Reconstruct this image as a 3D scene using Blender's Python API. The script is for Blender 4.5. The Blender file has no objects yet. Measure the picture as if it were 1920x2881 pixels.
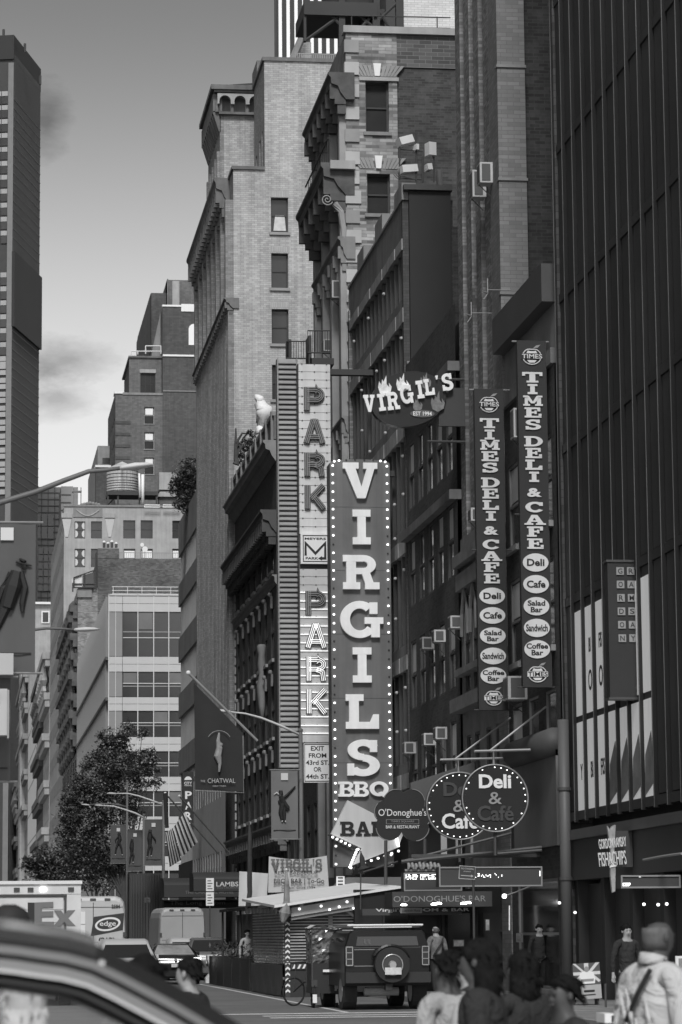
import bpy, math, random
from mathutils import Vector, Matrix
rnd = random.Random(7)
S = bpy.context.scene
C = S.collection
# ------------------------------------------------------------------ camera
FPX = 8300.0                      # focal length in pixels of a 1920 px wide frame
CAM = Vector((0, 0, 1.72))
_a = -0.0087
_Y = Vector((-0.1295, -0.14452, -1)).normalized()
_Z = Vector((_a, 1, -(0.14452 + 0.1295 * _a)))
_Z = (_Z - _Z.dot(_Y) * _Y).normalized()
_X = _Y.cross(_Z)
RC = Matrix((_X, _Y, _Z))
cam = bpy.data.cameras.new("camera")
cam.sensor_fit = 'HORIZONTAL'; cam.sensor_width = 36
cam.lens = FPX / 1920 * 36
cam.clip_start = 0.3; cam.clip_end = 6000
cam.dof.use_dof = True; cam.dof.focus_distance = 112; cam.dof.aperture_fstop = 7.5
camo = bpy.data.objects.new("camera", cam); C.objects.link(camo)
camo.matrix_world = Matrix.Translation(CAM) @ RC.to_4x4()
S.camera = camo
# ------------------------------------------------------------------ light
SUN_EL, SUN_AZ = math.radians(46), math.radians(188)   # azimuth clockwise from +Y (down the street)
w = bpy.data.worlds.new("World"); S.world = w; w.use_nodes = True
nt = w.node_tree; nt.nodes.clear()
def N(t, tree=None, **k):
    n = (tree or nt).nodes.new(t)
    for a, b in k.items(): setattr(n, a, b)
    return n
out = N('ShaderNodeOutputWorld'); bg = N('ShaderNodeBackground'); bg.inputs[1].default_value = 0.10
sky = N('ShaderNodeTexSky', sky_type='NISHITA'); sky.sun_disc = False
sky.sun_elevation = SUN_EL; sky.sun_rotation = SUN_AZ; sky.air_density = 1.0; sky.dust_density = 2.2; sky.altitude = 0
bw = N('ShaderNodeRGBToBW'); nt.links.new(sky.outputs[0], bw.inputs[0])
tc = N('ShaderNodeTexCoord')
def M_(op, a, b=None, c=None, tree=None, clamp=False):
    t = tree or nt
    n = t.nodes.new('ShaderNodeMath'); n.operation = op; n.use_clamp = clamp
    for i, v in enumerate((a, b, c)):
        if v is None: continue
        if isinstance(v, (int, float)): n.inputs[i].default_value = v
        else: t.links.new(v, n.inputs[i])
    return n.outputs[0]
sep = N('ShaderNodeSeparateXYZ'); nt.links.new(tc.outputs['Generated'], sep.inputs[0])
# the sky of the photograph deepens with height: a smooth fall-off that goes on all round
fall = N('ShaderNodeMapRange'); fall.interpolation_type = 'SMOOTHSTEP'
for i, v in enumerate((None, 0.16, 0.33, 0.80, 0.31)):
    if v is not None: fall.inputs[i].default_value = v
nt.links.new(sep.outputs['Z'], fall.inputs[0])
val = M_('MULTIPLY', bw.outputs[0], fall.outputs[0])
# a few small thin smoky clouds
nz = N('ShaderNodeTexNoise'); nz.inputs['Scale'].default_value = 30; nz.inputs['Detail'].default_value = 9; nz.inputs['Roughness'].default_value = 0.62
mp = N('ShaderNodeMapping'); mp.inputs['Scale'].default_value = (1, 1, 2.2)
nt.links.new(tc.outputs['Generated'], mp.inputs[0]); nt.links.new(mp.outputs[0], nz.inputs[0])
def cloud(val, px, py, rx, rz, amt):
    d = (RC @ Vector(((px-960)/FPX, (1440.5-py)/FPX, -1))).normalized()
    dx = M_('DIVIDE', M_('SUBTRACT', sep.outputs['X'], d.x), rx / FPX)
    dz = M_('DIVIDE', M_('SUBTRACT', sep.outputs['Z'], d.z), rz / FPX)
    front = M_('GREATER_THAN', sep.outputs['Y'], 0.0)
    r = M_('SQRT', M_('ADD', M_('MULTIPLY', dx, dx), M_('MULTIPLY', dz, dz)))
    r = M_('ADD', r, M_('MULTIPLY', M_('SUBTRACT', nz.outputs[0], 0.5), 2.4))
    f = M_('SUBTRACT', 1.0, r, clamp=True)
    f = M_('MULTIPLY', M_('MULTIPLY', f, front), amt)
    return M_('MULTIPLY', val, M_('SUBTRACT', 1.0, f))
val = cloud(val, 128, 350, 80, 120, 0.5)
val = cloud(val, 190, 1010, 190, 90, 0.45)
val = cloud(val, 160, 1120, 150, 80, 0.4)
nt.links.new(val, bg.inputs[0]); nt.links.new(bg.outputs[0], out.inputs[0])
sl = bpy.data.lights.new("sun", 'SUN'); sl.energy = 1.0; sl.angle = math.radians(14)
so = bpy.data.objects.new("sun", sl); C.objects.link(so)
sd = Vector((math.sin(SUN_AZ)*math.cos(SUN_EL), math.cos(SUN_AZ)*math.cos(SUN_EL), math.sin(SUN_EL)))
so.rotation_euler = sd.to_track_quat('Z', 'Y').to_euler()
S.view_settings.view_transform = 'Standard'; S.view_settings.look = 'None'
S.view_settings.exposure = 1.35; S.view_settings.gamma = 1
S.view_settings.use_curve_mapping = False
# ------------------------------------------------------------------ helpers
def ray(px, py): return RC @ Vector(((px-960)/FPX, (1440.5-py)/FPX, -1))
def P(px, py, Y):
    d = ray(px, py); return CAM + d * ((Y - CAM.y) / d.y)
def PX(px, py, X):
    d = ray(px, py); return CAM + d * ((X - CAM.x) / d.x)
def PG(px, py, z=0.0):
    d = ray(px, py); return CAM + d * ((z - CAM.z) / d.z)
def fy(px, py, X): return PX(px, py, X).y
MATS = {}
def mat(name, a, rough=0.8, brick=None, mott=0.18, ms=0.5, streak=0.0, spec=0.3, metal=0, emit=0, bump=0.0, fine=0.0, trans=0, wr=None):
    if name in MATS: return MATS[name]
    m = bpy.data.materials.new(name); m.use_nodes = True; MATS[name] = m
    t = m.node_tree; b = t.nodes['Principled BSDF']
    b.inputs['Roughness'].default_value = rough
    b.inputs['Specular IOR Level'].default_value = spec
    b.inputs['Metallic'].default_value = metal
    g = N('ShaderNodeNewGeometry', t); sp = N('ShaderNodeSeparateXYZ', t); t.links.new(g.outputs['Position'], sp.inputs[0])
    u = M_('ADD', sp.outputs[0], sp.outputs[1], tree=t)
    v = None
    def mul(x, y): return y if x is None else M_('MULTIPLY', x, y, tree=t)
    if mott:
        n = N('ShaderNodeTexNoise', t); n.inputs['Scale'].default_value = ms; n.inputs['Detail'].default_value = 6; n.inputs['Roughness'].default_value = 0.65
        t.links.new(g.outputs['Position'], n.inputs[0])
        v = mul(v, M_('MULTIPLY_ADD', n.outputs[0], 2*mott*2, 1-2*mott, tree=t))
    if streak:
        cx = N('ShaderNodeCombineXYZ', t)
        t.links.new(M_('MULTIPLY', u, 3.0, tree=t), cx.inputs[0]); t.links.new(M_('MULTIPLY', sp.outputs[2], 0.12, tree=t), cx.inputs[1])
        n = N('ShaderNodeTexNoise', t); n.inputs['Scale'].default_value = 1.0; n.inputs['Detail'].default_value = 4
        t.links.new(cx.outputs[0], n.inputs[0])
        v = mul(v, M_('MULTIPLY_ADD', n.outputs[0], 2*streak*2, 1-2*streak, tree=t))
    if fine:
        n = N('ShaderNodeTexNoise', t); n.inputs['Scale'].default_value = 9; n.inputs['Detail'].default_value = 3
        t.links.new(g.outputs['Position'], n.inputs[0])
        v = mul(v, M_('MULTIPLY_ADD', n.outputs[0], 4*fine, 1-2*fine, tree=t))
    if brick:
        bwid, bh, con, mortar = brick
        cx = N('ShaderNodeCombineXYZ', t); t.links.new(u, cx.inputs[0]); t.links.new(sp.outputs[2], cx.inputs[1])
        bt = N('ShaderNodeTexBrick', t); t.links.new(cx.outputs[0], bt.inputs['Vector'])
        bt.inputs['Scale'].default_value = 1; bt.inputs['Brick Width'].default_value = bwid; bt.inputs['Row Height'].default_value = bh
        bt.inputs['Mortar Size'].default_value = 0.010; bt.inputs['Mortar Smooth'].default_value = 0.3; bt.inputs['Bias'].default_value = 0
        bt.inputs['Color1'].default_value = (1-con,)*3 + (1,); bt.inputs['Color2'].default_value = (1+con,)*3 + (1,)
        bt.inputs['Mortar'].default_value = (mortar,)*3 + (1,)
        v = mul(v, M_('MULTIPLY', bt.outputs['Color'], 1.0, tree=t))
        if bump:
            bp = N('ShaderNodeBump', t); bp.inputs['Strength'].default_value = bump; bp.inputs['Distance'].default_value = 0.02; bp.invert = True
            t.links.new(bt.outputs['Fac'], bp.inputs['Height']); t.links.new(bp.outputs[0], b.inputs['Normal'])
    if wr:
        n = N('ShaderNodeTexNoise', t); n.inputs['Scale'].default_value = wr[0]; n.inputs['Detail'].default_value = 4; n.inputs['Distortion'].default_value = 1.2
        t.links.new(g.outputs['Position'], n.inputs[0])
        bp = N('ShaderNodeBump', t); bp.inputs['Strength'].default_value = 1.0; bp.inputs['Distance'].default_value = wr[1]
        t.links.new(n.outputs[0], bp.inputs['Height']); t.links.new(bp.outputs[0], b.inputs['Normal'])
    if v is None: b.inputs['Base Color'].default_value = (a, a, a, 1)
    else: t.links.new(M_('MULTIPLY', v, a, tree=t, clamp=True), b.inputs['Base Color'])
    if emit:
        b.inputs['Emission Color'].default_value = (1, 1, 1, 1); b.inputs['Emission Strength'].default_value = emit
    if trans:
        b.inputs['Transmission Weight'].default_value = trans; b.inputs['IOR'].default_value = 1.02
    return m
WM = {}
def link(o, parent=None, M=None):
    C.objects.link(o)
    M = M or Matrix.Identity(4)
    if parent is not None:
        o.parent = parent; o.matrix_local = WM[parent.name].inverted() @ M
    else: o.matrix_local = M
    WM[o.name] = M
    return o
def tag(o, label=None, cat=None, group=None, kind=None):
    if label: o['label'] = label
    if cat: o['category'] = cat
    if group: o['group'] = group
    if kind: o['kind'] = kind
    return o
def thing(name, label, cat, loc=(0, 0, 0), group=None, rz=0):
    o = bpy.data.objects.new(name, None); o.empty_display_size = 0.2
    link(o, None, Matrix.Translation(Vector(loc)) @ Matrix.Rotation(rz, 4, 'Z'))
    return tag(o, label, cat, group)
def inst(name, mesh, M, parent=None, label=None):
    o = bpy.data.objects.new(name, mesh); link(o, parent, M)
    if label: o['label'] = label
    return o
class MB:
    def __init__(s): s.v = []; s.f = []
    def add(s, vs, fs):
        k = len(s.v); s.v += [tuple(x) for x in vs]; s.f += [tuple(i+k for i in f) for f in fs]; return s
    def box(s, x0, x1, y0, y1, z0, z1):
        if x0 > x1: x0, x1 = x1, x0
        if y0 > y1: y0, y1 = y1, y0
        if z0 > z1: z0, z1 = z1, z0
        return s.add([(x0,y0,z0),(x1,y0,z0),(x1,y1,z0),(x0,y1,z0),(x0,y0,z1),(x1,y0,z1),(x1,y1,z1),(x0,y1,z1)],
              [(0,3,2,1),(4,5,6,7),(0,1,5,4),(1,2,6,5),(2,3,7,6),(3,0,4,7)])
    def prism(s, pts, y0, y1):      # pts (x,z), extruded along y (front at y0 faces -y)
        n = len(pts)
        ar = sum(pts[i][0]*pts[(i+1)%n][1] - pts[(i+1)%n][0]*pts[i][1] for i in range(n))
        if ar < 0: pts = pts[::-1]
        return s.add([(p[0], y0, p[1]) for p in pts] + [(p[0], y1, p[1]) for p in pts],
              [tuple(range(n)), tuple(range(2*n-1, n-1, -1))] + [(i, i+n, (i+1) % n + n, (i+1) % n) for i in range(n)])
    def prismx(s, pts, x0, x1):     # pts (y,z), extruded along x
        n = len(pts)
        ar = sum(pts[i][0]*pts[(i+1)%n][1] - pts[(i+1)%n][0]*pts[i][1] for i in range(n))
        if ar > 0: pts = pts[::-1]
        return s.add([(x0, p[0], p[1]) for p in pts] + [(x1, p[0], p[1]) for p in pts],
              [tuple(range(n)), tuple(range(2*n-1, n-1, -1))] + [(i, i+n, (i+1) % n + n, (i+1) % n) for i in range(n)])
    def tube(s, path, r, n=8, cap=True):
        path = [Vector(p) for p in path]; rs = r if isinstance(r, (list, tuple)) else [r]*len(path)
        k = len(s.v); m = len(path)
        for i, p in enumerate(path):
            d = (path[min(i+1, m-1)] - path[max(i-1, 0)]).normalized()
            up = Vector((0, 0, 1)) if abs(d.z) < .9 else Vector((0, 1, 0))
            a = d.cross(up).normalized(); b = a.cross(d).normalized()
            for j in range(n):
                t = 2*math.pi*j/n; s.v.append(tuple(p + (a*math.cos(t) + b*math.sin(t))*rs[i]))
        for i in range(m-1):
            for j in range(n):
                s.f.append((k+i*n+j, k+i*n+(j+1) % n, k+(i+1)*n+(j+1) % n, k+(i+1)*n+j))
        if cap: s.f.append(tuple(k+j for j in range(n))[::-1]); s.f.append(tuple(k+(m-1)*n+j for j in range(n)))
        return s
    def ring(s, rings):             # loft through closed rings of equal count
        k = len(s.v); n = len(rings[0])
        for r in rings: s.v += [tuple(p) for p in r]
        for i in range(len(rings)-1):
            for j in range(n):
                s.f.append((k+i*n+j, k+i*n+(j+1) % n, k+(i+1)*n+(j+1) % n, k+(i+1)*n+j))
        s.f.append(tuple(k+j for j in range(n))[::-1]); s.f.append(tuple(k+(len(rings)-1)*n+j for j in range(n)))
        return s
    def ball(s, c, r, n=8, m=6, sz=1.0):
        c = Vector(c); k = len(s.v)
        rings = []
        for i in range(1, m):
            a = math.pi*i/m
            rings.append([c + Vector((math.sin(a)*math.cos(2*math.pi*j/n)*r, math.sin(a)*math.sin(2*math.pi*j/n)*r, -math.cos(a)*r*sz)) for j in range(n)])
        return s.ring(rings)
    def cyl(s, c, r, h, n=16, r2=None, axis='z'):
        r2 = r if r2 is None else r2; c = Vector(c)
        def pt(rr, t, q):
            a, b = rr*math.cos(t), rr*math.sin(t)
            return c + (Vector((a, b, q)) if axis == 'z' else Vector((a, q, b)) if axis == 'y' else Vector((q, a, b)))
        return s.ring([[pt(r, 2*math.pi*j/n, 0) for j in range(n)], [pt(r2, 2*math.pi*j/n, h) for j in range(n)]])
    def mesh(s, name, m=None, smooth=False):
        me = bpy.data.meshes.new(name); me.from_pydata(s.v, [], s.f)
        if m: me.materials.append(m)
        if smooth: me.shade_smooth() if hasattr(me, 'shade_smooth') else None
        me.update(); return me
    def build(s, name, m, parent=None, label=None, smooth=False, M=None, world=True):
        """vertices are world coordinates; stored relative to the parent's origin"""
        if parent is not None and M is None: M = WM[parent.name]
        M = M or Matrix.Identity(4)
        if world and M != Matrix.Identity(4):
            inv = M.inverted(); s.v = [tuple(inv @ Vector(p)) for p in s.v]
        me = s.mesh(name, m, smooth)
        o = bpy.data.objects.new(name, me); link(o, parent, M)
        if label: o['label'] = label
        return o
def solo(mb, name, m, label, cat, group=None, kind=None, smooth=False):
    """a thing that is one mesh, its origin at the foot of its own geometry"""
    xs = [p[0] for p in mb.v]; ys = [p[1] for p in mb.v]; zs = [p[2] for p in mb.v]
    M = Matrix.Translation(((min(xs)+max(xs))/2, (min(ys)+max(ys))/2, min(zs)))
    o = mb.build(name, m, None, None, smooth, M); return tag(o, label, cat, group, kind)
def struct(mb, name, m): o = mb.build(name, m); o['kind'] = 'structure'; return o
_front = lambda x, y, z: Matrix.Translation((x, y, z))
_side = lambda x, y, z: Matrix.Translation((x, y, z)) @ Matrix.Rotation(-math.pi/2, 4, 'Z')
def wallmesh(w, h, holes, depth):
    xs = sorted({0, w, *[a for q in holes for a in q[:2]]}); zs = sorted({0, h, *[a for q in holes for a in q[2:4]]})
    mb = MB(); idx = {}
    def vid(x, z):
        if (x, z) not in idx: idx[(x, z)] = len(mb.v); mb.v.append((x, 0, z))
        return idx[(x, z)]
    for i in range(len(xs)-1):
        for j in range(len(zs)-1):
            cx, cz = (xs[i]+xs[i+1])/2, (zs[j]+zs[j+1])/2
            if any(q[0] < cx < q[1] and q[2] < cz < q[3] for q in holes): continue
            mb.f.append((vid(xs[i], zs[j]), vid(xs[i+1], zs[j]), vid(xs[i+1], zs[j+1]), vid(xs[i], zs[j+1])))
    for q in holes:
        x0, x1, z0, z1 = q[:4]; d = depth
        mb.add([(x0,0,z0),(x1,0,z0),(x1,0,z1),(x0,0,z1),(x0,d,z0),(x1,d,z0),(x1,d,z1),(x0,d,z1)], [(0,4,5,1),(1,5,6,2),(2,6,7,3),(3,7,4,0)])
    return mb
_wc = {}
def winmesh(w, h, style, fm, gm):
    k = (round(w, 2), round(h, 2), style, fm.name, gm.name)
    if k in _wc: return _wc[k]
    f = MB(); t = min(0.07, w*.07); y0, y1 = 0.0, 0.08
    f.box(-w/2, -w/2+t, y0, y1, 0, h).box(w/2-t, w/2, y0, y1, 0, h).box(-w/2+t, w/2-t, y0, y1, 0, t).box(-w/2+t, w/2-t, y0, y1, h-t, h)
    if style in ('sash', 'blind', 'curtain'): f.box(-w/2+t, w/2-t, y0-.01, y1-.01, h*.5-t*.5, h*.5+t*.5)
    if style == 'grid':
        for i in (1, 2): f.box(-w/2+w*i/3-t/4, -w/2+w*i/3+t/4, y0+.01, y1, t, h-t)
        f.box(-w/2+t, w/2-t, y0+.02, y1, h*.5-t/4, h*.5+t/4)
    if style == 'six':
        for i in range(1, 6): f.box(-w/2+t, w/2-t, y0+.02, y1, h*i/6-t/4, h*i/6+t/4)
        for i in (1, 2): f.box(-w/2+w*i/3-t/4, -w/2+w*i/3+t/4, y0+.01, y1, t, h-t)
    g = MB().box(-w/2+t, w/2-t, .05, .07, t, h-t)
    _wc[k] = (f.mesh('window', fm), g.mesh('pane', gm)); return _wc[k]
def window(parent, M, x, z, w, h, depth, style, fm, gm, label=None, sill=None):
    f, g = winmesh(w, h, style, fm, gm)
    W = M @ Matrix.Translation((x, depth-.1, z))
    o = inst('window', f, W, parent, label); inst('pane', g, W, o)
    if style == 'blind':
        inst('blind', blindmesh(w, h), W, o)
    if sill:
        inst('sill', sillmesh(w, sill), M @ Matrix.Translation((x, 0, z)), o)
    return o
_bc = {}
def blindmesh(w, h):
    k = (round(w, 2), round(h, 2))
    if k not in _bc: _bc[k] = MB().box(-w*.42, w*.42, .035, .045, h*.55, h*.95).mesh('blind', mat('blind', .55, .8, mott=0))
    return _bc[k]
def sillmesh(w, m):
    k = ('s', round(w, 2), m.name)
    if k not in _bc: _bc[k] = MB().box(-w/2-.1, w/2+.1, -.12, .1, -.16, -.003).mesh('sill', m)
    return _bc[k]
def wall(parent, M, w, h, holes, m, depth=.25, name='wall', fill=None, fm=None, gm=None, sill=None, styles=None):
    mb = wallmesh(w, h, holes, depth)
    me = mb.mesh(name, m)
    o = inst(name, me, M, parent)
    if fill:
        for i, q in enumerate(holes):
            st = styles(i) if styles else fill
            window(parent, M, (q[0]+q[1])/2, q[2], q[1]-q[0], q[3]-q[2], depth, st, fm, gm, sill=sill)
    return o
def core(parent, x0, x1, y0, y1, z0, z1, m, inset=.3, name='roof'):
    return MB().box(x0+inset, x1, y0+inset, y1-.02, z0, z1-.35).build(name, m, parent)
_tc = {}
def textmesh(s, size, m, ext=.01, bold=0.0, xs=1.0, sp=1.0, align='CENTER', shear=0):
    k = (s, round(size, 3), m.name, ext, bold, xs, sp, align, shear)
    if k in _tc: return _tc[k]
    cu = bpy.data.curves.new('lettering', 'FONT'); cu.body = s; cu.size = size; cu.extrude = ext; cu.offset = bold*size
    cu.align_x = align; cu.space_character = sp; cu.resolution_u = 3; cu.space_line = .85; cu.shear = shear
    o = bpy.data.objects.new('tmp', cu); C.objects.link(o)
    me = bpy.data.meshes.new_from_object(o)
    bpy.data.objects.remove(o); bpy.data.curves.remove(cu)
    me.name = 'lettering'
    zs = [v.co.y for v in me.vertices] or [0]; c = (min(zs)+max(zs))/2
    me.transform(Matrix(((xs,0,0,0),(0,0,-1,0),(0,1,0,-c),(0,0,0,1))))
    me.materials.clear(); me.materials.append(m)
    _tc[k] = me; return me
def text(s, pos, size, m, parent, ext=.01, bold=0.0, xs=1.0, sp=1.0, side=False, name='lettering', rot=0, rz=None, fit=None, shear=0):
    """pos: centre of the text's face; fit: wished (width, height)"""
    me = textmesh(s, size, m, ext, bold, xs, sp, shear=shear)
    M = Matrix.Translation(Vector(pos))
    if side: M = M @ Matrix.Rotation(-math.pi/2, 4, 'Z')
    if rz is not None: M = M @ Matrix.Rotation(rz, 4, 'Z')
    if rot: M = M @ Matrix.Rotation(-rot, 4, 'Y')
    if fit:
        X = [v.co.x for v in me.vertices]; Z = [v.co.z for v in me.vertices]
        me = me.copy(); wx, hz = max(X)-min(X), max(Z)-min(Z); cx = (max(X)+min(X))/2
        fx = fit[0]/wx if fit[0] else fit[1]/hz; fz = fit[1]/hz if fit[1] else fx
        me.transform(Matrix.Diagonal((fx, 1, fz, 1)) @ Matrix.Translation((-cx, 0, 0)))
    return inst(name, me, M, parent)
# slab serif capitals, each a list of strokes; a stroke is a list of quads in a cell 1 high
def _R(x0, y0, x1, y1): return [[(x0,y0),(x1,y0),(x1,y1),(x0,y1)]]
def _Q(*p): return [list(p)]
def _A(cx, cy, rx, ry, ix, iy, a0, a1, n=18):
    q = []
    for i in range(n):
        t0, t1 = math.radians(a0+(a1-a0)*i/n), math.radians(a0+(a1-a0)*(i+1)/n)
        q.append([(cx+ix*math.cos(t0), cy+iy*math.sin(t0)), (cx+rx*math.cos(t0), cy+ry*math.sin(t0)),
                  (cx+rx*math.cos(t1), cy+ry*math.sin(t1)), (cx+ix*math.cos(t1), cy+iy*math.sin(t1))])
    return q
SLAB = {
 'I': (.56, [_R(.15,.1,.41,.9), _R(0,0,.56,.2), _R(0,.8,.56,1)]),
 'V': (.98, [_R(0,.83,.45,1), _R(.58,.83,.98,1), _Q((.06,.84),(.36,.84),(.62,.0),(.40,.0)), _Q((.68,.84),(.90,.84),(.64,0),(.44,0))]),
 'R': (1.06, [_R(.1,.1,.38,.9), _R(0,0,.50,.2), _R(0,.81,.60,1), _A(.6,.72,.36,.28,.12,.1,-90,90,12), _R(.38,.44,.60,.62), _Q((.55,.46),(.78,.50),(.92,.1),(.66,.1)), _R(.64,0,1.06,.2)]),
 'G': (1.2, [_A(.54,.5,.54,.52,.27,.31,48,322,26), _R(.82,.66,1.04,.98), _R(.68,.38,1.2,.56), _R(.86,.0,1.1,.4)]),
 'L': (.96, [_R(.1,.1,.38,.9), _R(0,.81,.52,1), _R(0,0,.96,.2), _Q((.70,.19),(.96,.19),(.96,.42),(.80,.42))]),
 'S': (.95, [_A(.48,.72,.44,.29,.17,.11,25,275,20), _A(.47,.29,.46,.30,.18,.11,-158,92,20), _R(.66,.66,.86,.99), _R(.03,.01,.22,.34)]),
 'B': (.98, [_R(.1,.1,.36,.9), _R(0,0,.6,.17), _R(0,.83,.58,1), _A(.58,.74,.32,.26,.1,.1,-90,90,12), _A(.6,.26,.37,.28,.13,.1,-90,90,12), _R(.36,.44,.6,.57)]),
 'Q': (1.16, [_A(.54,.52,.54,.50,.28,.3,0,360,30), _Q((.5,.28),(.68,.34),(1.0,.02),(.78,-.04)), _R(.8,-.05,1.16,.1)]),
 'T': (.96, [_R(.34,.1,.62,.9), _R(0,.82,.96,1), _R(0,.64,.14,.84), _R(.82,.64,.96,.84), _R(.2,0,.76,.17)]),
 'M': (1.2, [_R(.1,.1,.3,.9), _R(.86,.1,1.12,.9), _Q((.06,.98),(.36,.98),(.68,.24),(.50,.24)), _Q((.84,.98),(1.14,.98),(.70,.24),(.54,.24)), _R(0,0,.42,.17), _R(.74,0,1.22,.17), _R(0,.83,.3,1), _R(.9,.83,1.2,1)]),
 'E': (.92, [_R(.1,.1,.38,.9), _R(0,.83,.86,1), _R(0,0,.92,.17), _R(.38,.43,.6,.58), _R(.7,.62,.86,.85), _R(.76,.15,.92,.38), _R(.54,.34,.66,.68)]),
 'F': (.88, [_R(.1,.1,.38,.9), _R(0,.83,.86,1), _R(0,0,.52,.17), _R(.38,.43,.6,.58), _R(.7,.6,.86,.85), _R(.54,.33,.66,.68)]),
 'D': (1.04, [_R(.1,.1,.38,.9), _R(0,.83,.5,1), _R(0,0,.5,.17), _A(.5,.5,.54,.5,.27,.33,-90,90,16)]),
 'C': (1.0, [_A(.52,.5,.52,.52,.25,.32,40,325,24), _R(.74,.62,.94,.97)]),
 'A': (1.1, [_Q((.38,1),(.62,1),(.32,.12),(.1,.12)), _Q((.44,1),(.68,1),(1.02,.12),(.72,.12)), _R(.3,.30,.78,.44), _R(0,0,.46,.16), _R(.6,0,1.12,.16)]),
 "'": (.26, [_Q((0,1),(.24,1),(.14,.62),(.04,.62))]),
}
_sc = {}
def slabmesh(ch, H, W, m, ext):
    k = (ch, round(H, 3), round(W, 3), m.name, ext)
    if k in _sc: return _sc[k]
    w_, st = SLAB[ch]; mb = MB()
    for i, q in enumerate(st):
        for p in q:
            mb.prism([((x - w_/2)*W/w_, (y-.5)*H) for x, y in p], -ext - .0025*i, 0)
    _sc[k] = mb.mesh('letter', m); return _sc[k]
def slab(ch, c, H, W, m, parent, ext=.08, rot=0, rz=0):
    M = Matrix.Translation(Vector(c)) @ Matrix.Rotation(rz, 4, 'Z') @ Matrix.Rotation(-rot, 4, 'Y')
    return inst('letter', slabmesh(ch, H, W, m, ext), M, parent)
def pxw(dpx, Y): return dpx * Y / FPX
# ------------------------------------------------------------------ materials
asphalt = mat('asphalt', .15, .75, mott=.25, ms=.35, fine=.12, spec=.35)
concrete_w = mat('sidewalk_concrete', .22, .85, mott=.2, ms=.8, fine=.08)
kerbm = mat('kerb_stone', .28, .8)
paint = mat('road_paint', .6, .7, mott=.3, ms=3)
glass = mat('window_glass', .042, .12, mott=.3, ms=.3, spec=.5)
glass2 = mat('office_glass', .045, .1, mott=.35, ms=.25, spec=.5)
dglass = mat('dark_tower_glass', .055, .5, mott=.3, ms=.2, spec=.12)
frame_d = mat('dark_frame', .055, .6, mott=.1)
frame_l = mat('light_frame', .5, .6, mott=.1)
tar = mat('roof_tar', .05, .95)
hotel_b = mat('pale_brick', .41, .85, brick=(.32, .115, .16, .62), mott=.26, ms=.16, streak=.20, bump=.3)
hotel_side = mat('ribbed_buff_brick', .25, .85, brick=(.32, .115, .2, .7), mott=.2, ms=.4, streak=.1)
brown_b = mat('brown_brick', .20, .88, brick=(.30, .10, .35, .75), mott=.25, ms=.8, streak=.1, bump=.3)
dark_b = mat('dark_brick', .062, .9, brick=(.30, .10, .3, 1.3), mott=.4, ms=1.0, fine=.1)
pale_strip = mat('glazed_brick', .20, .7, brick=(.36, .12, .16, .75), mott=.12, ms=1.2, streak=.06, bump=.3)
mott_b = mat('weathered_stone_brick', .26, .85, brick=(.55, .13, .55, .7), mott=.45, ms=1.1, bump=.3)
stone = mat('limestone', .36, .8, mott=.2, ms=.5, streak=.12)
stone_d = mat('sooty_limestone', .16, .85, mott=.35, ms=.9, streak=.15)
stone_g = mat('grey_stone', .24, .85, mott=.2, ms=.7, streak=.12)
black = mat('matt_black', .06, .7, mott=.1)
black_g = mat('gloss_black', .035, .3, mott=.1, spec=.4)
metal_d = mat('dark_metal', .075, .5, mott=.15)
metal_g = mat('galvanised_metal', .30, .45, mott=.15, metal=.3)
metal_w = mat('white_metal', .72, .5, mott=.08)
white = mat('white_enamel', .8, .5, mott=.05, streak=.04)
bulb_on = mat('lit_bulb', .9, .4, mott=0, emit=1.0)
bulb_off = mat('unlit_bulb', .06, .3, mott=0)
F = 15.0
# ------------------------------------------------------------------ ground
struct(MB().box(-600, 900, -60, 5000, -.5, -.02), 'ground', asphalt)
struct(MB().box(-.6, 11.4, -30, 1500, -.3, 0.0), 'road', asphalt)
struct(MB().box(11.55, 15.3, 30, 1500, -.3, .14), 'sidewalk', concrete_w)
struct(MB().box(-5.5, -.75, 30, 1500, -.3, .14), 'sidewalk', concrete_w)
for (a, b) in ((11.4, 11.55), (-.75, -.6)):
    k = struct(MB().box(a, b, 30, 1500, -.3, .145), 'kerb', kerbm)
ln = MB()
ln.box(8.55, 8.67, 66.3, 140, 0, .004)
struct(ln, 'lane_line', paint)
struct(MB().box(4.5, 11.3, 65.6, 66.0, 0, .004).box(6.5, 11.3, 63.9, 64.2, 0, .004).box(6.5, 11.3, 62.4, 62.7, 0, .004), 'crosswalk_line', paint)
for yy in range(20, 60, 8):
    struct(MB().box(-12, 20, yy, yy+.12, 0, .004), 'avenue_lane_line', paint)
# sidewalk flags (joints) near the kerb of the corner
for i in range(14):
    for j in range(2):
        inst('flagstone', _bc.setdefault('flag', MB().box(.01, 1.84, .01, 1.48, .0, .012).mesh('flagstone', concrete_w)),
             Matrix.Translation((11.58+1.86*j, 60+1.5*i, .14)), None)['kind'] = 'structure'
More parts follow.
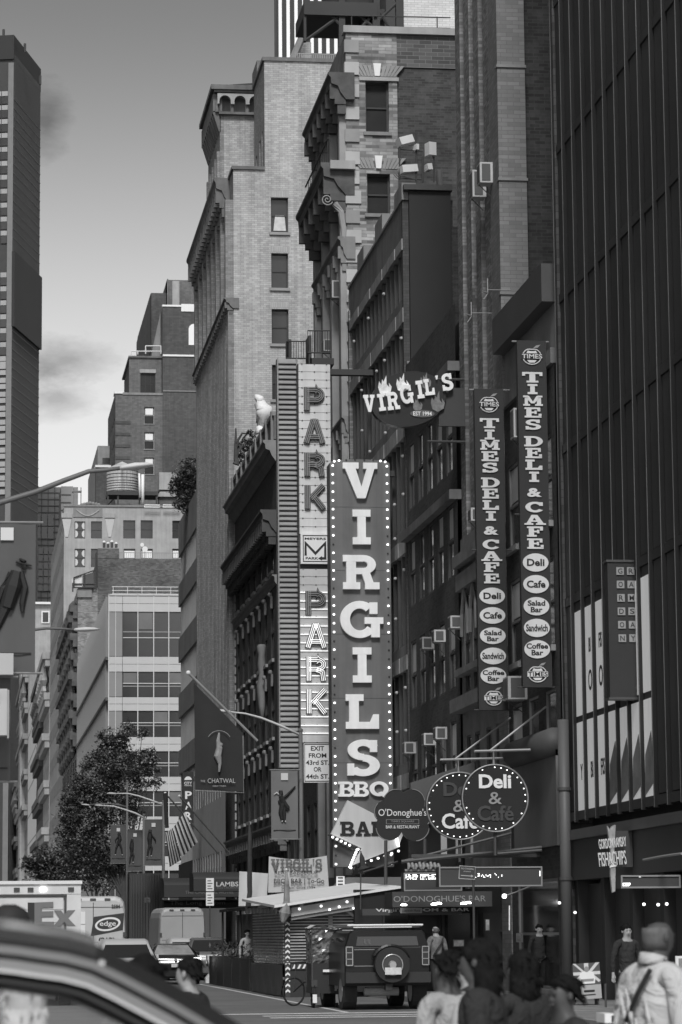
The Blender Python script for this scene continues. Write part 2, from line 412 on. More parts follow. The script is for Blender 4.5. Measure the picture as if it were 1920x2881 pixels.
# ------------------------------------------------------------------ opposite side of the street (outside the frame, closes the canyon)
oc = mat('opposite_stone', .16, .85, mott=.2)
for i, (y0, y1, z) in enumerate(((62, 90, 30), (91, 130, 48), (131, 175, 36), (176, 240, 60), (241, 330, 40))):
    t = thing('street_building', ['grey stone block', 'tall grey block', 'low grey block', 'tallest grey block', 'far grey block'][i] + ' along the opposite side of the street, left of the view', 'building', (-6, y0, 0))
    hs = []
    for f in range(int(z/4)-1):
        for c in range(int((y1-y0)/4)):
            hs.append((1+c*4, 3+c*4, 5+f*4, 7.4+f*4))
    M = Matrix.Translation((-6, y0, 0)) @ Matrix.Rotation(math.pi/2, 4, 'Z')
    wall(t, M, y1-y0, z, hs, oc, .3)
    MB().box(-30, -6.31, y0+.1, y1-.1, 0, z-.5).build('core', glass, t)
# ------------------------------------------------------------------ B1 dark glass tower at the right edge
t = thing('glass_tower', 'dark curtain wall building with close vertical mullions at the right edge', 'building', (F, 56, 0))
Y0, Y1 = 47.0, 72.6
MB().box(15.6, 40, Y0, Y1-.1, 0, 48).build('core', black, t)
zf = [4.45, 9.8] + [9.8 + 3.9*i for i in range(1, 10)]
mull = MB().box(-.06, .06, -.045, .045, 4.4, 46).mesh('mullion', mat('anodised_mullion', .035, .35, mott=.3, ms=.2, metal=.6))
medge = MB().box(-.075, -.0605, -.046, -.03, 4.4, 46).mesh('mullion_edge', mat('bright_edge', .13, .4, mott=.9, ms=.12, metal=.3))
trans = mat('transom_metal', .045, .5)
nb = int((Y1-Y0)/1.2)
pm = {}
for i in range(nb+1):
    y = Y1 - .12 - 1.2*i
    inst('mullion', mull, Matrix.Translation((15.0, y, 0)), t)
    inst('mullion_edge', medge, Matrix.Translation((15.0, y, 0)), t)
for j in range(len(zf)-1):
    h = zf[j+1]-zf[j]
    if h not in pm: pm[h] = MB().box(0, .05, -1.10, -.02, .25, h-.02).mesh('glass_panel', dglass)
    for i in range(nb):
        y = Y1 - .18 - 1.2*i
        inst('glass_panel', pm[h], Matrix.Translation((15.04 + rnd.uniform(-.005, .005), y, zf[j])), t)
    MB().box(15.005, 15.2, Y0, Y1-.05, zf[j], zf[j]+.22).build('transom', trans, t)
MB().box(14.9, 15.6, Y0, Y1, 3.98, 4.22).build('ledge', mat('ledge_metal', .13, .4, metal=.4), t)
MB().box(15.02, 15.6, Y0, Y1, 3.0, 3.99).build('fascia', black, t)
sm = MB().box(15.04, 15.2, 0, 0, 0, 0)
for i in range(9):
    y = Y1 - .4 - 3.0*i
    p = MB().box(15.1, 15.6, y-.35, y, 0.14, 3.0).build('pier', mat('pier_black', .03, .6, mott=.2), t)
    MB().box(15.35, 15.4, y-2.95, y-.4, .5, 2.9).build('shop_window', dglass, t)
MB().box(14.97, 15.6, 72.3, 72.58, 0, 46).build('corner_strip', mat('corner_block', .07, .8, brick=(.4, .2, .3, .5)), t)
# banners behind the mullions
post = mat('poster_vinyl', .7, .6, mott=.08, streak=.08, emit=.07)  # faint glow added so the posters look brighter
inkp = mat('poster_ink', .05, .6, mott=0)
greyp = mat('poster_grey', .2, .6, mott=.4, ms=1.5)
words_ = ['Y', 'BI', 'FIS', 'N', 'J', 'OL', 'H']
for i in range(8):
    y = Y1 - .18 - 1.2*(i+1)
    if i > 6: break
    for (z0, z1) in ((4.5, 6.82), (6.98, 9.55)):
        if i == 4 and z0 > 6: continue
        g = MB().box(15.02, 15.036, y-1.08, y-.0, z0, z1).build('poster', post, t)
        if z0 > 6 and 1 <= i <= 3: 
            text('OON'[i-1], (15.015, y-.5, 7.75), .7, inkp, g, .004, .01, xs=.8, side=True)
            text(words_[i], (15.015, y-.5, 8.6), .5, inkp, g, .004, .01, xs=.6, side=True)
        if z0 < 6:
            text(words_[i], (15.015, y-.5, 5.6 if i < 4 else 5.2), .55, inkp, g, .004, .01, xs=.7, side=True)
            if i > 2: MB().prismx([(y-1.0, 5.0), (y, 4.7), (y-.1, 5.6), (y-.7, 6.1)], 15.008, 15.018).build('print', greyp, g)
# ------------------------------------------------------------------ B2b low dark building behind the two deli blade signs
t = thing('walkup_building', 'low dark building with sloping looking parapet behind the tall deli blade signs', 'building', (F, 73, 0))
Y0, Y1, Z = 73.0, 80.1, 18.8
w_ = Y1-Y0
hs = [(0.5+c*2.3, 1.9+c*2.3, z, z+2.3) for z in (5.6, 9.0, 12.2) for c in range(3)]
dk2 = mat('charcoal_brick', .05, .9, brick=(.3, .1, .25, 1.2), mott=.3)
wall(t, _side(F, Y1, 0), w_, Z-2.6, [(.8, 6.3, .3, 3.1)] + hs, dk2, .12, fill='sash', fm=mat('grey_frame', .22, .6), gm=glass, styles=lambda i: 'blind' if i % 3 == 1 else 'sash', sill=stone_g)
MB().box(14.9, 15.3, Y0, Y1, 16.2, 16.6).build('cornice', stone_d, t)
MB().box(15.05, 15.3, Y0, Y1, 16.6, 17.8).build('frieze_panel', mat('frieze', .22, .8, mott=.3), t)
MB().box(14.7, 15.3, Y0, Y1, 17.8, Z).build('parapet', metal_d, t)
core(t, F, 30, Y0, Y1, 0, Z, black)
# rounded canopy and grey cladding under the signs
MB().box(14.86, 14.98, Y0+.1, Y1-1.2, 3.9, 6.3).build('cladding_panel', mat('grey_cladding', .14, .6, mott=.25), t)
MB().tube([(14.85, Y0+.1, 6.5), (14.85, Y1-1.6, 6.5)], .36, 14).build('round_fascia', mat('soft_grey_fascia', .07, .6), t, smooth=True)
# ------------------------------------------------------------------ B2 tall brown brick building with ribs and a pale strip
t = thing('ribbed_brick_tower', 'tall brown brick building with four ribs and a pale brick strip, right of centre', 'building', (F, 80.3, 0))
Y0, Y1 = 80.3, 88.0
xs = P(1490, 900, Y0).x
MB().box(F, xs, Y0, Y0+1.4, 0, 48).build('pale_strip', pale_strip, t)
for z in (P(1440, 186, Y0).z, P(1440, 504, Y0).z, P(1440, 825, Y0).z):
    MB().box(F-.03, xs+.03, Y0-.05, Y0+.2, z-.04, z+.04).build('string_course', stone_g, t)
MB().box(xs, 26, Y0+.45, Y0+1.5, 0, 48).build('rear_wall', dark_b, t)
MB().box(15.5, 26, Y0+1.4, Y1, 0, 48).build('core', dark_b, t)
zb = 13.6
rib = MB().box(.1, .55, -.42, .42, zb, 48).mesh('rib', brown_b)
for i, y in enumerate((81.0, 82.7, 84.3, 85.9, 87.5)):
    inst('rib', rib, Matrix.Translation((F, y, 0)), t)
rib2 = MB().box(.2, .5, -.18, .18, zb, 48).mesh('thin_rib', brown_b)
for y in (81.85, 83.5, 85.1, 86.7): inst('thin_rib', rib2, Matrix.Translation((F, y, 0)), t)
f_ = mat('bay_stone', .20, .8, mott=.3, ms=1.2)
for (z, d, hh) in ((12.7, .22, .35), (12.0, .12, .5), (8.3, .35, .4), (9.4, .2, .2)):
    MB().box(F-d, F+.5, Y0, Y1, z, z+hh).build('stone_course', f_, t)
hs = [(.55, 1.5, 8.9, 11.9), (2.0, 2.95, 8.9, 11.9), (3.9, 4.85, 8.9, 11.9), (5.5, 6.5, 8.9, 11.9),
      (.55, 1.5, 4.8, 7.6), (2.0, 2.95, 4.8, 7.6), (3.9, 4.85, 4.8, 7.6), (5.5, 6.5, 4.8, 7.6), (.6, 7.1, .3, 3.3)]
wall(t, _side(F+.05, Y1, 0), Y1-Y0, zb, hs, f_, .12, fill='sash', fm=metal_d, gm=glass)
for y in (81.5, 83.6, 85.5, 87.0):     # pointed arch trims
    for s_ in (0,):
        pts = [(y-.55, 10.6), (y-.45, 11.3), (y, 12.0), (y+.45, 11.3), (y+.55, 10.6), (y+.42, 10.6), (y+.33, 11.2), (y, 11.75), (y-.33, 11.2), (y-.42, 10.6)]
        MB().tube([(F-.02, a, b) for a, b in pts[:5]], .06, 6).build('arch_trim', f_, t)
# ------------------------------------------------------------------ B3b dark loft building with air conditioners
t = thing('loft_building', 'sooty dark loft building with air conditioners in its sash windows', 'building', (F, 88.1, 0))
Y0, Y1, Z = 88.1, 98.3, 21.0
hs = []
for z in (5.9, 9.15, 12.6, 15.9):
    for c in range(5): hs.append((.5+c*1.95, 1.6+c*1.95, z, z+2.3))
fmg = mat('worn_frame', .09, .7)
lit_blind = mat('blind', .55, .8, mott=0)
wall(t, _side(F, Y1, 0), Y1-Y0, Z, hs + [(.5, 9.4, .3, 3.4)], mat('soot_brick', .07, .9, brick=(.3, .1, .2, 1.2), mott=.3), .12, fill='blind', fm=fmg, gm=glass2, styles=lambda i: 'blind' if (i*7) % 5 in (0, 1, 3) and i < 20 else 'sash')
for z in (5.2, 14.9, 18.9): MB().box(F-.25, F+.2, Y0, Y1, z, z+.3).build('cornice', stone_d, t)
MB().box(F-.12, F+.1, Y0+.3, Y1-.2, 3.5, 5.1).build('sign_band', black, t)
core(t, F, 26, Y0, Y1, 0, Z, black)
# ------------------------------------------------------------------ B3a gridded industrial building with zigzag parapet
t = thing('industrial_building', 'building with banded dark window walls and a notched parapet above the centre signs', 'building', (F, 98.5, 0))
Y0, Y1, Z = 98.5, 112.9, 26.6
W = Y1-Y0
MB().box(15.35, 25, Y0+.3, Y1-.2, 0, 25.9).build('core', black, t)
sp_m = mat('stone_band', .30, .8, mott=.35, ms=1.6, streak=.2)
for z in (22.7, 18.7, 14.7, 10.7, 6.7):
    MB().box(F, F+.4, Y0, Y1, z+.42, z+.8).build('brick_band', stone_d, t)
    for k in range(9):
        d = .02*(k % 2)
        MB().box(F-.05-d, F+.4, Y0+k*W/9+.01, Y0+(k+1)*W/9-.01, z-.1, z+.41).build('stone_band', sp_m, t)
MB().box(F, F+.4, Y0, Y1, 25.55, 26.9).build('parapet_wall', stone_d, t)
for k in range(9): MB().box(F-.06-.02*(k % 2), F+.4, Y0+k*W/9+.01, Y0+(k+1)*W/9-.01, 25.15, 25.54).build('stone_band', sp_m, t)
zz = [(Y0-.1, 26.9), (Y0-.1, 27.5), (Y0+1.7, 27.5), (Y0+1.7, 27.0), (103.2, 27.0), (103.2, 27.6), (105.1, 27.6), (105.1, 27.0), (108.2, 27.0), (108.2, 27.6), (110, 27.6), (110, 27.0), (Y1, 27.0), (Y1, 26.9)]
MB().prismx(zz, F-.05, F+.45).build('notched_coping', stone_g, t)
MB().box(F-.06, F+.5, Y1-.35, Y1, 4, 26).build('corner_pier', brown_b, t)
mlm = MB().box(.0, .35, -.06, .06, 0, 3.58).mesh('mullion', metal_d)
pnm = MB().box(.28, .33, -.98, 0, .0, 3.5).mesh('pane', dglass)
nut = mat('bright_bolt', .5, .3, mott=0)
for zi, z in enumerate((19.12, 15.12, 11.12, 7.12)):
    for k in range(14):
        y = Y0 + .3 + k*1.02
        inst('mullion', mlm, Matrix.Translation((F+.02, y, z+.0)), t)
        inst('pane', pnm, Matrix.Translation((F, y+1.0, z)), t)
for k in range(14):
    y = Y0 + .3 + k*1.02
    inst('mullion', MB().box(.0, .35, -.06, .06, 0, 1.6).mesh('mullion', metal_d), Matrix.Translation((F+.02, y, 23.52)), t)
    inst('pane', MB().box(.28, .33, -.98, 0, .0, 1.6).mesh('pane', dglass), Matrix.Translation((F, y+1.0, 23.52)), t)
bolt = MB().ball((0, 0, 0), .06, 6, 5).mesh('mullion_bolt', nut)  # bright dots on the mullions, built as protruding hardware
for k in range(0, 14, 2):
    for z in (24.5, 22.1, 20.6, 19.4+.1, 18.0, 16.6, 15.4, 14.0, 12.6, 11.4, 10.0, 8.6):
        if rnd.random() < .6: inst('mullion_bolt', bolt, Matrix.Translation((F-.06, Y0+.3+k*1.02, z+rnd.uniform(-.05, .05))), t)
# side wall with the blank black billboard
MB().box(F-.02, 16.75, Y0-.02, Y0+.3, 0, 26.93).build('side_wall', mat('side_brick', .085, .9, brick=(.3, .1, .2, .7)), t)
MB().box(16.75, 25, Y0, Y0+.3, 0, 26.0).build('rear_side_wall', dark_b, t)
a, b = P(1152, 535, 98.2), P(1276, 1018, 98.2)
bb = thing('billboard', 'blank black billboard panel on the side of the banded building', 'billboard', (a.x, 98.2, b.z))
MB().box(a.x, b.x, 98.25, 98.47, b.z, a.z).build('panel', mat('billboard_black', .028, .6, mott=.1), bb)
MB().box(a.x-.2, b.x+.05, 98.1, 98.49, a.z+.01, a.z+.2).build('top_cap', metal_d, bb)
MB().box(a.x-.15, b.x+.02, 98.15, 98.49, b.z-.09, b.z-.005).build('bottom_rail', metal_g, bb)
# ------------------------------------------------------------------ B4 ornate building with quoins
t = thing('quoined_building', 'ornate building with pale corner quoins and heavy dark bracketed cornices', 'building', (F, 113.2, 0))
Y0, Y1 = 113.2, 122.0
Z = P(1000, 92, Y0).z
xe = P(1121, 500, Y0).x
def hole(px0, py0, px1, py1, Y, x0):
    a, b = P(px0, py1, Y), P(px1, py0, Y); return (a.x-x0, b.x-x0, a.z, b.z)
h1 = hole(1030, 229, 1094, 370, Y0, F); h2 = hole(1034, 489, 1098, 600, Y0, F)
wall(t, _front(F, Y0, 0), xe-F, Z, [h1, h2, (h2[0], h2[1], h2[2]-6, h2[2]-3)], mott_b, .35, fill='sash', fm=frame_d, gm=glass)
MB().box(xe, 21, Y0+.12, Y0+.5, 0, P(1200, 190, Y0).z).build('rear_wall', dark_b, t)
MB().box(xe, 21, Y0+.06, Y0+.5, P(1200, 189, Y0).z, Z).build('upper_rear_wall', mat('courses_brick', .11, .9, brick=(.5, .16, .3, 2.0), mott=.2), t)
MB().box(F-.1, 21, Y0-.12, Y0+.5, Z, Z+.28).build('coping', stone, t)
# lintel, keystone, sill
for q in (h1, h2):
    x0, x1 = F+q[0], F+q[1]; zt = q[3]
    if q is h1: MB().box(x0-.25, x1+.4, Y0-.08, Y0+.1, zt+.01, zt+.16).build('lintel', stone, t)
    MB().prism([((x0+x1)/2-.10, zt+.2), ((x0+x1)/2+.10, zt+.2), ((x0+x1)/2+.16, zt+.72), ((x0+x1)/2-.16, zt+.72)], Y0-.1, Y0+.05).build('keystone', white, t)
    for k in range(5):
        for s_ in (-1, 1):
            cx = (x0+x1)/2; a0 = s_*(.16+.12*k); a1 = s_*(.26+.12*k)
            MB().prism([(cx+a0, zt+.2), (cx+a1, zt+.2), (cx+a1*1.5, zt+.65), (cx+a0*1.5, zt+.65)], Y0-.03-.002*k, Y0+.05).build('voussoir', mat('voussoir_brick', .3, .85), t)
    MB().box(x0-.1, x1+.1, Y0-.1, Y0+.1, q[2]-.15, q[2]-.01).build('sill', stone_g, t)
z = Z - .3; k = 0
qm1, qm2 = mat('quoin_stone', .46, .75, mott=.15), mat('quoin_stone_dark', .3, .75, mott=.2)
while z > 3:
    hh = .52; ww = .52 if k % 1 == 0 else .3
    if z < 32: ww = .5 + .06*(k % 2)
    o = MB().box(F-.06, F+ww, Y0-.07, Y0+.25, z-hh, z).build('quoin', qm1 if (k % 4 or z < 30) else qm2, t)
    z -= hh + .28 + .12*(z > 33); k += 1
hs = [(0.8+c*2.9, 2.2+c*2.9, z, z+2.5) for z in (5, 8.6, 12.2, 15.8, 19.6, 23.6, 29.5) for c in range(3)]
hs += [(0.8+c*2.9, 2.2+c*2.9, 25.9, 28.3) for c in range(3)] + [(0.8+c*2.9, 2.2+c*2.9, 33.0, 35.0) for c in range(3)]
hs = [h for h in hs if h[2] != 23.6] + [(0.8+c*2.9, 2.2+c*2.9, 22.7, 25.2) for c in range(3)]
orn = mat('ornate_stone', .2, .85, mott=.4, ms=1.5)
wall(t, _side(F, Y1, 0), Y1-Y0, Z, hs, orn, .12, fill='sash', fm=frame_d, gm=glass)
for c in range(4):
    MB().box(F-.28, F+.02, Y0+.05+c*2.88, Y0+.5+c*2.88, 4, 35).build('pilaster', mat('pilaster_stone', .3, .8, mott=.3), t)
def cornice(t, z, X, Y0, Y1, h, m, br=True, dent=0, n=None):
    """moulded cornice: profile stepping out to X, with brackets below"""
    pr = [(F+.3, z-h), (F-.05, z-h), (F-.05 - (F-X)*.3, z-h*.72), ((F+X)/2, z-h*.5), (X+.12, z-h*.42), (X+.1, z-h*.2), (X, z-h*.1), (X, z), (F+.3, z)]
    v = [(x, Y0, q) for x, q in pr] + [(x, Y1, q) for x, q in pr]; n_ = len(pr)
    mb = MB().add(v, [tuple(range(n_)), tuple(range(2*n_-1, n_-1, -1))] + [(i, (i+1) % n_, (i+1) % n_+n_, i+n_) for i in range(n_)])
    c = mb.build('cornice', m, t)
    if br:
        k = n or max(2, int((Y1-Y0)/1.3)); d = F - X
        bm = MB().box(-d*.85, 0, -.13, .13, -h*.55, 0).box(-d*.45, 0, -.13, .13, -h*1.1, -h*.55).box(-d*.6, 0, -.17, .17, -h*.75, -h*.5).mesh('bracket', m)
        for i in range(k): inst('bracket', bm, Matrix.Translation((F-.04, Y0+.25+(Y1-Y0-.5)*i/(k-1), z-h*.42)), c)
    return c
dk = mat('blackened_stone', .11, .85, mott=.4, ms=1.2)
cornice(t, 35.75, 14.25, Y0-.35, Y1, 1.1, dk)
cornice(t, 32.1, 13.95, Y0-.1, Y1, 1.3, dk)
cornice(t, 29.1, 14.6, Y0-.15, Y1, .9, stone_g, dent=1)
cornice(t, 21.9, 14.7, Y0-.1, Y1, .7, stone_g)
cornice(t, 11.4, 14.7, Y0-.1, Y1, .6, stone_g)
MB().box(F-.7, F+.3, Y0-.35, Y0+.2, 31.8, 32.14).build('balcony_block', stone, t)
# scroll bracket seen against the corner
sc = []
for i in range(30):
    a_ = i*.42; r_ = .02+.0075*i
    sc.append((14.2+r_*math.cos(a_), Y0-.05, 30.6+r_*math.sin(a_)))
MB().tube(sc, .025, 6).build('scroll', stone, t)
MB().tube([(14.5, Y0-.05, 30.45), (14.75, Y0-.05, 30.1), (14.85, Y0-.05, 29.4), (14.85, Y0-.05, 29.0)], [.14, .13, .12, .1], 8).build('scroll_bracket', stone, t)
rl = MB()
for k in range(12): rl.box(14.25, 14.28, Y0+.1+k*.6, Y0+.13+k*.6, 32.1, 33.1)
rl.box(14.24, 14.29, Y0, Y1-1, 33.1, 33.16)
rl.build('balcony_railing', black, t)['kind'] = 'stuff'
core(t, F, 21, Y0, Y1, 0, Z, tar, .5)
# roof things of that building
a = P(1137, 60, 119.5); b = P(1290, 0, 119.5)
g = thing('rooftop_bulkhead', 'white brick bulkhead on the roof behind the pipe railing', 'roof hut', (a.x, 119.5, Z-.4))
MB().box(a.x, b.x+1, 119.5, 121.8, Z-.4, b.z+5).build('wall', mat('white_brick', .72, .8, brick=(.3, .1, .08, .7)), g)
g = thing('pipe_railing', 'thin dark pipe railing along the roof edge above the quoins', 'railing', (F, Y0, Z))
yR = Y0+.3
for px in (990, 1051, 1231): 
    p = P(px, 84, yR); MB().tube([(p.x, yR, Z+.2), (p.x, yR, P(px, 46, yR).z)], .025, 6).build('post', black, g)
for py in (46, 76):
    MB().tube([(P(988, py, yR).x, yR, P(988, py-3, yR).z), (P(1268, py, yR).x, yR, P(1268, py+3, yR).z)], .025, 6).build('rail', black, g)
g = thing('water_tower_frame', 'dark braced steel frame of a water tower at the top edge', 'water tower', (P(950, 85, 117).x, 117, Z-.4))
Yt = 117
zt_ = P(950, 30, Yt).z
MB().box(P(855, 30, Yt).x, P(1060, 30, Yt).x, Yt-.2, Yt+3, zt_-.25, P(950, 8, Yt).z).build('platform', black, g)
MB().cyl((P(1010, 0, Yt).x, Yt+1.4, P(950, 8, Yt).z), 1.35, 4, 20).build('tank', mat('dark_wood', .05, .9), g)
for (px, r_) in ((858, .05), (962, .13), (1060, .13), (1125, .16)):
    x = P(px, 50, Yt).x; MB().box(x-r_, x+r_, Yt-.1, Yt+.15, Z-.4 if px > 900 else P(px, 116, Yt).z, zt_+2).build('leg', black, g)
for (p0, p1) in (((962, 75), (905, 10)), ((962, 40), (862, 112)), ((1062, 60), (1125, 0)), ((1100, 82), (1060, 20)), ((962, 5), (1050, 75)), ((1010, 85), (1050, 40))):
    MB().tube([P(*p0, Yt), P(*p1, Yt)], .07, 6).build('brace', black, g)
MB().box(P(1020, 50, Yt).x, P(1085, 50, Yt).x, Yt+.2, Yt+1, Z-.4, P(1020, 18, Yt).z).build('pipe_housing', black, g)
# ------------------------------------------------------------------ lower infill between, mostly behind the signs
t = thing('infill_building', 'dark low frontage glimpsed behind the park sign', 'building', (F, 122.2, 0))
hs = [(1+c*2.6, 2.3+c*2.6, z, z+2.3) for z in (5, 8.6, 12.2, 15.6) for c in range(6)]
wall(t, _side(F, 139.8, 0), 17.6, 18.5, hs, dk2, .12, fill='sash', fm=frame_d, gm=glass)
core(t, F, 24, 122.2, 139.8, 0, 18.5, tar)
MB().box(F, 24, 122.2, 122.5, 0, 18.4).build('side_wall', dark_b, t)
# ------------------------------------------------------------------ B5 theatre club with cornices
t = thing('theatre_building', 'dark clubhouse with wide projecting cornices and pale keystones, left of the park sign', 'building', (F, 140, 0))
Y0, Y1 = 140.0, 161.9; W = Y1-Y0
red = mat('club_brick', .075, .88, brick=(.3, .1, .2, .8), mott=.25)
hs = []
xs_ = [1.2+c*2.95 for c in range(7)]
for (z, h) in ((19.3, 1.9), (15.0, 2.6), (11.2, 2.6), (7.6, 2.5), (3.0, 3.0)):
    for x in xs_: hs.append((x, x+1.35, z, z+h))
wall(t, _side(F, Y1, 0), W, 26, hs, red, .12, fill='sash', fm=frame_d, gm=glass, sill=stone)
key = MB().prismx([(-.14, 0), (.14, 0), (.22, .6), (-.22, .6)], -.1, 0).ball((-.1, 0, .68), .13, 6, 5).mesh('keystone', stone_g)
for (z, h) in ((15.0, 2.6), (11.2, 2.6), (7.6, 2.5)):
    for x in xs_: inst('keystone', key, Matrix.Translation((F, Y1-x-.67, z+h-.1)), t)
cornice(t, 25.45, 14.35, Y0, Y1+.3, 1.0, stone_g, br=False)
cornice(t, 22.05, 14.2, Y0, Y1+.3, 1.1, mat('dark_cornice', .09, .8, mott=.3), n=26)
cornice(t, 18.9, 14.75, Y0, Y1, .45, stone_g, br=False)
cornice(t, 6.8, 14.3, Y0-4, Y1, .8, stone_d, n=22)
for k in range(9):
    y = Y0 + .2 + k*2.6
    MB().box(F-.25, F+.15, y, y+.3, 25.46, 26.9).build('parapet_post', stone_g, t)
MB().box(F-.12, F+.1, Y0, Y1, 25.5, 26.65).build('balustrade', mat('balustrade_stone', .14, .8, mott=.4, ms=2), t)
MB().box(F-.2, F+.2, Y0, Y1, 26.66, 26.85).build('parapet_rail', stone_g, t)
qd = MB().box(-.08, .1, -.3, .02, 0, .38).mesh('quoin', stone)
for k in range(40): inst('quoin', qd, Matrix.Translation((F, Y1, 3+k*.5)), t)
# carved figure on the wall
MB().ring([[(14.85+a*.6*math.cos(q), 146+a*.8*math.sin(q), z) for q in (0, 1.05, 2.1, 3.14, 4.2, 5.2)] for z, a in ((12.2, .15), (13, .3), (14, .45), (14.6, .25), (15.1, .38), (15.6, .3), (16, .42), (16.1, .3))]).build('carved_figure', stone_g, t, smooth=True)
core(t, F, 26, Y0, Y1, 0, 26, tar, .5)
MB().box(F+.3, 26, Y0, Y0+.3, 0, 26).build('side_wall', dark_b, t)
# horn shaped ornament on the parapet
p = P(722, 1250, 148)
g = thing('horn_ornament', 'white carved horn of plenty standing on the parapet', 'roof ornament', (p.x, 148, 26.85))
def hp(a, b): q = P(a, b, 148); return q
prof = [(745, 1178, .30), (752, 1160, .42), (752, 1145, .5), (742, 1132, .42), (728, 1128, .3), (722, 1138, .24), (720, 1150, .16)]
MB().tube([hp(728, 1200), hp(738, 1185), hp(744, 1170), hp(743, 1152), hp(733, 1138), hp(722, 1136)], [.12, .25, .42, .44, .34, .2], 12).build('horn', white, g, smooth=True)
MB().tube([hp(735, 1130), hp(730, 1122), hp(722, 1116), hp(718, 1110)], [.24, .22, .15, .03], 10).build('flame_tip', white, g, smooth=True)
MB().tube([hp(722, 1136), hp(728, 1160), hp(727, 1190)], [.13, .1, .12], 8).build('inner_curl', stone_g, g, smooth=True)
MB().tube([hp(728, 1198), hp(732, 1207), hp(734, 1218)], [.14, .2, .34], 10).build('foot', white, g, smooth=True)
# ------------------------------------------------------------------ B6 pale brick hotel
t = thing('hotel_tower', 'tall pale brick hotel with stepped top and arched loggia left of centre', 'building', (F, 162.2, 0))
Y0, Y1 = 162.2, 185.5
zA = P(700, 477, Y0).z; xB = P(745, 400, Y0).x; zB = P(800, 172, Y0).z
def hh(px0, py0, px1, py1): a, b = P(px0, py1, Y0), P(px1, py0, Y0); return (a.x-F, b.x-F, a.z, b.z)
hs = [hh(763, 556, 811, 653), hh(764, 713, 811, 810), hh(765, 870, 812, 967), hh(766, 1027, 813, 1124), hh(767, 1184, 814, 1281)]
wall(t, _front(F, Y0, 0), xB-F, zA, [h for h in hs if h[1] < xB-F], hotel_b, .35)
o = wall(t, _front(xB, Y0, 0), 7, zB, [(a-(xB-F), b-(xB-F), c, d) for a, b, c, d in hs], hotel_b, .35, fill='sash', fm=frame_d, gm=glass, sill=mat('brick_sill', .3, .8))
cu = mat('net_curtain', .6, .8, mott=.2, ms=3)
a = P(770, 648, Y0+.22); b = P(805, 608, Y0+.22)
MB().prism([(a.x, a.z), (b.x, a.z), (b.x-.08, a.z+.9), (a.x+.1, a.z+.9)], Y0+.255, Y0+.265).build('curtain', cu, t)
lint = MB().box(-.55, .55, -.012, .05, 0, .38).mesh('soldier_lintel', mat('soldier_brick', .4, .85, brick=(.1, .4, .1, .6)))
for h in hs: inst('soldier_lintel', lint, Matrix.Translation((F+(h[0]+h[1])/2, Y0, h[3]+.01)), t)
# tower B left side wall with narrow windows
hs2 = [(1.0, 1.7, z, z+2.6) for z in (44.2, 40)] + [(3.0, 3.7, z, z+3) for z in (44.2,)] + [(4.4, 4.9, 44.2, 47.4)]
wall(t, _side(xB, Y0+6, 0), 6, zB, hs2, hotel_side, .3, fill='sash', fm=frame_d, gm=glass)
MB().box(xB-.12, xB+7, Y0-.1, Y0+6, zB, zB+.22).build('coping', stone_d, t)
MB().box(xB-.1, xB+.5, Y0+3.2, Y0+6, zB+.22, zB+1.0).build('roof_stub', stone_d, t)
MB().box(F-.1, xB-.002, Y0-.12, Y0+8, zA, zA+.18).build('low_coping', stone_d, t)
MB().box(xB+.4, xB+7, Y0+.4, Y0+6, 0, zB-.2).build('core', black, t)
MB().box(F+.5, xB+7, Y0+6.02, Y1-.1, 0, zA-.2).build('rear_core', hotel_side, t)
MB().box(F+.4, xB+.3, Y0+.4, Y0+6, 0, zA-.2).build('low_core', black, t)
# main facade along the street
rib_z = 37.2
hs = []
for c in range(7):
    x = .75 + c*3.25
    for z in [12.5 + 3.5*i for i in range(9)]: hs.append((x, x+1.5, z, z+2.1))
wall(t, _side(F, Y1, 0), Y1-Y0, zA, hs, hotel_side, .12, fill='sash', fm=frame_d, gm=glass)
rb = MB().box(-.32, .05, -.2, .2, 11.6, 36.9).mesh('rib', hotel_side)
rbb = MB().box(-.45, .05, -.32, .32, 37.3, 43.0).mesh('upper_rib', hotel_side)
for k in range(25):
    inst('rib', rb, Matrix.Translation((F, Y0+.25+k*.93, 0)), t)
for k in range(8): inst('upper_rib', rbb, Matrix.Translation((F, Y0+.4+k*3.15, 0)), t)
cornice(t, 37.3, 14.45, Y0-.1, Y1, .6, stone_d, n=24)
cornice(t, zA+.1, 14.1, Y0+2.3, Y1, 1.5, stone_d, n=20)
# pale stone base with slim windows
st = mat('hotel_base_stone', .52, .8, mott=.1)
hs = [(1.0+c*1.75, 1.7+c*1.75, z, z+h) for (z, h) in ((9.4, 2.2), (4.6, 1.8)) for c in range(12)]
wall(t, _side(F-.55, Y1, 0), Y1-Y0, 11.6, hs, st, .12, fill='sash', fm=frame_d, gm=glass)
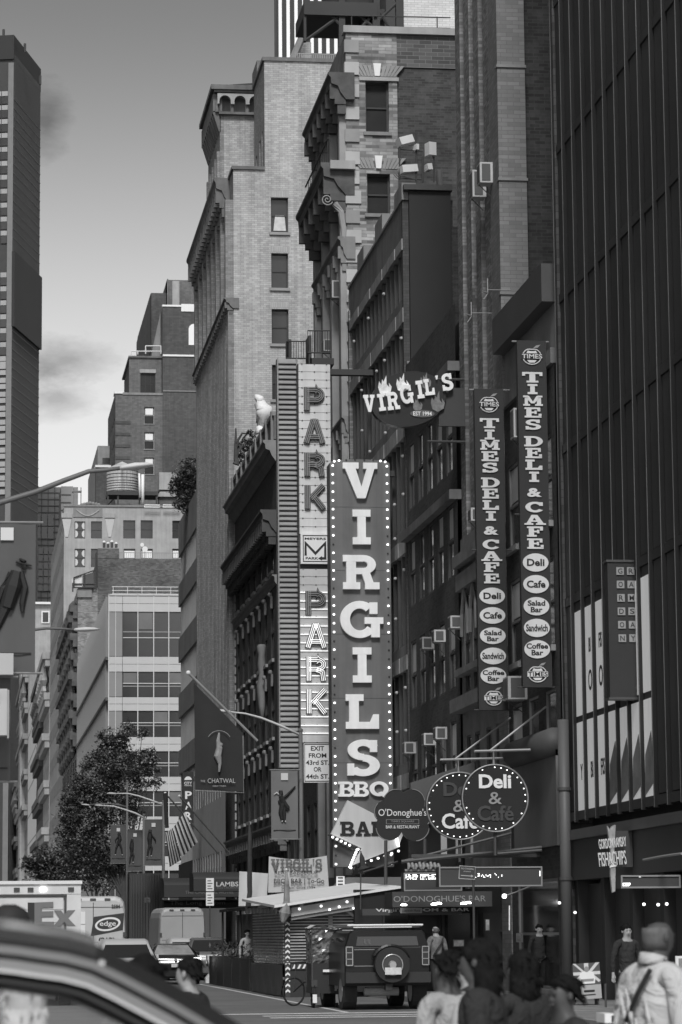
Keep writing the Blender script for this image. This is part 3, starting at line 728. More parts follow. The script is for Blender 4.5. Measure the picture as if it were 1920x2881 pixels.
# loggia tower
yC0, yC1 = 170.0, 178.8
zC = P(650, 240, yC0).z
MB().box(F, 20, yC0+.4, yC1, zA, P(650, 318, yC0).z).build('tower_shaft', hotel_b, t)
zs0, zs1 = P(650, 312, yC0).z, P(650, 262, yC0).z
MB().box(F-.1, 19, yC0+.9, yC1, zs0, zs1+.3).build('loggia_back', stone_g, t)
MB().box(F-.1, 19, yC0+.1, yC1, zs0-.15, zs0).build('loggia_sill', stone_d, t)
def arcade(mb, x0, x1, n, z0, z1, y0, y1):
    w = (x1-x0)/n
    for i in range(n):
        cx = x0+w*(i+.5); r = w*.38; zc = z1-r-.12; m_ = 10
        for k in range(m_):
            a0, a1 = math.pi*k/m_, math.pi*(k+1)/m_
            X0, X1 = cx+r*math.cos(a0), cx+r*math.cos(a1); Z0, Z1 = zc+r*math.sin(a0), zc+r*math.sin(a1)
            mb.prism([(X0, Z0), (X0, z1), (X1, z1), (X1, Z1)], y0, y1)
        for s_ in (-1, 1):
            xa = cx+s_*r; xb = cx+s_*w/2
            mb.prism([(xa, zc-.18), (xb, zc-.18), (xb, z1), (xa, z1)], y0, y1)
arc = MB(); arcade(arc, F-.2, 17.5, 3, zs0, zs1, yC0, yC0+.3)
arc.build('arcade', stone, t)['kind'] = 'stuff'
for i in range(4):
    x = F-.2 + i*2.7/3
    MB().cyl((x, yC0+.3, zs0), .12, zs1-zs0-.5, 10).build('column', stone_d, t)
pr = [(14.4, zC-.5), (14.2, zC), (20, zC), (20, zC-.5)]
MB().box(14.40, 19.2, yC0-.2, yC1, zC-.28, zC).box(14.6, 19, yC0-.05, yC1, zC-.42, zC-.282).build('cornice', stone_d, t)
MB().add([(F, yC0, zC+.01), (21, yC0, zC+.01), (21, yC1, zC+.01), (F, yC1, zC+.01), (19.5, yC0+4, zC+1.6)], [(0, 1, 4), (1, 2, 4), (2, 3, 4), (3, 0, 4)]).build('hipped_roof', tar, t)
MB().box(14.55, F+.1, yC0+.32, yC1, zC-1.5, zC-.43).build('bracket_frieze', stone_d, t)
bm = MB().prism([(-.5, 0), (0, 0), (0, -1.3), (-.12, -1.2)], -.12, .12).mesh('bracket', stone_d)
for k in range(10): inst('bracket', bm, Matrix.Translation((F+.02, yC0+.5+k*.86, zC-1.5)), t)
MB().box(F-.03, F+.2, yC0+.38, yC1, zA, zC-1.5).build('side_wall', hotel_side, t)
for k in range(5): MB().box(F-.2, F+.1, yC0+.6+k*1.8, yC0+.95+k*1.8, zA+.2, zC-3.9).build('tower_rib', hotel_side, t)
# ------------------------------------------------------------------ B7 banded concrete building
t = thing('banded_building', 'concrete office building with slanting bands of ribbon windows beside the hotel', 'building', (F, 185.8, 0))
Y0, Y1, Z = 185.8, 205.0, 30.4
cm = mat('board_concrete', .30, .85, mott=.15, streak=.25)
zs = [28.0, 24.5, 20.6, 16.7, 12.8, 8.9]
tops = [Z] + [z-2.25 if z != 28.0 else z-2.0 for z in zs]
for i, z in enumerate(zs): MB().box(F, F+.4, Y0, Y1, z, tops[i]).build('spandrel', cm, t)
MB().box(F+.3, 25, Y0, Y1, 0, Z-.3).build('core', black, t)
vm = MB().box(.05, .2, -.05, .05, 0, 2.25).mesh('mullion', metal_g); gp = MB().box(.13, .2, -1.0, 0, 0, 2.25).mesh('pane', black)
for z in zs:
    for k in range(18):
        inst('mullion', vm, Matrix.Translation((F, Y0+.3+k*1.02, z-2.25)), t)
        inst('pane', gp, Matrix.Translation((F, Y0+1.3+k*1.02, z-2.25)), t)
MB().box(F, F+.3, Y0, Y1, 0, 6.6).build('base_wall', black, t)
# ------------------------------------------------------------------ B9 white banded glass office
Y0, Y1 = 304.0, 383.0
k9 = Y0/FPX
def z9(y): return P(400, y, Y0).z
t = thing('white_banded_office', 'glass office block with white spandrel bands and a ribbed side beyond the trees', 'building', (F, Y0, 0))
xr = 27.0; Z = z9(1676)
wp = mat('white_spandrel', .52, .5, mott=.06); gpn = mat('grey_panel', .26, .5, mott=.08); ml = mat('pale_mullion', .6, .5, mott=0)
rows = [(1676, 1721), (1848, 1890), (1962, 2000), (2074, 2114), (2186, 2226), (2298, 2338), (2410, 2450)]
cols = [P(p, 1800, Y0).x for p in (306, 325.5, 345, 388, 432.5, 475)] + [P(475, 1800, Y0).x + 1.55*i for i in range(1, 4)]
MB().box(F+.3, xr, Y0+.3, Y1, 0, Z-.3).build('core', black, t)
for i, (a, b) in enumerate(rows):
    for j in range(len(cols)-1):
        x0, x1 = cols[j], cols[j+1]
        mid = (z9(a)+z9(b))/2
        MB().box(x0+.02, x1-.02, Y0, Y0+.2, mid+.02, z9(a)).build('white_panel', wp, t)
        MB().box(x0+.02, x1-.02, Y0, Y0+.2, z9(b), mid-.02).build('white_panel', wp, t)
        if i+1 < len(rows):
            zt, zb_ = z9(b)-.06, z9(rows[i+1][0])+.06
            if j < 2: MB().box(x0+.02, x1-.02, Y0+.02, Y0+.2, zb_, zt).build('grey_panel', gpn, t)
            else:
                MB().box(x0+.05, x1-.05, Y0+.14, Y0+.2, zb_, zt).build('pane', glass, t)
                zz_ = zt - (zt-zb_)*(.45 if i else .38)
                MB().box(x0+.05, x1-.05, Y0+.1, Y0+.139, zz_-.35, zz_-.25).build('ceiling_light_strip', mat('strip_grey', .3, .6), t)
                MB().box(x0+.05, x1-.05, Y0+.05, Y0+.139, zz_-.9*(i == 0)-.05, zz_-.9*(i == 0)+.03).build('transom', ml, t)
                if (i+j) % 3 == 0: MB().box(x0+.1, x1-.1, Y0+.1, Y0+.135, zz_, zt-.05).build('blind', mat('grey_blind', .17, .7), t)
    for k in range(int((Y1-Y0)/2.1)):
        if i < 5 and k < 40:
            MB().box(F-.02, F+.2, Y0+.3+k*2.1, Y0+2.2+k*2.1, z9(b), z9(a)).build('side_spandrel', mat('side_panel', .34, .6, mott=.1), t) if i < 1 else None
for x in cols[:1] + cols[3:]: MB().box(x-.05, x+.05, Y0-.1, Y0+.0, 0, Z+.1).build('mullion', ml, t)
MB().box(cols[1]-.03, cols[1]+.03, Y0-.08, Y0, 0, Z).build('mullion', ml, t)
MB().box(F-.05, xr, Y0-.1, Y0+.4, Z, Z+.15).build('coping', wp, t)
sd_ = mat('side_glass', .09, .4, mott=.3, ms=.15)
MB().box(F+.1, F+.3, Y0+.3, Y1, 0, Z-.1).build('side_wall', sd_, t)
rbm = MB().box(-.25, .12, -.12, .12, 0, Z).mesh('fin', mat('pale_fin', .26, .5, mott=0))
for k in range(37): inst('fin', rbm, Matrix.Translation((F, Y0+1.2+k*2.1, 0)), t)
for a, b in rows[1:]: MB().box(F-.3, F+.1, Y0, Y1, z9(a)-.35, z9(a)).build('side_band', dk, t)
rr = MB()
for k in range(8): rr.box(cols[0]+.5+k*1.5, cols[0]+.55+k*1.5, Y0+1.5, Y0+1.55, Z, Z+1.1)
for q in (.35, .7, 1.1): rr.box(cols[0]+.4, xr, Y0+1.49, Y0+1.54, Z+q-.03, Z+q+.03)
solo(rr, 'roof_railing', metal_w, 'white tubular railing on the roof of the glass office', 'railing')
# ------------------------------------------------------------------ B10 brick block behind it
Y0 = 385.0; Y1 = 438.0
def zz(y, Y): return P(300, y, Y).z
t = thing('brick_block', 'dark brick block with a patched blank wall rising behind the glass office', 'building', (F, Y0, 0))
xa = P(275, 1600, Y0).x; xb = P(335, 1600, Y0).x
patch = mat('patched_brick', .13, .9, brick=(.4, .16, .3, 1.0), mott=.5, ms=.25, fine=.15)
lightp = mat('peeling_brick', .22, .9, brick=(.4, .16, .3, 1.0), mott=.5, ms=.5, fine=.15)
MB().box(xa, 32, Y0, Y1, 0, zz(1571, Y0)).build('wall', patch, t)
MB().box(xa, xb, Y0-.05, Y0+8, zz(1571, Y0), zz(1543, Y0)).build('raised_wall', patch, t)
MB().box(F, xa, Y0, Y1, 0, zz(1655, Y0)).build('lower_wall', lightp, t)
MB().box(F-.1, F+1.8, Y0-.3, Y0+2, zz(1675, Y0)-.3, zz(1668, Y0)+.5).build('cornice', stone_g, t)
for i, (y_, s_) in enumerate(((1700, 1.0), (1730, 1.3), (1780, 1.0), (1835, .8), (1890, 1.3), (1950, .8), (2000, 1.1), (2060, .9))):
    zc = zz(y_, Y0)
    MB().box(F-.3-s_*.7, F, Y0+1, Y1, zc-.9, zc).box(F-.2-s_*.4, F, Y0+.6, Y1, zc-1.8, zc-.902).build('moulding', dk, t)
    for k in range(6):
        MB().ring([[(F-.5+a*math.cos(q)*.8, Y0+3+k*8.5+a*math.sin(q)*1.6, zc+z) for q in (0, 1.05, 2.1, 3.14, 4.2, 5.2)] for z, a in ((-3.2, .2), (-2.4, .6), (-1.6, .45), (-.6, .9), (.2, .7), (.7, .15))]).build('carving', dk, t)
MB().box(F-.02, F+.3, Y0+.5, Y1, 0, zz(1690, Y0)).build('side_wall', stone_d, t)
hsd = MB().box(-.25, .0, -.9, .9, 0, 2.6).mesh('dark_window', glass)
for k in range(9):
    for f in range(9): inst('dark_window', hsd, Matrix.Translation((F-.05, Y0+3+k*5.5, 6+f*4.0)), t)
# slanted glass roof hut
g = thing('rooftop_glasshouse', 'small slant roofed glasshouse with dark frame beside the dark brick wall', 'glasshouse', (P(240, 1655, Y0-.5).x, Y0-.5, zz(1655, Y0)))
q = lambda a, b: P(a, b, Y0-.5)
for (p0, p1) in (((208, 1655), (208, 1625)), ((208, 1625), (262, 1606)), ((262, 1606), (268, 1606)), ((270, 1655), (270, 1600)), ((208, 1653), (272, 1653)), ((238, 1655), (238, 1615)), ((208, 1643), (270, 1643)), ((270, 1555), (270, 1600)), ((205, 1640), (205, 1665))):
    MB().tube([q(*p0), q(*p1)], .09, 6).build('bar', black, g)
MB().prism([(q(209, 1).x, q(209, 1652).z), (q(237, 1).x, q(1, 1652).z), (q(237, 1).x, q(1, 1617).z), (q(209, 1).x, q(1, 1627).z)], Y0-.35, Y0-.3).build('pane', mat('pale_pane', .6, .4, mott=.5, ms=.7), g)
MB().prism([(q(239, 1).x, q(239, 1652).z), (q(269, 1).x, q(1, 1652).z), (q(269, 1).x, q(1, 1608).z), (q(239, 1).x, q(1, 1617).z)], Y0-.35, Y0-.3).build('pane', glass2, g)
# roof vents in a row, each a pot with a cap
vn = ['leftmost', 'second', 'third', 'rightmost']
for i, px in enumerate((293, 304, 315, 327)):
    yt = (1525, 1529, 1524, 1529)[i]
    b_ = P(px, 1541, Y0+1); r_ = pxw(4, Y0)
    g = thing('roof_vent', vn[i] + ' of four dark roof vents with bright domed caps on the brick block', 'roof vent', (b_.x, Y0+1, b_.z), 'roof vents in a row on the brick block')
    MB().cyl((b_.x, Y0+1, b_.z), r_, P(px, yt, Y0+1).z-b_.z, 12).build('drum', metal_d, g)
    MB().ball((b_.x, Y0+1, P(px, yt, Y0+1).z), r_*1.15, 10, 8, .9).build('cap', white, g)
for (px, py, r, nm) in ((400, 1533, 5.5, 'smaller upper'), (408, 1545, 8, 'larger lower')):
    c = P(px, py, Y0+2)
    g = thing('satellite_dish', nm + ' white satellite dish of the pair on the brick block roof', 'satellite dish', (c.x, Y0+2, zz(1571, Y0)))
    MB().cyl((c.x, Y0+1.9, c.z), pxw(r, Y0), .12, 20, pxw(r, Y0)*.7, axis='y').build('dish', white, g)
    MB().tube([(c.x, Y0+2.1, zz(1571, Y0)), (c.x, Y0+2.05, c.z)], .06, 6).build('mast', metal_g, g)
rr = MB()
x0 = P(336, 1550, Y0).x
for k in range(34): rr.box(x0+k*.24, x0+.04+k*.24, Y0+.5, Y0+.55, zz(1571, Y0), zz(1554, Y0))
rr.box(x0, x0+8, Y0+.49, Y0+.56, zz(1554, Y0), zz(1552, Y0))
solo(rr, 'guard_railing', metal_g, 'pale guard railing along the top of the dark brick block', 'railing')
# ------------------------------------------------------------------ B11 limestone building with water tank
Y0, Y1 = 440.0, 505.0
t = thing('limestone_building', 'pale limestone building with arched relief panel and shaded windows, upper left', 'building', (F, Y0, 0))
def z11(y): return P(300, y, Y0).z
def h11(a, b, c, d): p, q = P(a, d, Y0), P(c, b, Y0); return (p.x-F, q.x-F, p.z, q.z)
hs = [h11(210, 1467, 240, 1515), h11(256, 1467, 287, 1515), h11(347, 1464, 381, 1515), h11(396, 1464, 430, 1515), h11(485, 1465, 515, 1515),
      h11(210, 1544, 240, 1596), h11(256, 1544, 287, 1596), h11(348, 1544, 381, 1571), h11(396, 1544, 430, 1571), h11(485, 1544, 515, 1571)]
wall(t, _front(F, Y0, 0), 20, z11(1424), hs, stone, .35, fill='sash', fm=frame_d, gm=glass, styles=lambda i: 'sash')
for i in (7, 8, 9):
    h = hs[i]; MB().box(F+h[0]+.1, F+h[1]-.1, Y0+.2, Y0+.24, h[2]+.1, h[3]-.3).build('blind', white, t)
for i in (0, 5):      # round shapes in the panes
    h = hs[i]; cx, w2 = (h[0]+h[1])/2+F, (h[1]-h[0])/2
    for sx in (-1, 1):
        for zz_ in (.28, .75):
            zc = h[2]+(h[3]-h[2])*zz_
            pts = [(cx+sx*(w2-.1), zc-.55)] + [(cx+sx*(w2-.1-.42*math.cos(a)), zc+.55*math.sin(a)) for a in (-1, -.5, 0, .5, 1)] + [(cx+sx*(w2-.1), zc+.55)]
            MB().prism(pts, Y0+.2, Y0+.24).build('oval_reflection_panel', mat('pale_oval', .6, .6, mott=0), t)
MB().box(F+.4, 40, Y0+.4, Y1, 0, z11(1424)-.4).build('core', black, t)
MB().box(F-.1, 35, Y0-.2, Y0+.3, z11(1426), z11(1421)).build('coping', stone_g, t)
a, b = P(206, 1455, Y0), P(288, 1430, Y0)
MB().box(a.x, b.x, Y0-.15, Y0-.002, a.z, b.z).build('relief_panel', stone_g, t)
pts = [(a.x+.5+(b.x-a.x-1)*i/14, Y0-.18, b.z-.3-(b.z-a.z-.5)*math.sin(math.pi*i/14)) for i in range(15)]
MB().tube(pts, .1, 6).build('relief_arc', stone, t)
for i in range(7):
    px = 230+i*8
    MB().ball(P(px, 1420-(3-abs(3-i))*1.6, Y0), pxw(5, Y0), 8, 6).build('acanthus', stone_g, t)
for px, sc_ in ((188, 1), (309, 1)):
    p = P(px, 1470, Y0)
    MB().prism([(p.x-.7, p.z+.5), (p.x+.7, p.z+.5), (p.x+.2, p.z-2.2), (p.x-.2, p.z-2.2)], Y0-.12, Y0-.002).build('pendant_block', mat('pendant_stone', .5, .8, mott=.1), t)
    MB().box(p.x-.8, p.x+.8, Y0-.2, Y0-.003, p.z+.7, p.z+1.4).build('cap_block', stone, t)
hs = [(2+c*5, 4+c*5, z, z+3) for z in range(6, 62, 5) for c in range(12)]
wall(t, _side(F-.0, Y1, 0), Y1-Y0, z11(1424), hs, stone_g, .12)
MB().box(F+.38, F+.42, Y0+.5, Y1, 0, 64).build('pane_wall', glass, t)
# chimney stub
p = P(213, 1420, Y0+3)
solo(MB().box(p.x-.35, p.x+.35, Y0+3, Y0+4, p.z-.5, P(213, 1362, Y0).z).box(p.x-.5, p.x+.9, Y0+2.9, Y0+4.1, P(213, 1375, Y0).z, P(213, 1372, Y0).z), 'chimney_stack', stone_g, 'narrow chimney stack with cap at the left end of the limestone roof', 'chimney')
# water tank
Yt = 452.0
c = P(344, 1387, Yt); r_ = pxw(44, Yt); ztop = P(344, 1312, Yt).z
g = thing('water_tank', 'round wooden rooftop water tank with dark hoops and conical lid', 'water tank', (c.x, Yt, P(344, 1424, Yt).z))
wd = mat('tank_wood', .42, .85, mott=.3, ms=.6, streak=.45)
tk = MB()
st = 44
stave = MB().box(-.5*2*math.pi*r_/st*.96, .5*2*math.pi*r_/st*.96, -r_-.03, -r_+.15, 0, P(344, 1320, Yt).z-c.z).mesh('stave', wd)
for k in range(st):
    inst('stave', stave, Matrix.Translation((c.x, Yt, c.z)) @ Matrix.Rotation(2*math.pi*k/st, 4, 'Z'), g)
MB().cyl((c.x, Yt, c.z-.05), r_-.1, P(344, 1322, Yt).z-c.z, 32).build('drum', dk, g)
for y in (1328, 1338, 1348, 1357, 1364, 1371, 1378, 1385):
    z = P(344, y, Yt).z
    MB().tube([(c.x+(r_+.05)*math.cos(a), Yt+(r_+.05)*math.sin(a), z) for a in [math.pi*2*i/32 for i in range(33)]], .06, 5, cap=False).build('hoop', metal_d, g)
MB().cyl((c.x, Yt, P(344, 1321, Yt).z), r_+.2, P(344, 1299, Yt).z-P(344, 1321, Yt).z, 28, .1).build('lid', mat('tank_lid', .5, .8, mott=.3), g)
xa, xb = P(300, 1400, Yt).x, P(442, 1400, Yt).x
MB().box(xa, xb, Yt-2.5, Yt+2.5, P(344, 1399, Yt).z, c.z-.06).build('platform', black, g)
for px in (302, 330, 390, 438): 
    x = P(px, 1410, Yt).x; MB().box(x-.12, x+.12, Yt-2.3, Yt-2, P(344, 1424, Yt).z, P(344, 1399, Yt).z-.01).build('leg', black, g)
MB().tube([P(302, 1422, Yt), P(322, 1402, Yt)], .1, 6).build('brace', black, g)
p0 = P(402, 1320, Yt); 
solo(MB().tube([P(402, 1418, Yt-3), P(402, 1335, Yt-3)], pxw(4.5, Yt), 10).tube([P(392, 1332, Yt-3), P(394, 1400, Yt-3)], pxw(3, Yt), 8), 'roof_flue', white, 'white sectioned flue pipe right of the water tank', 'flue', smooth=True)
a, b = P(447, 1395, Yt), P(500, 1332, Yt)
g = thing('roof_plant_unit', 'boxy pale ventilation plant on the roof right of the water tank', 'roof plant', (a.x, Yt, P(450, 1424, Yt).z))
MB().box(a.x, b.x, Yt-1, Yt+3, P(450, 1380, Yt).z, b.z).build('housing', stone, g)
MB().prism([(a.x+.1, P(1, 1381, Yt).z), (b.x-.1, P(1, 1381, Yt).z), (b.x-.3, P(1, 1395, Yt).z), (a.x-.2, P(1, 1395, Yt).z)], Yt-1, Yt+2).build('skirt', stone, g)
MB().box(a.x, b.x, Yt-.5, Yt+2, P(450, 1424, Yt).z, P(450, 1396, Yt).z).build('base', dk, g)
for i, (pa, pb) in enumerate(((407, 450), (459, 505))):
    a, b = P(pa, 1427, Y0-1), P(pb, 1421, Y0-1)
    mb = MB(); w_ = .09
    mb.tube([(a.x, Y0-1, a.z), (b.x, Y0-1, a.z), (b.x, Y0-1, b.z), (a.x, Y0-1, b.z), (a.x, Y0-1, a.z)], .09, 5)
    solo(mb, 'white_guard_frame', white, ('left' if i == 0 else 'right') + ' one of two low white guard frames on the limestone parapet', 'guard frame')
# ------------------------------------------------------------------ B8 stepped brown brick tower
Y0 = 500.0
def z8(y): return P(450, y, Y0).z
def x8(p): return P(p, 1100, Y0).x
t = thing('stepped_brick_tower', 'brown brick setback tower with terraces and one arched opening, upper left', 'building', (x8(440), Y0, 0))
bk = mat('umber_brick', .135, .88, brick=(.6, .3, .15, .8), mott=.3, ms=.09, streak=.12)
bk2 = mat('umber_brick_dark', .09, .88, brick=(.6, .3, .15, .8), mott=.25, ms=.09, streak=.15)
hs = []
def h8(a, b, c, d, x0): p, q = P(a, d, Y0), P(c, b, Y0); return (p.x-x0, q.x-x0, p.z, q.z)
X0 = x8(325)
hs = [h8(406, y, 434, y+47, X0) for y in (1145, 1216, 1287)]
wall(t, _front(X0, Y0, 0), x8(458)-X0, z8(1107), hs, bk, .4, fill='sash', fm=frame_l, gm=glass, sill=stone_g)
for h in hs: MB().box(X0+h[0]+.2, X0+h[1]-.2, Y0+.25, Y0+.3, h[2]+(h[3]-h[2])*.55, h[3]-.2).build('blind', white, t)
MB().box(X0+.3, 60, Y0+.42, Y0+26, 0, z8(1107)-.3).build('core', bk2, t)
wall(t, _side(X0, Y0+26, 0), 26, z8(1107), [(2+4*c, 4+4*c, z, z+2.4) for c in range(6) for z in range(52, 92, 4)], bk2, .3)
X1 = x8(366)
hs = [h8(398, 1041, 441, 1104, X1)]
wall(t, _front(X1, Y0+3, z8(1107)), x8(458)-X1, z8(998)-z8(1107), [(hs[0][0], hs[0][1], .3, hs[0][3]-z8(1107))], bk, .4, fill='grid', fm=frame_d, gm=glass)
MB().box(x8(396), x8(442), Y0+2.9, Y0+2.99, z8(1040), z8(1030)).build('pale_lintel', stone, t)
MB().box(X1+.3, 60, Y0+3.42, Y0+24, z8(1107), z8(998)-.2).build('core', bk2, t)
MB().box(X1-.1, x8(458), Y0+2.7, Y0+24, z8(998), z8(993)).build('coping', stone_d, t)
MB().box(X0-.2, x8(345), Y0-.2, Y0+3, z8(1109), z8(1104)).build('coping', white, t)
MB().box(x8(345), x8(563), Y0-.15, Y0+.2, z8(1104)-.5, z8(1104)-.1).build('string_course', stone_g, t)
X2 = x8(458)
wall(t, _front(X2, Y0-.3, 0), 16, z8(860), [], bk2, .4)
MB().box(X2+.1, 60, Y0-.1, Y0+20, 0, z8(862)).build('east_core', bk, t)
MB().box(X2, x8(570), Y0-.5, Y0+.4, z8(1003), z8(998)).build('string_course', white, t)
MB().box(X2+.02, x8(570), Y0-.45, Y0+.4, z8(1102), z8(1099)).build('string_course', stone_g, t)
MB().box(x8(510), x8(570), Y0-.45, Y0+.4, z8(876), z8(855)).build('white_parapet', white, t)
MB().box(X2-.1, x8(510)-.02, Y0-.45, Y0+.4, z8(863), z8(858)).build('white_parapet', white, t)
ap = [(x8(531), z8(970)), (x8(559), z8(970)), (x8(559), z8(924))] + [(x8(545)+pxw(14, Y0)*math.cos(a), z8(924)+pxw(14, Y0)*math.sin(a)) for a in (.5, 1.0, 1.57, 2.1, 2.6)] + [(x8(531), z8(924))]
MB().prism(ap, Y0-.4, Y0-.28).build('arched_opening', mat('pale_arch', .85, .6, mott=0), t)
# upper dark mass and pale gable
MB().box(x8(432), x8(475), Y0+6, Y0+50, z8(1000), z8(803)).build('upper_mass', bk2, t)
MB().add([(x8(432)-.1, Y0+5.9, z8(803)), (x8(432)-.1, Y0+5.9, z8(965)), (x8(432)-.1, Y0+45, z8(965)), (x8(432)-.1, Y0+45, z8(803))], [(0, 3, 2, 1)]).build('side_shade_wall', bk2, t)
MB().box(x8(475), x8(580), Y0+4, Y0+24, z8(860), z8(772)).build('penthouse', bk, t)
MB().box(x8(475), x8(478), Y0+3.8, Y0+8, z8(860), z8(770)).build('penthouse_corner', stone_d, t)
MB().box(x8(490), x8(510), Y0+3.9, Y0+3.99, z8(860), z8(775)).build('pale_stain_strip', stone, t)
MB().prism([(x8(432), z8(990)), (x8(458), z8(990)), (x8(458), z8(860)), (x8(436), z8(960))], Y0+5.7, Y0+5.99).build('pale_gable', stone_g, t)
rr = MB()
for p0, p1 in (((370, 997), (370, 988)), ((388, 997), (388, 988)), ((410, 995), (410, 972)), ((453, 995), (453, 972)), ((370, 988), (455, 988)), ((410, 973), (453, 973))):
    rr.tube([P(*p0, Y0+2.8), P(*p1, Y0+2.8)], .1, 5)
solo(rr, 'terrace_railing', metal_w, 'thin pale railing on the terrace of the stepped brick tower', 'railing')
rb_ = MB().box(-1.3, 1.3, -.12, 0, 0, .5).mesh('quoin', bk2)
for k in range(20): inst('quoin', rb_, Matrix.Translation((x8(346), Y0, 50+k*2.05)), t)
# lower wing left of it
a = P(275, 1254, 520)
t = thing('low_wing_building', 'small pale topped building at the foot of the stepped tower', 'building', (a.x, 520, 0))
MB().box(a.x, P(320, 1254, 520).x+2, 520, 560, 0, a.z).build('wall', stone_g, t)
MB().box(P(292, 1, 520).x, P(313, 1, 520).x, 519.8, 519.99, P(1, 1300, 520).z, P(1, 1285, 520).z).build('window', glass, t)
a2 = P(270, 1300, 515)
MB().box(P(275, 1, 515).x, P(330, 1, 515).x, 515, 519, 0, P(1, 1310, 515).z).build('terrace', bk2, t)
MB().box(P(272, 1, 515).x, P(330, 1, 515).x, 514.6, 519, P(1, 1312, 515).z, P(1, 1306, 515).z).build('terrace_rim', white, t)
# ------------------------------------------------------------------ far row along the street
specs = [ # Y0,Y1,py of top at near end,material,label
 (508, 545, 1835, stone, 'pale ornate facade with ledges glimpsed beyond the limestone building'),
 (547, 592, 1905, dk, 'dark ornate facade with projecting cornices far down the street'),
 (596, 668, 1905, mat('pale_slab', .72, .8, mott=.05), 'pale smooth walled block far down the street'),
 (670, 760, 1890, stone_g, 'grey stone block beyond the pale smooth wall'),
 (765, 900, 2200, stone_d, 'dark striped building at the far left edge')]
for Y0, Y1, py, m, lb in specs:
    px = F*FPX/Y0-115; Z = P(px, py, Y0).z
    t = thing('street_building', lb, 'building', (F, Y0, 0))
    nfl = int((Z-5)/4.6); hs = [(2+c*6, 4.6+c*6, 5+f*4.6, 8+f*4.6) for f in range(nfl) for c in range(int((Y1-Y0)/6))]
    if m.name == 'pale_slab': hs = []
    wall(t, _side(F, Y1, 0), Y1-Y0, Z, hs, m, .5)
    MB().box(F+.5, 40, Y0, Y1, 0, Z-.5).build('core', glass if hs else m, t)
    MB().box(F, F+2.5, Y0-.02, Y0+.4, 0, Z).build('front_wall', m, t)
    if m.name == 'pale_slab':
        for f in range(9): MB().box(F-.04, F+.02, Y0, Y1, 4+f*6, 4.15+f*6).build('joint', stone_g, t)
    else:
        for k, z in enumerate((Z, Z-7, Z-14, Z-22, Z-30)):
            if z > 5: MB().box(F-1.3+.3*(k % 2), F, Y0-.5, Y1, z-1.2, z).box(F-.8, F, Y0-.3, Y1, z-2.4, z-1.202).build('cornice', m, t)
        for k in range(5):
            MB().ring([[(F-.8+a*math.cos(q), Y0+4+k*7+a*math.sin(q)*1.8, Z-4+z) for q in (0, 1.05, 2.1, 3.14, 4.2, 5.2)] for z, a in ((-3.2, .2), (-2.4, .6), (-1.6, .45), (-.6, .9), (.2, .7), (3, .15))]).build('carving', m, t)
# camera facing background blocks
def block(name, lb, px0, px1, py, Y, m, D=30, pieces=None, cat='building'):
    a, b = P(px0, py, Y), P(px1, py, Y)
    t = thing(name, lb, cat, (a.x, Y, 0))
    MB().box(a.x, b.x, Y, Y+D, 0, a.z).build('wall', m, t)
    return t
t = block('pale_office_block', 'plain pale block with two small framed windows behind the street banner', 60, 166, 1695, 700, stone, 20)
for (a, b, c, d) in ((120, 1723, 136, 1750), (147, 1723, 160, 1748)):
    p, q = P(a, d, 699.8), P(c, b, 699.8)
    f = MB().box(p.x-.3, q.x+.3, 699.7, 699.98, p.z-.3, q.z+.3).build('window_frame', white, t); MB().box(p.x, q.x, 699.6, 699.69, p.z, q.z).build('pane', glass, f)
MB().box(P(100, 1, 699).x, P(166, 1, 699).x, 698.9, 699.98, P(1, 1699, 699).z, P(1, 1693, 699).z).build('coping', white, t)
t = block('curtain_wall_block', 'grey glass curtain wall block low behind the first street lamp', -60, 172, 1368, 900, mat('grey_curtain_wall', .26, .5, mott=.2, ms=.02), 30)
jm = mat('curtain_joint', .10, .6, mott=0)
for k in range(16):
    x = P(-50+k*18.5, 1500, 899.9).x; MB().box(x-.12, x+.12, 899.7, 899.98, 0, P(0, 1369, 900).z).build('mullion', jm, t)
for k in range(19):
    z = P(0, 1385+k*18.5, 900).z; MB().box(P(-60, 1500, 900).x, P(172, 1500, 900).x, 899.75, 899.98, z-.12, z+.12).build('transom', jm, t)
for (a, b, c, d) in ((106, 1540, 152, 1664), (25, 1445, 152, 1516)):
    p, q = P(a, d, 899.5), P(c, b, 899.5); n_ = 3 if a > 100 else 7
    for i in range(n_):
        for j in range(6 if a > 100 else 2):
            w_, h_ = (q.x-p.x)/n_, (q.z-p.z)/(6 if a > 100 else 2)
            MB().box(p.x+i*w_+.15, p.x+(i+1)*w_-.15, 899.4, 899.69, p.z+j*h_+.15, p.z+(j+1)*h_-.15).build('dark_pane', glass, t)
a, b = P(130, 1368, 905), P(206, 1358, 905)
t = block('curtain_wall_annex', 'taller right part of the grey curtain wall block', 172, 206, 1368, 880, mat('grey_annex', .33, .5, mott=.15, ms=.02), 20)
for k in range(4):
    z = P(0, 1390+k*22, 880).z; MB().box(P(172, 1, 880).x, P(206, 1, 880).x, 879.8, 879.98, z-.15, z+.15).build('transom', jm, t)
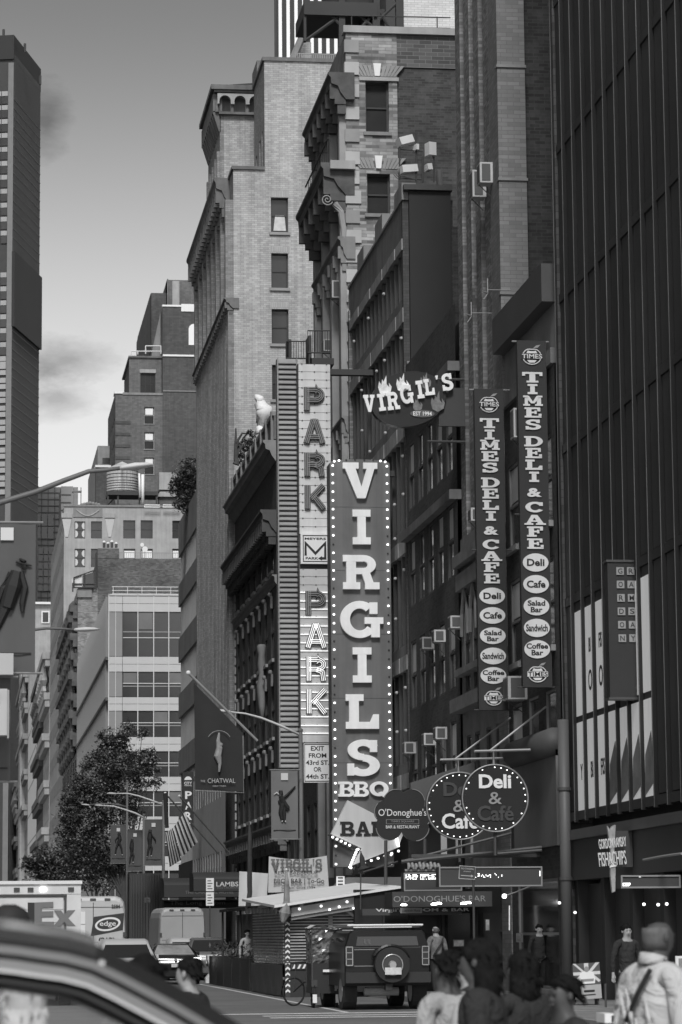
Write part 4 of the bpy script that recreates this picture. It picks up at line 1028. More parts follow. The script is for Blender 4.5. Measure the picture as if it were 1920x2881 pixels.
# ------------------------------------------------------------------ B13 dark tower at the left
th = math.radians(-14.5)
K = P(37, 98, 800); ZT = K.z
t = thing('dark_slab_tower', 'tall dark skyscraper with light window rows at the left edge', 'building', (K.x, 800, 0), rz=th)
MT = WM[t.name]
def lb_(x0, x1, y0, y1, z0, z1, name, m): 
    me = MB().box(x0, x1, y0, y1, z0, z1).mesh(name, m); return inst(name, me, MT, t)
tz = lambda y: P(20, y, 800).z
lb_(-40, 0, .3, 33, 0, ZT-3, 'core', black)
dt = mat('dark_tower_cladding', .03, .6, mott=.15, ms=.05); lt = mat('tower_window_light', .36, .5, mott=.15, ms=.1)
lb_(-.1, .25, 0, 33, 0, ZT, 'side_wall', dt)
lb_(-40, .3, -.3, 33.2, tz(165), ZT, 'crown', dt)
gr = MB().box(.25, .4, -.07, .07, 0, tz(150)).mesh('side_fin', mat('tower_fin', .10, .6, mott=0))
for k in range(26): inst('side_fin', gr, MT @ Matrix.Translation((0, 1+k*1.25, 0)), t)
for y in list(range(275, 670, 26)) + list(range(745, 1400, 26)):
    lb_(.25, .36, 0, 33, tz(y)-.25, tz(y), 'side_sill', mat('tower_sill', .14, .6, mott=0))
lb_(-1.2, .3, -.35, 0, 0, ZT-8, 'corner_pier', mat('corner_metal', .2, .6, mott=.1))
lb_(.2, 1.0, -.4, 33.2, tz(778)-14, tz(707), 'mechanical_band', dt)
wl = MB().box(-.85, .85, -.1, .1, 0, 1.35).mesh('light_window', lt); wd_ = MB().box(-.85, .85, -.05, .1, 0, 2.1).mesh('dark_window', glass)
y = 255.0
while y < 1378:
    if not 665 < y < 735:
        lo = y > 980
        for i, x in enumerate((-2.2, -4.1, -6.0)):
            inst('light_window', wl, MT @ Matrix.Translation((x, 0, tz(y+13))), t)
            inst('light_window' if lo else 'dark_window', MB().box(-.85, .85, -.1, .1, 0, 2.0).mesh('light_window', lt) if lo and x == -2.2 and 'lw2' not in _bc and _bc.setdefault('lw2', 1) else (wl if lo else wd_), MT @ Matrix.Translation((x, 0, tz(y+35))), t)
    y += 39.3
for px, py in ((10, 85), (70, 125), (113, 215)):
    p = P(px, py+22, 805); MB().tube([(p.x, p.y, p.z), (p.x, p.y, p.z+2.6)], .35, 6).build('mast', black, t)
# ------------------------------------------------------------------ light ribbed skyscraper at the top
Y0 = 330.0
a = P(776, 10, Y0); b = P(1010, 10, Y0)
t = thing('ribbed_skyscraper', 'distant skyscraper with bright vertical ribs at the top edge', 'building', (a.x, Y0, 0))
_k = (Y0+20)/Y0
MB().add([(a.x, Y0, 0), (b.x+6, Y0, 0), (b.x+6, Y0+20, 0), (a.x*_k+.1, Y0+20, 0), (a.x, Y0, a.z+30), (b.x+6, Y0, a.z+30), (b.x+6, Y0+20, a.z+30), (a.x*_k+.1, Y0+20, a.z+30)], [(0,3,2,1),(4,5,6,7),(0,1,5,4),(1,2,6,5),(2,3,7,6),(3,0,4,7)]).build('core', mat('skyscraper_glass', .05, .3, mott=.2, ms=.05), t)
fin = MB().box(-.19, .19, -.25, 0, 0, a.z+30).mesh('rib', mat('sky_glare_rib', .95, .4, mott=.05, emit=0))  # near-white colour stands in for sky reflected along the ribs
x = a.x+.5
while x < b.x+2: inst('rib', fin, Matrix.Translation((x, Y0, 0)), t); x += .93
MB().box(a.x-.15, a.x+.05, Y0-.3, Y0+.2, 0, a.z+30).build('corner_rib', black, t)
# brick parapet and fence on the hotel roof
Yb = 166.0
g = thing('roof_hut', 'little brick roof hut with dark louvre on the hotel roof', 'roof hut', (P(850, 165, Yb).x, Yb, zB))
a, b = P(849, 172, Yb), P(876, 118, Yb)
MB().box(a.x, b.x, Yb, Yb+3, a.z-.5, b.z).build('wall', hotel_b, g)
MB().box(b.x+.01, P(955, 1, Yb).x, Yb+.1, Yb+3, a.z-.5, P(1, 121, Yb).z).build('louvre_wall', dk, g)
mb = MB()
for k in range(26):
    x = P(832+k*5, 1, Yb-2).x; mb.box(x-.02, x+.02, Yb-2.02, Yb-1.98, a.z-.4, P(1, 155, Yb).z)
mb.box(P(830, 1, Yb-2).x, P(960, 1, Yb-2).x, Yb-2.03, Yb-1.97, P(1, 155, Yb).z, P(1, 153, Yb).z)
solo(mb, 'roof_fence', metal_g, 'low picket fence on the hotel roof edge', 'fence')
solo(MB().tube([P(822, 172, Yb-1), P(848, 110, Yb-1)], .22, 6).tube([P(848, 110, Yb-1), P(856, 60, Yb-1)], .14, 6), 'slanted_strut', stone_g, 'slanted pale strut rising beside the brick roof hut', 'strut')
# ================================================================== SIGNS
def bulbs(parent, pts, r=.045, on=1.0, m_on=None, name='bulb'):
    me1 = MB().ball((0, 0, 0), r, 6, 5).mesh(name, m_on or bulb_on); me0 = MB().ball((0, 0, 0), r*.8, 6, 5).mesh(name, bulb_off)
    for p in pts: inst(name, me1 if rnd.random() < on else me0, Matrix.Translation(Vector(p)), parent)
# ---- big vertical barbecue sign
Y = 100.8
c0, c1 = P(926, 1290, Y), P(1098, 1290, Y)
def sx(px, py, Y=100.8): return P(px, py, Y)
t = thing('blade_sign', 'tall vertical VIRGILS BBQ sign with big pale slab letters and bulb border', 'sign', (15, Y, sx(1000, 2440).z))
steel = mat('sign_steel', .15, .45, mott=.18, ms=.5, streak=.2)
xl = sx(940, 2440).x; xr = sx(1108, 2440).x
xlt, xrt = sx(926, 1300).x, sx(1098, 1300).x
zt, zb = sx(1000, 1303).z, sx(1000, 2440).z
xm, wd = (xl+xr+xlt+xrt)/4, ((xr-xl)+(xrt-xlt))/2
x0, x1 = xm-wd/2, xm+wd/2
pts = [(x0, zb), (x1, zb), (x1, zt)] + [(xm+wd/2*math.cos(a), zt+.14*math.sin(a)) for a in [math.pi*i/10 for i in range(1, 10)]] + [(x0, zt)]
MB().prism(pts, Y, Y+.9).build('cabinet', steel, t)
for k in range(6):
    z = zb + (zt-zb)*(k+.6)/6.3; MB().box(x0+.01, x1-.01, Y-.006, Y, z, z+.012).build('seam', metal_d, t)
MB().box(x1, F, Y+.3, Y+.5, zt-.4, zt-.2).build('arm', black, t); MB().box(x1, F, Y+.3, Y+.5, zb+2, zb+2.2).build('arm', black, t)
wl_ = mat('sign_letter_white', .78, .5, mott=.10, ms=1.2, streak=.10, emit=.03)
for ch, cy, H, Wp in (('V', 1353, 103, 100), ('I', 1484, 100, 52), ('R', 1611, 98, 105), ('G', 1744, 102, 124), ('I', 1872, 100, 54), ('L', 2003, 98, 95), ('S', 2133, 102, 98)):
    cx = {'V': 1012, 'G': 1017, 'S': 1022}.get(ch, 1018 if ch != 'R' else 1015)
    p = sx(cx, cy); p.x = xm + (p.x-xm)*.6
    slab(ch, (p.x, Y, p.z), pxw(H, Y), pxw(Wp, Y), wl_, t, .16)
for ch, cx, W_ in (('B', 974, 46), ('B', 1016, 44), ('Q', 1068, 58)):
    p = sx(cx, 2221); slab(ch, (p.x, Y, p.z), pxw(42, Y), pxw(W_, Y), wl_, t, .14)
n = 46; pl = []
for k in range(n):
    z = zb+.1+(zt-zb-.2)*k/(n-1)
    pl += [(x0+.10, Y-.02, z), (x1-.10, Y-.02, z)]
pl += [(xm+(wd/2-.1)*math.cos(a), Y-.02, zt+.02+.1*math.sin(a)) for a in [math.pi*i/9 for i in range(1, 9)]]
bulbs(t, pl, .04, .62)
# arrow
Ya = Y-.35
ap = [P(a, b, Ya) for a, b in ((979, 2252), (1140, 2335), (1121, 2385), (993, 2435), (1018, 2387), (932, 2347))]
g = thing('arrow_sign', 'pale arrow shaped BAR sign with bulbs along its lower edges, under the tall barbecue sign', 'sign', (ap[0].x, Ya, ap[3].z))
MB().prism([(p.x, p.z) for p in ap], Ya, Ya+.3).build('panel', mat('arrow_face', .62, .5, mott=.12, streak=.1), g)
bk_ink = mat('sign_ink', .03, .6, mott=0)
for ch, cx in (('B', 978), ('A', 1022), ('R', 1066)):
    p = P(cx, 2332, Ya); slab(ch, (p.x, Ya, p.z), pxw(40, Ya), pxw(42, Ya), bk_ink, g, .03)
pts = []
for (a, b) in (((925, 2350), (1008, 2390)), ((1005, 2392), (985, 2440)), ((988, 2442), (1122, 2395)), ((1122, 2380), (1115, 2355))):
    for k in range(8):
        q = P(a[0]+(b[0]-a[0])*k/7, a[1]+(b[1]-a[1])*k/7, Ya-.05); pts.append(q)
bulbs(g, pts, .045, .85)
MB().tube([P(1022, 2455, Ya+.1), P(1120, 2425, Ya+.1)], .04, 6).tube([P(932, 2360, Ya+.1), P(1012, 2402, Ya+.1), P(995, 2448, Ya+.1)], .05, 6).build('bulb_rail', black, g)
# ---- park sign
Y = 106.0
t = thing('parking_sign', 'tall pale vertical PARK PARK sign with a louvred dark flank', 'sign', (13, Y, P(880, 2200, Y).z))
def pk(a, b): return P(a, b, Y)
cab = mat('enamel_panel', .66, .45, mott=.14, streak=.14); cab2 = mat('enamel_panel_aged', .55, .35, mott=.2, streak=.1)
xp0, xp1 = (pk(836, 1010).x+pk(852, 2100).x)/2, (pk(927, 1010).x+pk(940, 2100).x)/2
rows = [1010, 1032, 1055, 1078, 1102, 1124, 1148, 1171, 1194, 1218, 1240, 1263, 1286, 1310, 1333, 1356, 1380, 1404, 1427, 1450, 1474, 1495]
for i in range(len(rows)-1):
    MB().box(xp0, xp1, Y, Y+.12, pk(0, rows[i+1]).z+.008, pk(0, rows[i]).z-.008).build('panel', cab, t)
rows2 = [1594, 1616, 1640, 1660, 1685, 1708, 1731, 1756, 1780, 1804, 1827, 1851, 1874, 1898, 1921, 1945, 1968, 1992, 2015, 2040, 2062, 2090]
gold = mat('lit_strip', .9, .3, mott=0, emit=.25)
for i in range(len(rows2)-1):
    MB().box(xp0, xp1, Y, Y+.12, pk(0, rows2[i+1]).z+.008, pk(0, rows2[i]).z-.008).build('panel', cab2, t)
    if i > 2: MB().box(xp0, xp1, Y-.05, Y-.002, pk(0, rows2[i]).z-.035, pk(0, rows2[i]).z+.0).build('light_tube', gold, t)
MB().box(xp0-.02, xp1+.02, Y+.13, Y+.6, pk(0, 2200).z, pk(0, 1008).z).build('cabinet', metal_d, t)
pts = [(x, Y-.015, pk(0, r).z) for r in rows + rows2 for x in (xp0+.12, xp1-.14, (xp0+xp1)/2)]
me = MB().ball((0, 0, 0), .028, 5, 4).mesh('rivet', mat('rivet', .1, .5, mott=0))
for p in pts: inst('rivet', me, Matrix.Translation(p), t)
def ribbon(path, w, closed=False):
    P_ = [Vector(p) for p in path]; L, R = [], []
    n = len(P_)
    for i in range(n):
        a = P_[max(i-1, 0)]; b = P_[min(i+1, n-1)]
        if 0 < i < n-1:
            d1 = (P_[i]-a).normalized(); d2 = (b-P_[i]).normalized(); d = (d1+d2).normalized(); k = 1/max(.45, d.dot(d1))
        else: d = (b-a).normalized(); k = 1
        nrm = Vector((-d.y, d.x))*w/2*k
        L.append(P_[i]+nrm); R.append(P_[i]-nrm)
    return [[tuple(L[i]), tuple(R[i]), tuple(R[i+1]), tuple(L[i+1])] for i in range(n-1)], L, R
def arcp(cx, cy, rx, ry, a0, a1, n=10): return [(cx+rx*math.cos(math.radians(a0+(a1-a0)*i/n)), cy+ry*math.sin(math.radians(a0+(a1-a0)*i/n))) for i in range(n+1)]
SANS = {'P': [[(.16, 0), (.16, 1)], [(.16, .88), (.55, .88)] + arcp(.55, .66, .3, .22, 90, -90) + [(.16, .44)]],
        'A': [[(.12, 0), (.46, 1)], [(.88, 0), (.54, 1)], [(.25, .26), (.75, .26)], [(.4, .92), (.6, .92)]],
        'R': [[(.16, 0), (.16, 1)], [(.16, .88), (.55, .88)] + arcp(.55, .68, .3, .20, 90, -90) + [(.16, .48)], [(.5, .46), (.78, .36), (.84, 0)]],
        'K': [[(.16, 0), (.16, 1)], [(.9, 1), (.3, .42)], [(.42, .56), (.9, 0)]]}
body = mat('neon_letter_body', .10, .5, mott=.1); tube_ = mat('neon_tube_unlit', .35, .4, mott=0); tubel = mat('neon_tube_lit', .9, .4, mott=0, emit=.30)
def neon(ch, c, H, W_, parent, lit):
    mb = MB(); k = 0
    tb = MB()
    for st in SANS[ch]:
        st = [((x-.5)*W_, (y-.5)*H) for x, y in st]
        q, _, _ = ribbon(st, .27*W_)
        for p in q: mb.prism(p, -.10-.002*k, 0)
        for o in (-.30, 0, .30):
            _, L, R = ribbon(st, .27*W_*abs(o)*2+.0001)
            ln_ = L if o < 0 else R
            tb.tube([(v.x, -.13-.004*k, v.y) for v in ln_], .014, 5)
        k += 1
    o = inst('letter', mb.mesh('letter', body), Matrix.Translation(Vector(c)), parent)
    inst('neon_tube', tb.mesh('neon_tube', lit), Matrix.Translation(Vector(c)), o)
xc = pk(885, 1300).x
for ch, y in zip('PARK', (1110, 1203, 1297, 1390)): neon(ch, (xc, Y, pk(0, y).z), pxw(68, Y), pxw(62, Y), t, tube_)
for ch, y, l in zip('PARK', (1692, 1786, 1880, 1973), (tube_, tubel, tubel, tubel)): neon(ch, (xc, Y, pk(0, y).z), pxw(68, Y), pxw(62, Y), t, l)
# meyers plate
a, b = pk(848, 1587), pk(930, 1502)
g = MB().box(xp0+.02, xp1+.02, Y-.12, Y+.1, a.z, b.z).build('brand_plate', white, t)
ri = MB()
for (u0, u1, v0, v1) in ((xp0+.1, xp1-.02, b.z-.1, b.z-.07), (xp0+.1, xp1-.02, a.z+.07, a.z+.1), (xp0+.1, xp0+.13, a.z+.1, b.z-.1), (xp1-.05, xp1-.02, a.z+.1, b.z-.1)): ri.box(u0, u1, Y-.13, Y-.119, v0, v1)
ri.build('plate_border', bk_ink, g)
text('MEYERS', (xc, Y-.125, b.z-.2), .14, bk_ink, g, .004, .02, xs=1.3, fit=(.78, .08))
text('PARK', (xc-.13, Y-.125, a.z+.2), .14, bk_ink, g, .004, .02, fit=(.46, .09))
mb = MB()
for q in ribbon([(xc-.36, a.z+.3), (xc-.36, b.z-.36), (xc, a.z+.38), (xc+.36, b.z-.36), (xc+.36, a.z+.2), (xc+.22, a.z+.2)], .085)[0]: mb.prism(q, Y-.132, Y-.121)
mb.prism([(xc+.1, a.z+.2), (xc+.24, a.z+.12), (xc+.24, a.z+.28)], Y-.134, Y-.121)
mb.build('plate_letter', bk_ink, g)
# louvred flank
Yl = 107.0
la, lb2 = P(779, 1008, Yl), P(829, 2160, Yl)
xf0, xf1 = la.x+.06, P(826, 1008, Yl).x+.1
MB().box(xf0, xf1, Yl+.12, Yl+.5, lb2.z, la.z).build('flank', mat('flank_metal', .06, .6), t)
fin_ = MB().add([(0, 0, 0), (xf1-xf0, 0, 0), (xf1-xf0, .12, .16), (0, .12, .16), (0, 0, .035), (xf1-xf0, 0, .035), (xf1-xf0, .12, .2), (0, .12, .2)], [(0,1,5,4),(4,5,6,7),(0,3,2,1),(0,4,7,3),(1,2,6,5)]).mesh('louvre', mat('louvre_metal', .30, .5, mott=.2, ms=.8))
nf = 80; st_ = (la.z-lb2.z)/nf
for k in range(nf): inst('louvre', fin_, Matrix.Translation((xf0, Yl, lb2.z+st_*k)), t)
MB().box(xf0-.05, xf0-.003, Yl-.02, Yl+.5, lb2.z, la.z).build('edge_strip', metal_g, t); MB().box(xf1+.003, xf1+.05, Yl-.02, Yl+.5, lb2.z, la.z).build('edge_strip', metal_g, t)
MB().box(xp1, F, Y+.2, Y+.5, pk(0, 1036).z, pk(0, 1020).z).build('arm', black, t)
# exit panel
a, b = P(856, 2202, Y-.3), P(932, 2092, Y-.3)
g = thing('exit_sign', 'white EXIT FROM 43rd ST. OR 44th ST. panel under the park sign', 'sign', (a.x, Y-.3, a.z))
MB().box(a.x, b.x, Y-.3, Y-.2, a.z, b.z).build('panel', white, g)
fr = MB()
for q in ((a.x+.02, b.x-.02, a.z+.03, a.z+.06), (a.x+.02, b.x-.02, b.z-.05, b.z-.02), (a.x+.02, a.x+.04, a.z+.06, b.z-.05), (b.x-.04, b.x-.02, a.z+.06, b.z-.05)): fr.box(q[0], q[1], Y-.306, Y-.299, q[2], q[3])
fr.build('border', bk_ink, g)
for s_, y, w_ in (('EXIT', 2106, 38), ('FROM', 2126, 50), ('43rd ST.', 2146, 66), ('OR', 2165, 22), ('44th ST.', 2185, 66)):
    p = P(894, y, Y-.3); text(s_, (p.x, Y-.302, p.z), .2, bk_ink, g, .004, .022, fit=(pxw(w_, Y), pxw(13, Y)))
# catwalk railing above the signs
Yk = 108.0
g = thing('catwalk', 'black steel catwalk with railing above the park sign', 'catwalk', (P(860, 1010, Yk).x, Yk, P(860, 1005, Yk).z))
mb = MB()
for (p0, p1, y0, y1) in ((806, 862, 960, 1008), (866, 930, 930, 992)):
    MB().tube([P(p0, y0, Yk), P(p1, y0, Yk)], .025, 6).tube([P(p0, y1, Yk), P(p1, y1, Yk)], .03, 6).build('rail', black, g)
    for k in range(int((p1-p0)/7)+1):
        MB().tube([P(p0+7*k, y0, Yk), P(p0+7*k, y1, Yk)], .012, 4).build('baluster', black, g)
MB().box(P(862, 1, Yk).x, P(870, 1, Yk).x, Yk, Yk+1.0, P(1, 1010, Yk).z, P(1, 928, Yk).z).build('post', black, g)
MB().box(P(806, 1, Yk).x, P(814, 1, Yk).x, Yk, Yk+1.0, P(1, 1008, Yk).z, P(1, 940, Yk).z).build('post', black, g)
MB().box(P(866, 1, Yk).x, P(932, 1, Yk).x, Yk, Yk+1.2, P(1, 1010, Yk).z, P(1, 992, Yk).z).build('deck', black, g)
# ---- oval VIRGIL'S sign
Y = 86.4
c = P(1150, 1122, Y)
t = thing('oval_sign', "black oval VIRGIL'S sign with white arched letters and flames, EST 1994", 'sign', (c.x, Y, P(1150, 1205, Y).z))
ea, eb = pxw(112, Y), pxw(80, Y)
rot = math.radians(13)
def ov(u, v): return (c.x+u*math.cos(rot)-v*math.sin(rot), c.z+u*math.sin(rot)+v*math.cos(rot))
MB().prism([ov(ea*math.cos(a), eb*math.sin(a)) for a in [2*math.pi*i/40 for i in range(40)]], Y, Y+.3).build('panel', black_g, t)
for i, (ch, px, py, hh_, ww) in enumerate((('V', 1038, 1136, 50, 33), ('I', 1073, 1133, 50, 20), ('R', 1105, 1129, 52, 36), ('G', 1144, 1110, 54, 38), ('I', 1181, 1097, 52, 20), ('L', 1207, 1090, 48, 28), ("'", 1230, 1072, 30, 9), ('S', 1258, 1076, 50, 34))):
    p = P(px, py, Y); slab(ch, (p.x, Y-.02, p.z), pxw(hh_, Y), pxw(ww, Y), wl_, t, .08, rot=math.radians(8 if ch != 'V' else 2))
def flame(px, py, s_, m):
    pts = [(0, -.5), (.35, -.3), (.42, .05), (.25, .3), (.28, .02), (.12, .2), (.1, .75), (-.06, .35), (-.16, .5), (-.2, .15), (-.34, .38), (-.4, 0), (-.3, -.35)]
    p = P(px, py, Y); MB().prism([(p.x+a*pxw(s_, Y), p.z+b*pxw(s_, Y)) for a, b in pts], Y-.012, Y-.001).build('flame', m, t)
fl = mat('flame_print', .75, .5, mott=.4, ms=5); fl2 = mat('dull_flame_print', .18, .5, mott=.5, ms=6)
flame(1083, 1090, 48, fl); flame(1133, 1082, 46, fl); flame(1232, 1135, 50, fl2); flame(1198, 1075, 40, fl2); flame(1175, 1140, 36, fl2)
p = P(1189, 1164, Y); 
MB().prism([(p.x+pxw(36, Y)*math.cos(a), p.z+pxw(11, Y)*math.sin(a)) for a in [2*math.pi*i/24 for i in range(24)]], Y-.03, Y-.002).build('date_plate', mat('date_plate', .12, .5, mott=0), t)
text('EST 1994', (p.x, Y-.032, p.z), .15, wl_, t, .003, .01, fit=(pxw(54, Y), pxw(12, Y)))
MB().tube([(c.x+ea*.6, Y+.15, P(1, 1045, Y).z), (F, Y+.15, P(1, 1045, Y).z)], .04, 6).build('arm', black, t); MB().tube([(c.x+ea*.5, Y+.15, P(1, 1224, Y).z), (F, Y+.15, P(1, 1224, Y).z)], .04, 6).build('arm', black, t)
MB().box(c.x+ea*.8, F, Y+.1, Y+.2, P(1, 1180, Y).z, P(1, 1070, Y).z).build('backing_frame', black, t)
# ---- two deli blade signs
face = mat('deli_black', .035, .5, mott=.1, spec=.3); lw = mat('deli_letter', .66, .5, mott=.08, streak=.1); ink2 = mat('oval_ink', .03, .5, mott=0)
def deli(name_l, px0, px1, ytop, ybot, Y, lean, scale, items):
    z0, z1 = P((px0+px1)/2, ybot, Y).z, P((px0+px1)/2, ytop, Y).z
    xa, xb = P(px0, (ytop+ybot)/2, Y).x, P(px1, (ytop+ybot)/2, Y).x
    t = thing('deli_blade_sign', name_l, 'sign', ((xa+xb)/2, Y, z0), 'TIMES DELI & CAFE blade signs')
    MB().box(xa, xb, Y, Y+.22, z0, z1).build('cabinet', face, t)
    xc = (xa+xb)/2; W_ = xb-xa
    def zf_(y): return P((px0+px1)/2, y, Y).z
    for (kind, s_, y, h, w_) in items:
        H = pxw(h, Y)
        if kind == 'L':
            if s_ == '&': text('&', (xc, Y-.012, zf_(y)), .5, lw, t, .02, .035, fit=(W_*w_, H))
            else: slab(s_, (xc, Y-.005, zf_(y)), H, W_*w_, lw, t, .025)
        elif kind == 'O':
            g = MB().prism([(xc+W_*.44*math.cos(a), zf_(y)+H/2*math.sin(a)) for a in [2*math.pi*i/28 for i in range(28)]], Y-.03, Y-.001).build('oval_plate', lw if h > 0 else lw, t)
            ls = s_.split('|')
            for i, q in enumerate(ls):
                dz = 0 if len(ls) == 1 else (H*.17 if i == 0 else -H*.19)
                text(q, (xc, Y-.034, zf_(y)+dz), .2, ink2, g, .003, .03, fit=(W_*{'Deli': .6, 'Cafe': .64, 'Salad': .6, 'Bar': .4, 'Sandwich': .74, 'Coffee': .74}[q], H*(.40 if len(ls) == 1 else .30)))
        else:   # apple badge
            R_ = H/2; z = zf_(y)
            g = MB()
            pts = [(R_*math.cos(a)*1.05, R_*(math.sin(a)*.92 - .12*math.exp(-((a-math.pi/2)*3)**2))) for a in [2*math.pi*i/28 for i in range(28)]]
            g.tube([(xc+p[0], Y-.02, z+p[1]) for p in pts + pts[:1]], .015, 5, cap=False)
            g = g.build('apple_outline', lw, t)
            MB().prism([(xc-R_*.62, z+R_*.36), (xc+R_*.62, z+R_*.36), (xc+R_*.45, z+R_*.68), (xc+.05, z+R_*.6), (xc-.05, z+R_*.6), (xc-R_*.45, z+R_*.68)], Y-.02, Y-.001).build('highlight', lw, g)
            MB().prism([(xc-R_*.55, z-R_*.42), (xc+R_*.55, z-R_*.42), (xc+R_*.3, z-R_*.7), (xc-R_*.3, z-R_*.7)], Y-.02, Y-.001).build('highlight', lw, g)
            MB().box(xc-R_*1.2, xc+R_*1.2, Y-.035, Y-.021, z-R_*.3, z+R_*.3).build('name_band', lw if y > 1800 else face, g)
            text('TIMES', (xc, Y-.04, z), .2, ink2 if y > 1800 else lw, g, .003, .012, fit=(R_*2.3, R_*.5))
            MB().prism([(xc+R_*.15, z+R_*.95), (xc+R_*.5, z+R_*1.25), (xc+R_*1.0, z+R_*1.35), (xc+R_*.7, z+R_*1.02)], Y-.02, Y-.001).build('leaf', mat('leaf_grey', .3, .5, mott=0), g)
    for y in (ytop+1, (ytop+ybot)/2, ybot-1):
        MB().tube([(xa-.12, Y+.1, zf_(y)), (F, Y+.1, zf_(y))], .022, 6).build('bracket', metal_g if y == ytop+1 else black, t)
    return t
LA = [('A', '', 1137, 50, 0)]
def seq(y0s):
    out_ = []
    for s_, y, h, w_ in y0s: out_.append(('L', s_, y, h, w_))
    return out_
left = [('A', '', 1138, 50, 0)] + seq([('T', 1191, 29, .66), ('I', 1223, 29, .34), ('M', 1252, 29, .66), ('E', 1284, 29, .58), ('S', 1316, 29, .56), ('D', 1358, 29, .64), ('E', 1389, 29, .56), ('L', 1421, 28, .56), ('I', 1452, 28, .34), ('&', 1493, 25, .5), ('C', 1532, 28, .6), ('A', 1565, 28, .7), ('F', 1596, 28, .54), ('E', 1628, 28, .54)]) + \
    [('O', 'Deli', 1677, 48, 0), ('O', 'Cafe', 1732, 48, 0), ('O', 'Salad|Bar', 1789, 48, 0), ('O', 'Sandwich', 1846, 48, 0), ('O', 'Coffee|Bar', 1901, 48, 0), ('A', '', 1964, 46, 0)]
right = [('A', '', 1003, 52, 0)] + seq([('T', 1062, 31, .7), ('I', 1095, 30, .34), ('M', 1128, 30, .66), ('E', 1161, 30, .58), ('S', 1195, 30, .56), ('D', 1242, 30, .64), ('E', 1275, 30, .56), ('L', 1308, 30, .58), ('I', 1342, 30, .34), ('&', 1386, 26, .5), ('C', 1427, 30, .64), ('A', 1463, 29, .72), ('F', 1496, 30, .56), ('E', 1530, 30, .56)]) + \
    [('O', 'Deli', 1583, 53, 0), ('O', 'Cafe', 1644, 53, 0), ('O', 'Salad|Bar', 1706, 53, 0), ('O', 'Sandwich', 1767, 53, 0), ('O', 'Coffee|Bar', 1827, 53, 0), ('A', '', 1897, 50, 0)]
deli('left and lower of the two tall black TIMES DELI & CAFE blade signs', 1342, 1424, 1094, 1998, 78.6, 0, 1, left)
deli('right and higher of the two tall black TIMES DELI & CAFE blade signs', 1464, 1546, 958, 1934, 73.6, 0, 1, right)
# ---- two round deli signs
def rounds(lbl, px, py, r, Y, dim_top, dim_bot):
    c = P(px, py, Y); R_ = pxw(r, Y)
    t = thing('round_sign', lbl, 'sign', (c.x, Y, c.z-R_), 'round Deli & Café signs')
    MB().cyl((c.x, Y, c.z), R_, .25, 48, axis='y').build('disc', mat('disc_black', .028, .5, mott=.1, spec=.2), t)
    MB().tube([(c.x+R_*math.cos(a), Y-.01, c.z+R_*math.sin(a)) for a in [2*math.pi*i/48 for i in range(49)]], .02, 6, cap=False).build('rim', metal_g, t)
    bulbs(t, [(c.x+R_*.92*math.cos(a), Y-.01, c.z+R_*.92*math.sin(a)) for a in [2*math.pi*(i+.5)/30 for i in range(30)]], .017, .8)
    dimm = mat('unlit_letter', .07, .4, mott=0)
    text('Deli', (c.x, Y-.012, c.z+R_*.50), .5, dimm if dim_top else mat('disc_letter', .8, .5, mott=.05), t, .015, .03, fit=(R_*.98, R_*.42))
    text('&', (c.x, Y-.012, c.z), .4, mat('amp_grey', .3, .5, mott=0), t, .01, .004, fit=(R_*.40, R_*.36))
    text('Café', (c.x, Y-.012, c.z-R_*.45), .5, dimm if dim_bot else mat('disc_letter', .8, .5, mott=.05), t, .015, .022, fit=(R_*1.1, R_*.46))
    MB().tube([(c.x, Y+.12, c.z+R_), (c.x, Y+.12, c.z+R_+.35), (c.x-.5, Y+.12, c.z+R_+.35), (F, Y+.12, c.z+R_+.4)], .035, 6).build('hanger', metal_g, t)
    MB().tube([(c.x-.1, Y+.12, c.z+R_+.36), (F-.05, Y+.12, c.z+R_+1.5)], .03, 6).build('strut', metal_g, t)
    MB().tube([(c.x, Y+.12, c.z-R_), (c.x, Y+.12, c.z-R_-.6)], .04, 6).build('stem', metal_d, t)
rounds('left round black sign with Café lit, half hidden by the other disc', 1294, 2268, 95, 79.5, True, False)
rounds('right round black sign with Deli lit, in front of the other disc', 1394, 2246, 95, 74.5, False, True)
# ---- shamrock sign
Y = 84.0
t = thing('clover_sign', "black clover shaped O'Donoghue's TIMES SQUARE BAR & RESTAURANT sign on a stem", 'sign', (P(1130, 2470, Y).x, Y, P(1130, 2365, Y).z))
c = P(1133, 2289, Y); u = pxw(1, Y)
gm_ = mat('clover_face', .03, .45, mott=0)
for i, (dx, dz, r) in enumerate(((-18, 32, 36), (28, 32, 36), (-48, 5, 32), (52, -8, 30), (-38, -38, 38), (36, -38, 40), (0, 0, 50))):
    MB().cyl((c.x+dx*u, Y+.002*i, c.z+dz*u), r*u, .14, 32, axis='y').build('lobe', gm_, t)
    if i < 6:
        a0 = math.atan2(dz, dx)
        MB().tube([(c.x+dx*u+r*u*math.cos(a0+q), Y-.012, c.z+dz*u+r*u*math.sin(a0+q)) for q in [-.7+1.4*k/12 for k in range(13)]], .012, 5).build('edge_trim', metal_g, t)
text("O'Donoghue's", (c.x, Y-.02, c.z), .3, mat('cream_letter', .7, .5, mott=0), t, .004, .004, fit=(pxw(138, Y), pxw(26, Y)))
text("TIMES SQUARE", (c.x, Y-.02, c.z-pxw(23, Y)), .1, mat('amp_grey', .3, .5, mott=0), t, .003, .003, fit=(pxw(66, Y), pxw(6, Y)))
br = MB()
for q in ((-46, 46, -18, -17), (-46, 46, -30, -29), (-47, -46, -30, -17), (46, 47, -30, -17)): br.box(c.x+q[0]*u, c.x+q[1]*u, Y-.014, Y-.006, c.z+q[2]*u, c.z+q[3]*u)
br.build('name_frame', mat('amp_grey', .3, .5, mott=0), t)
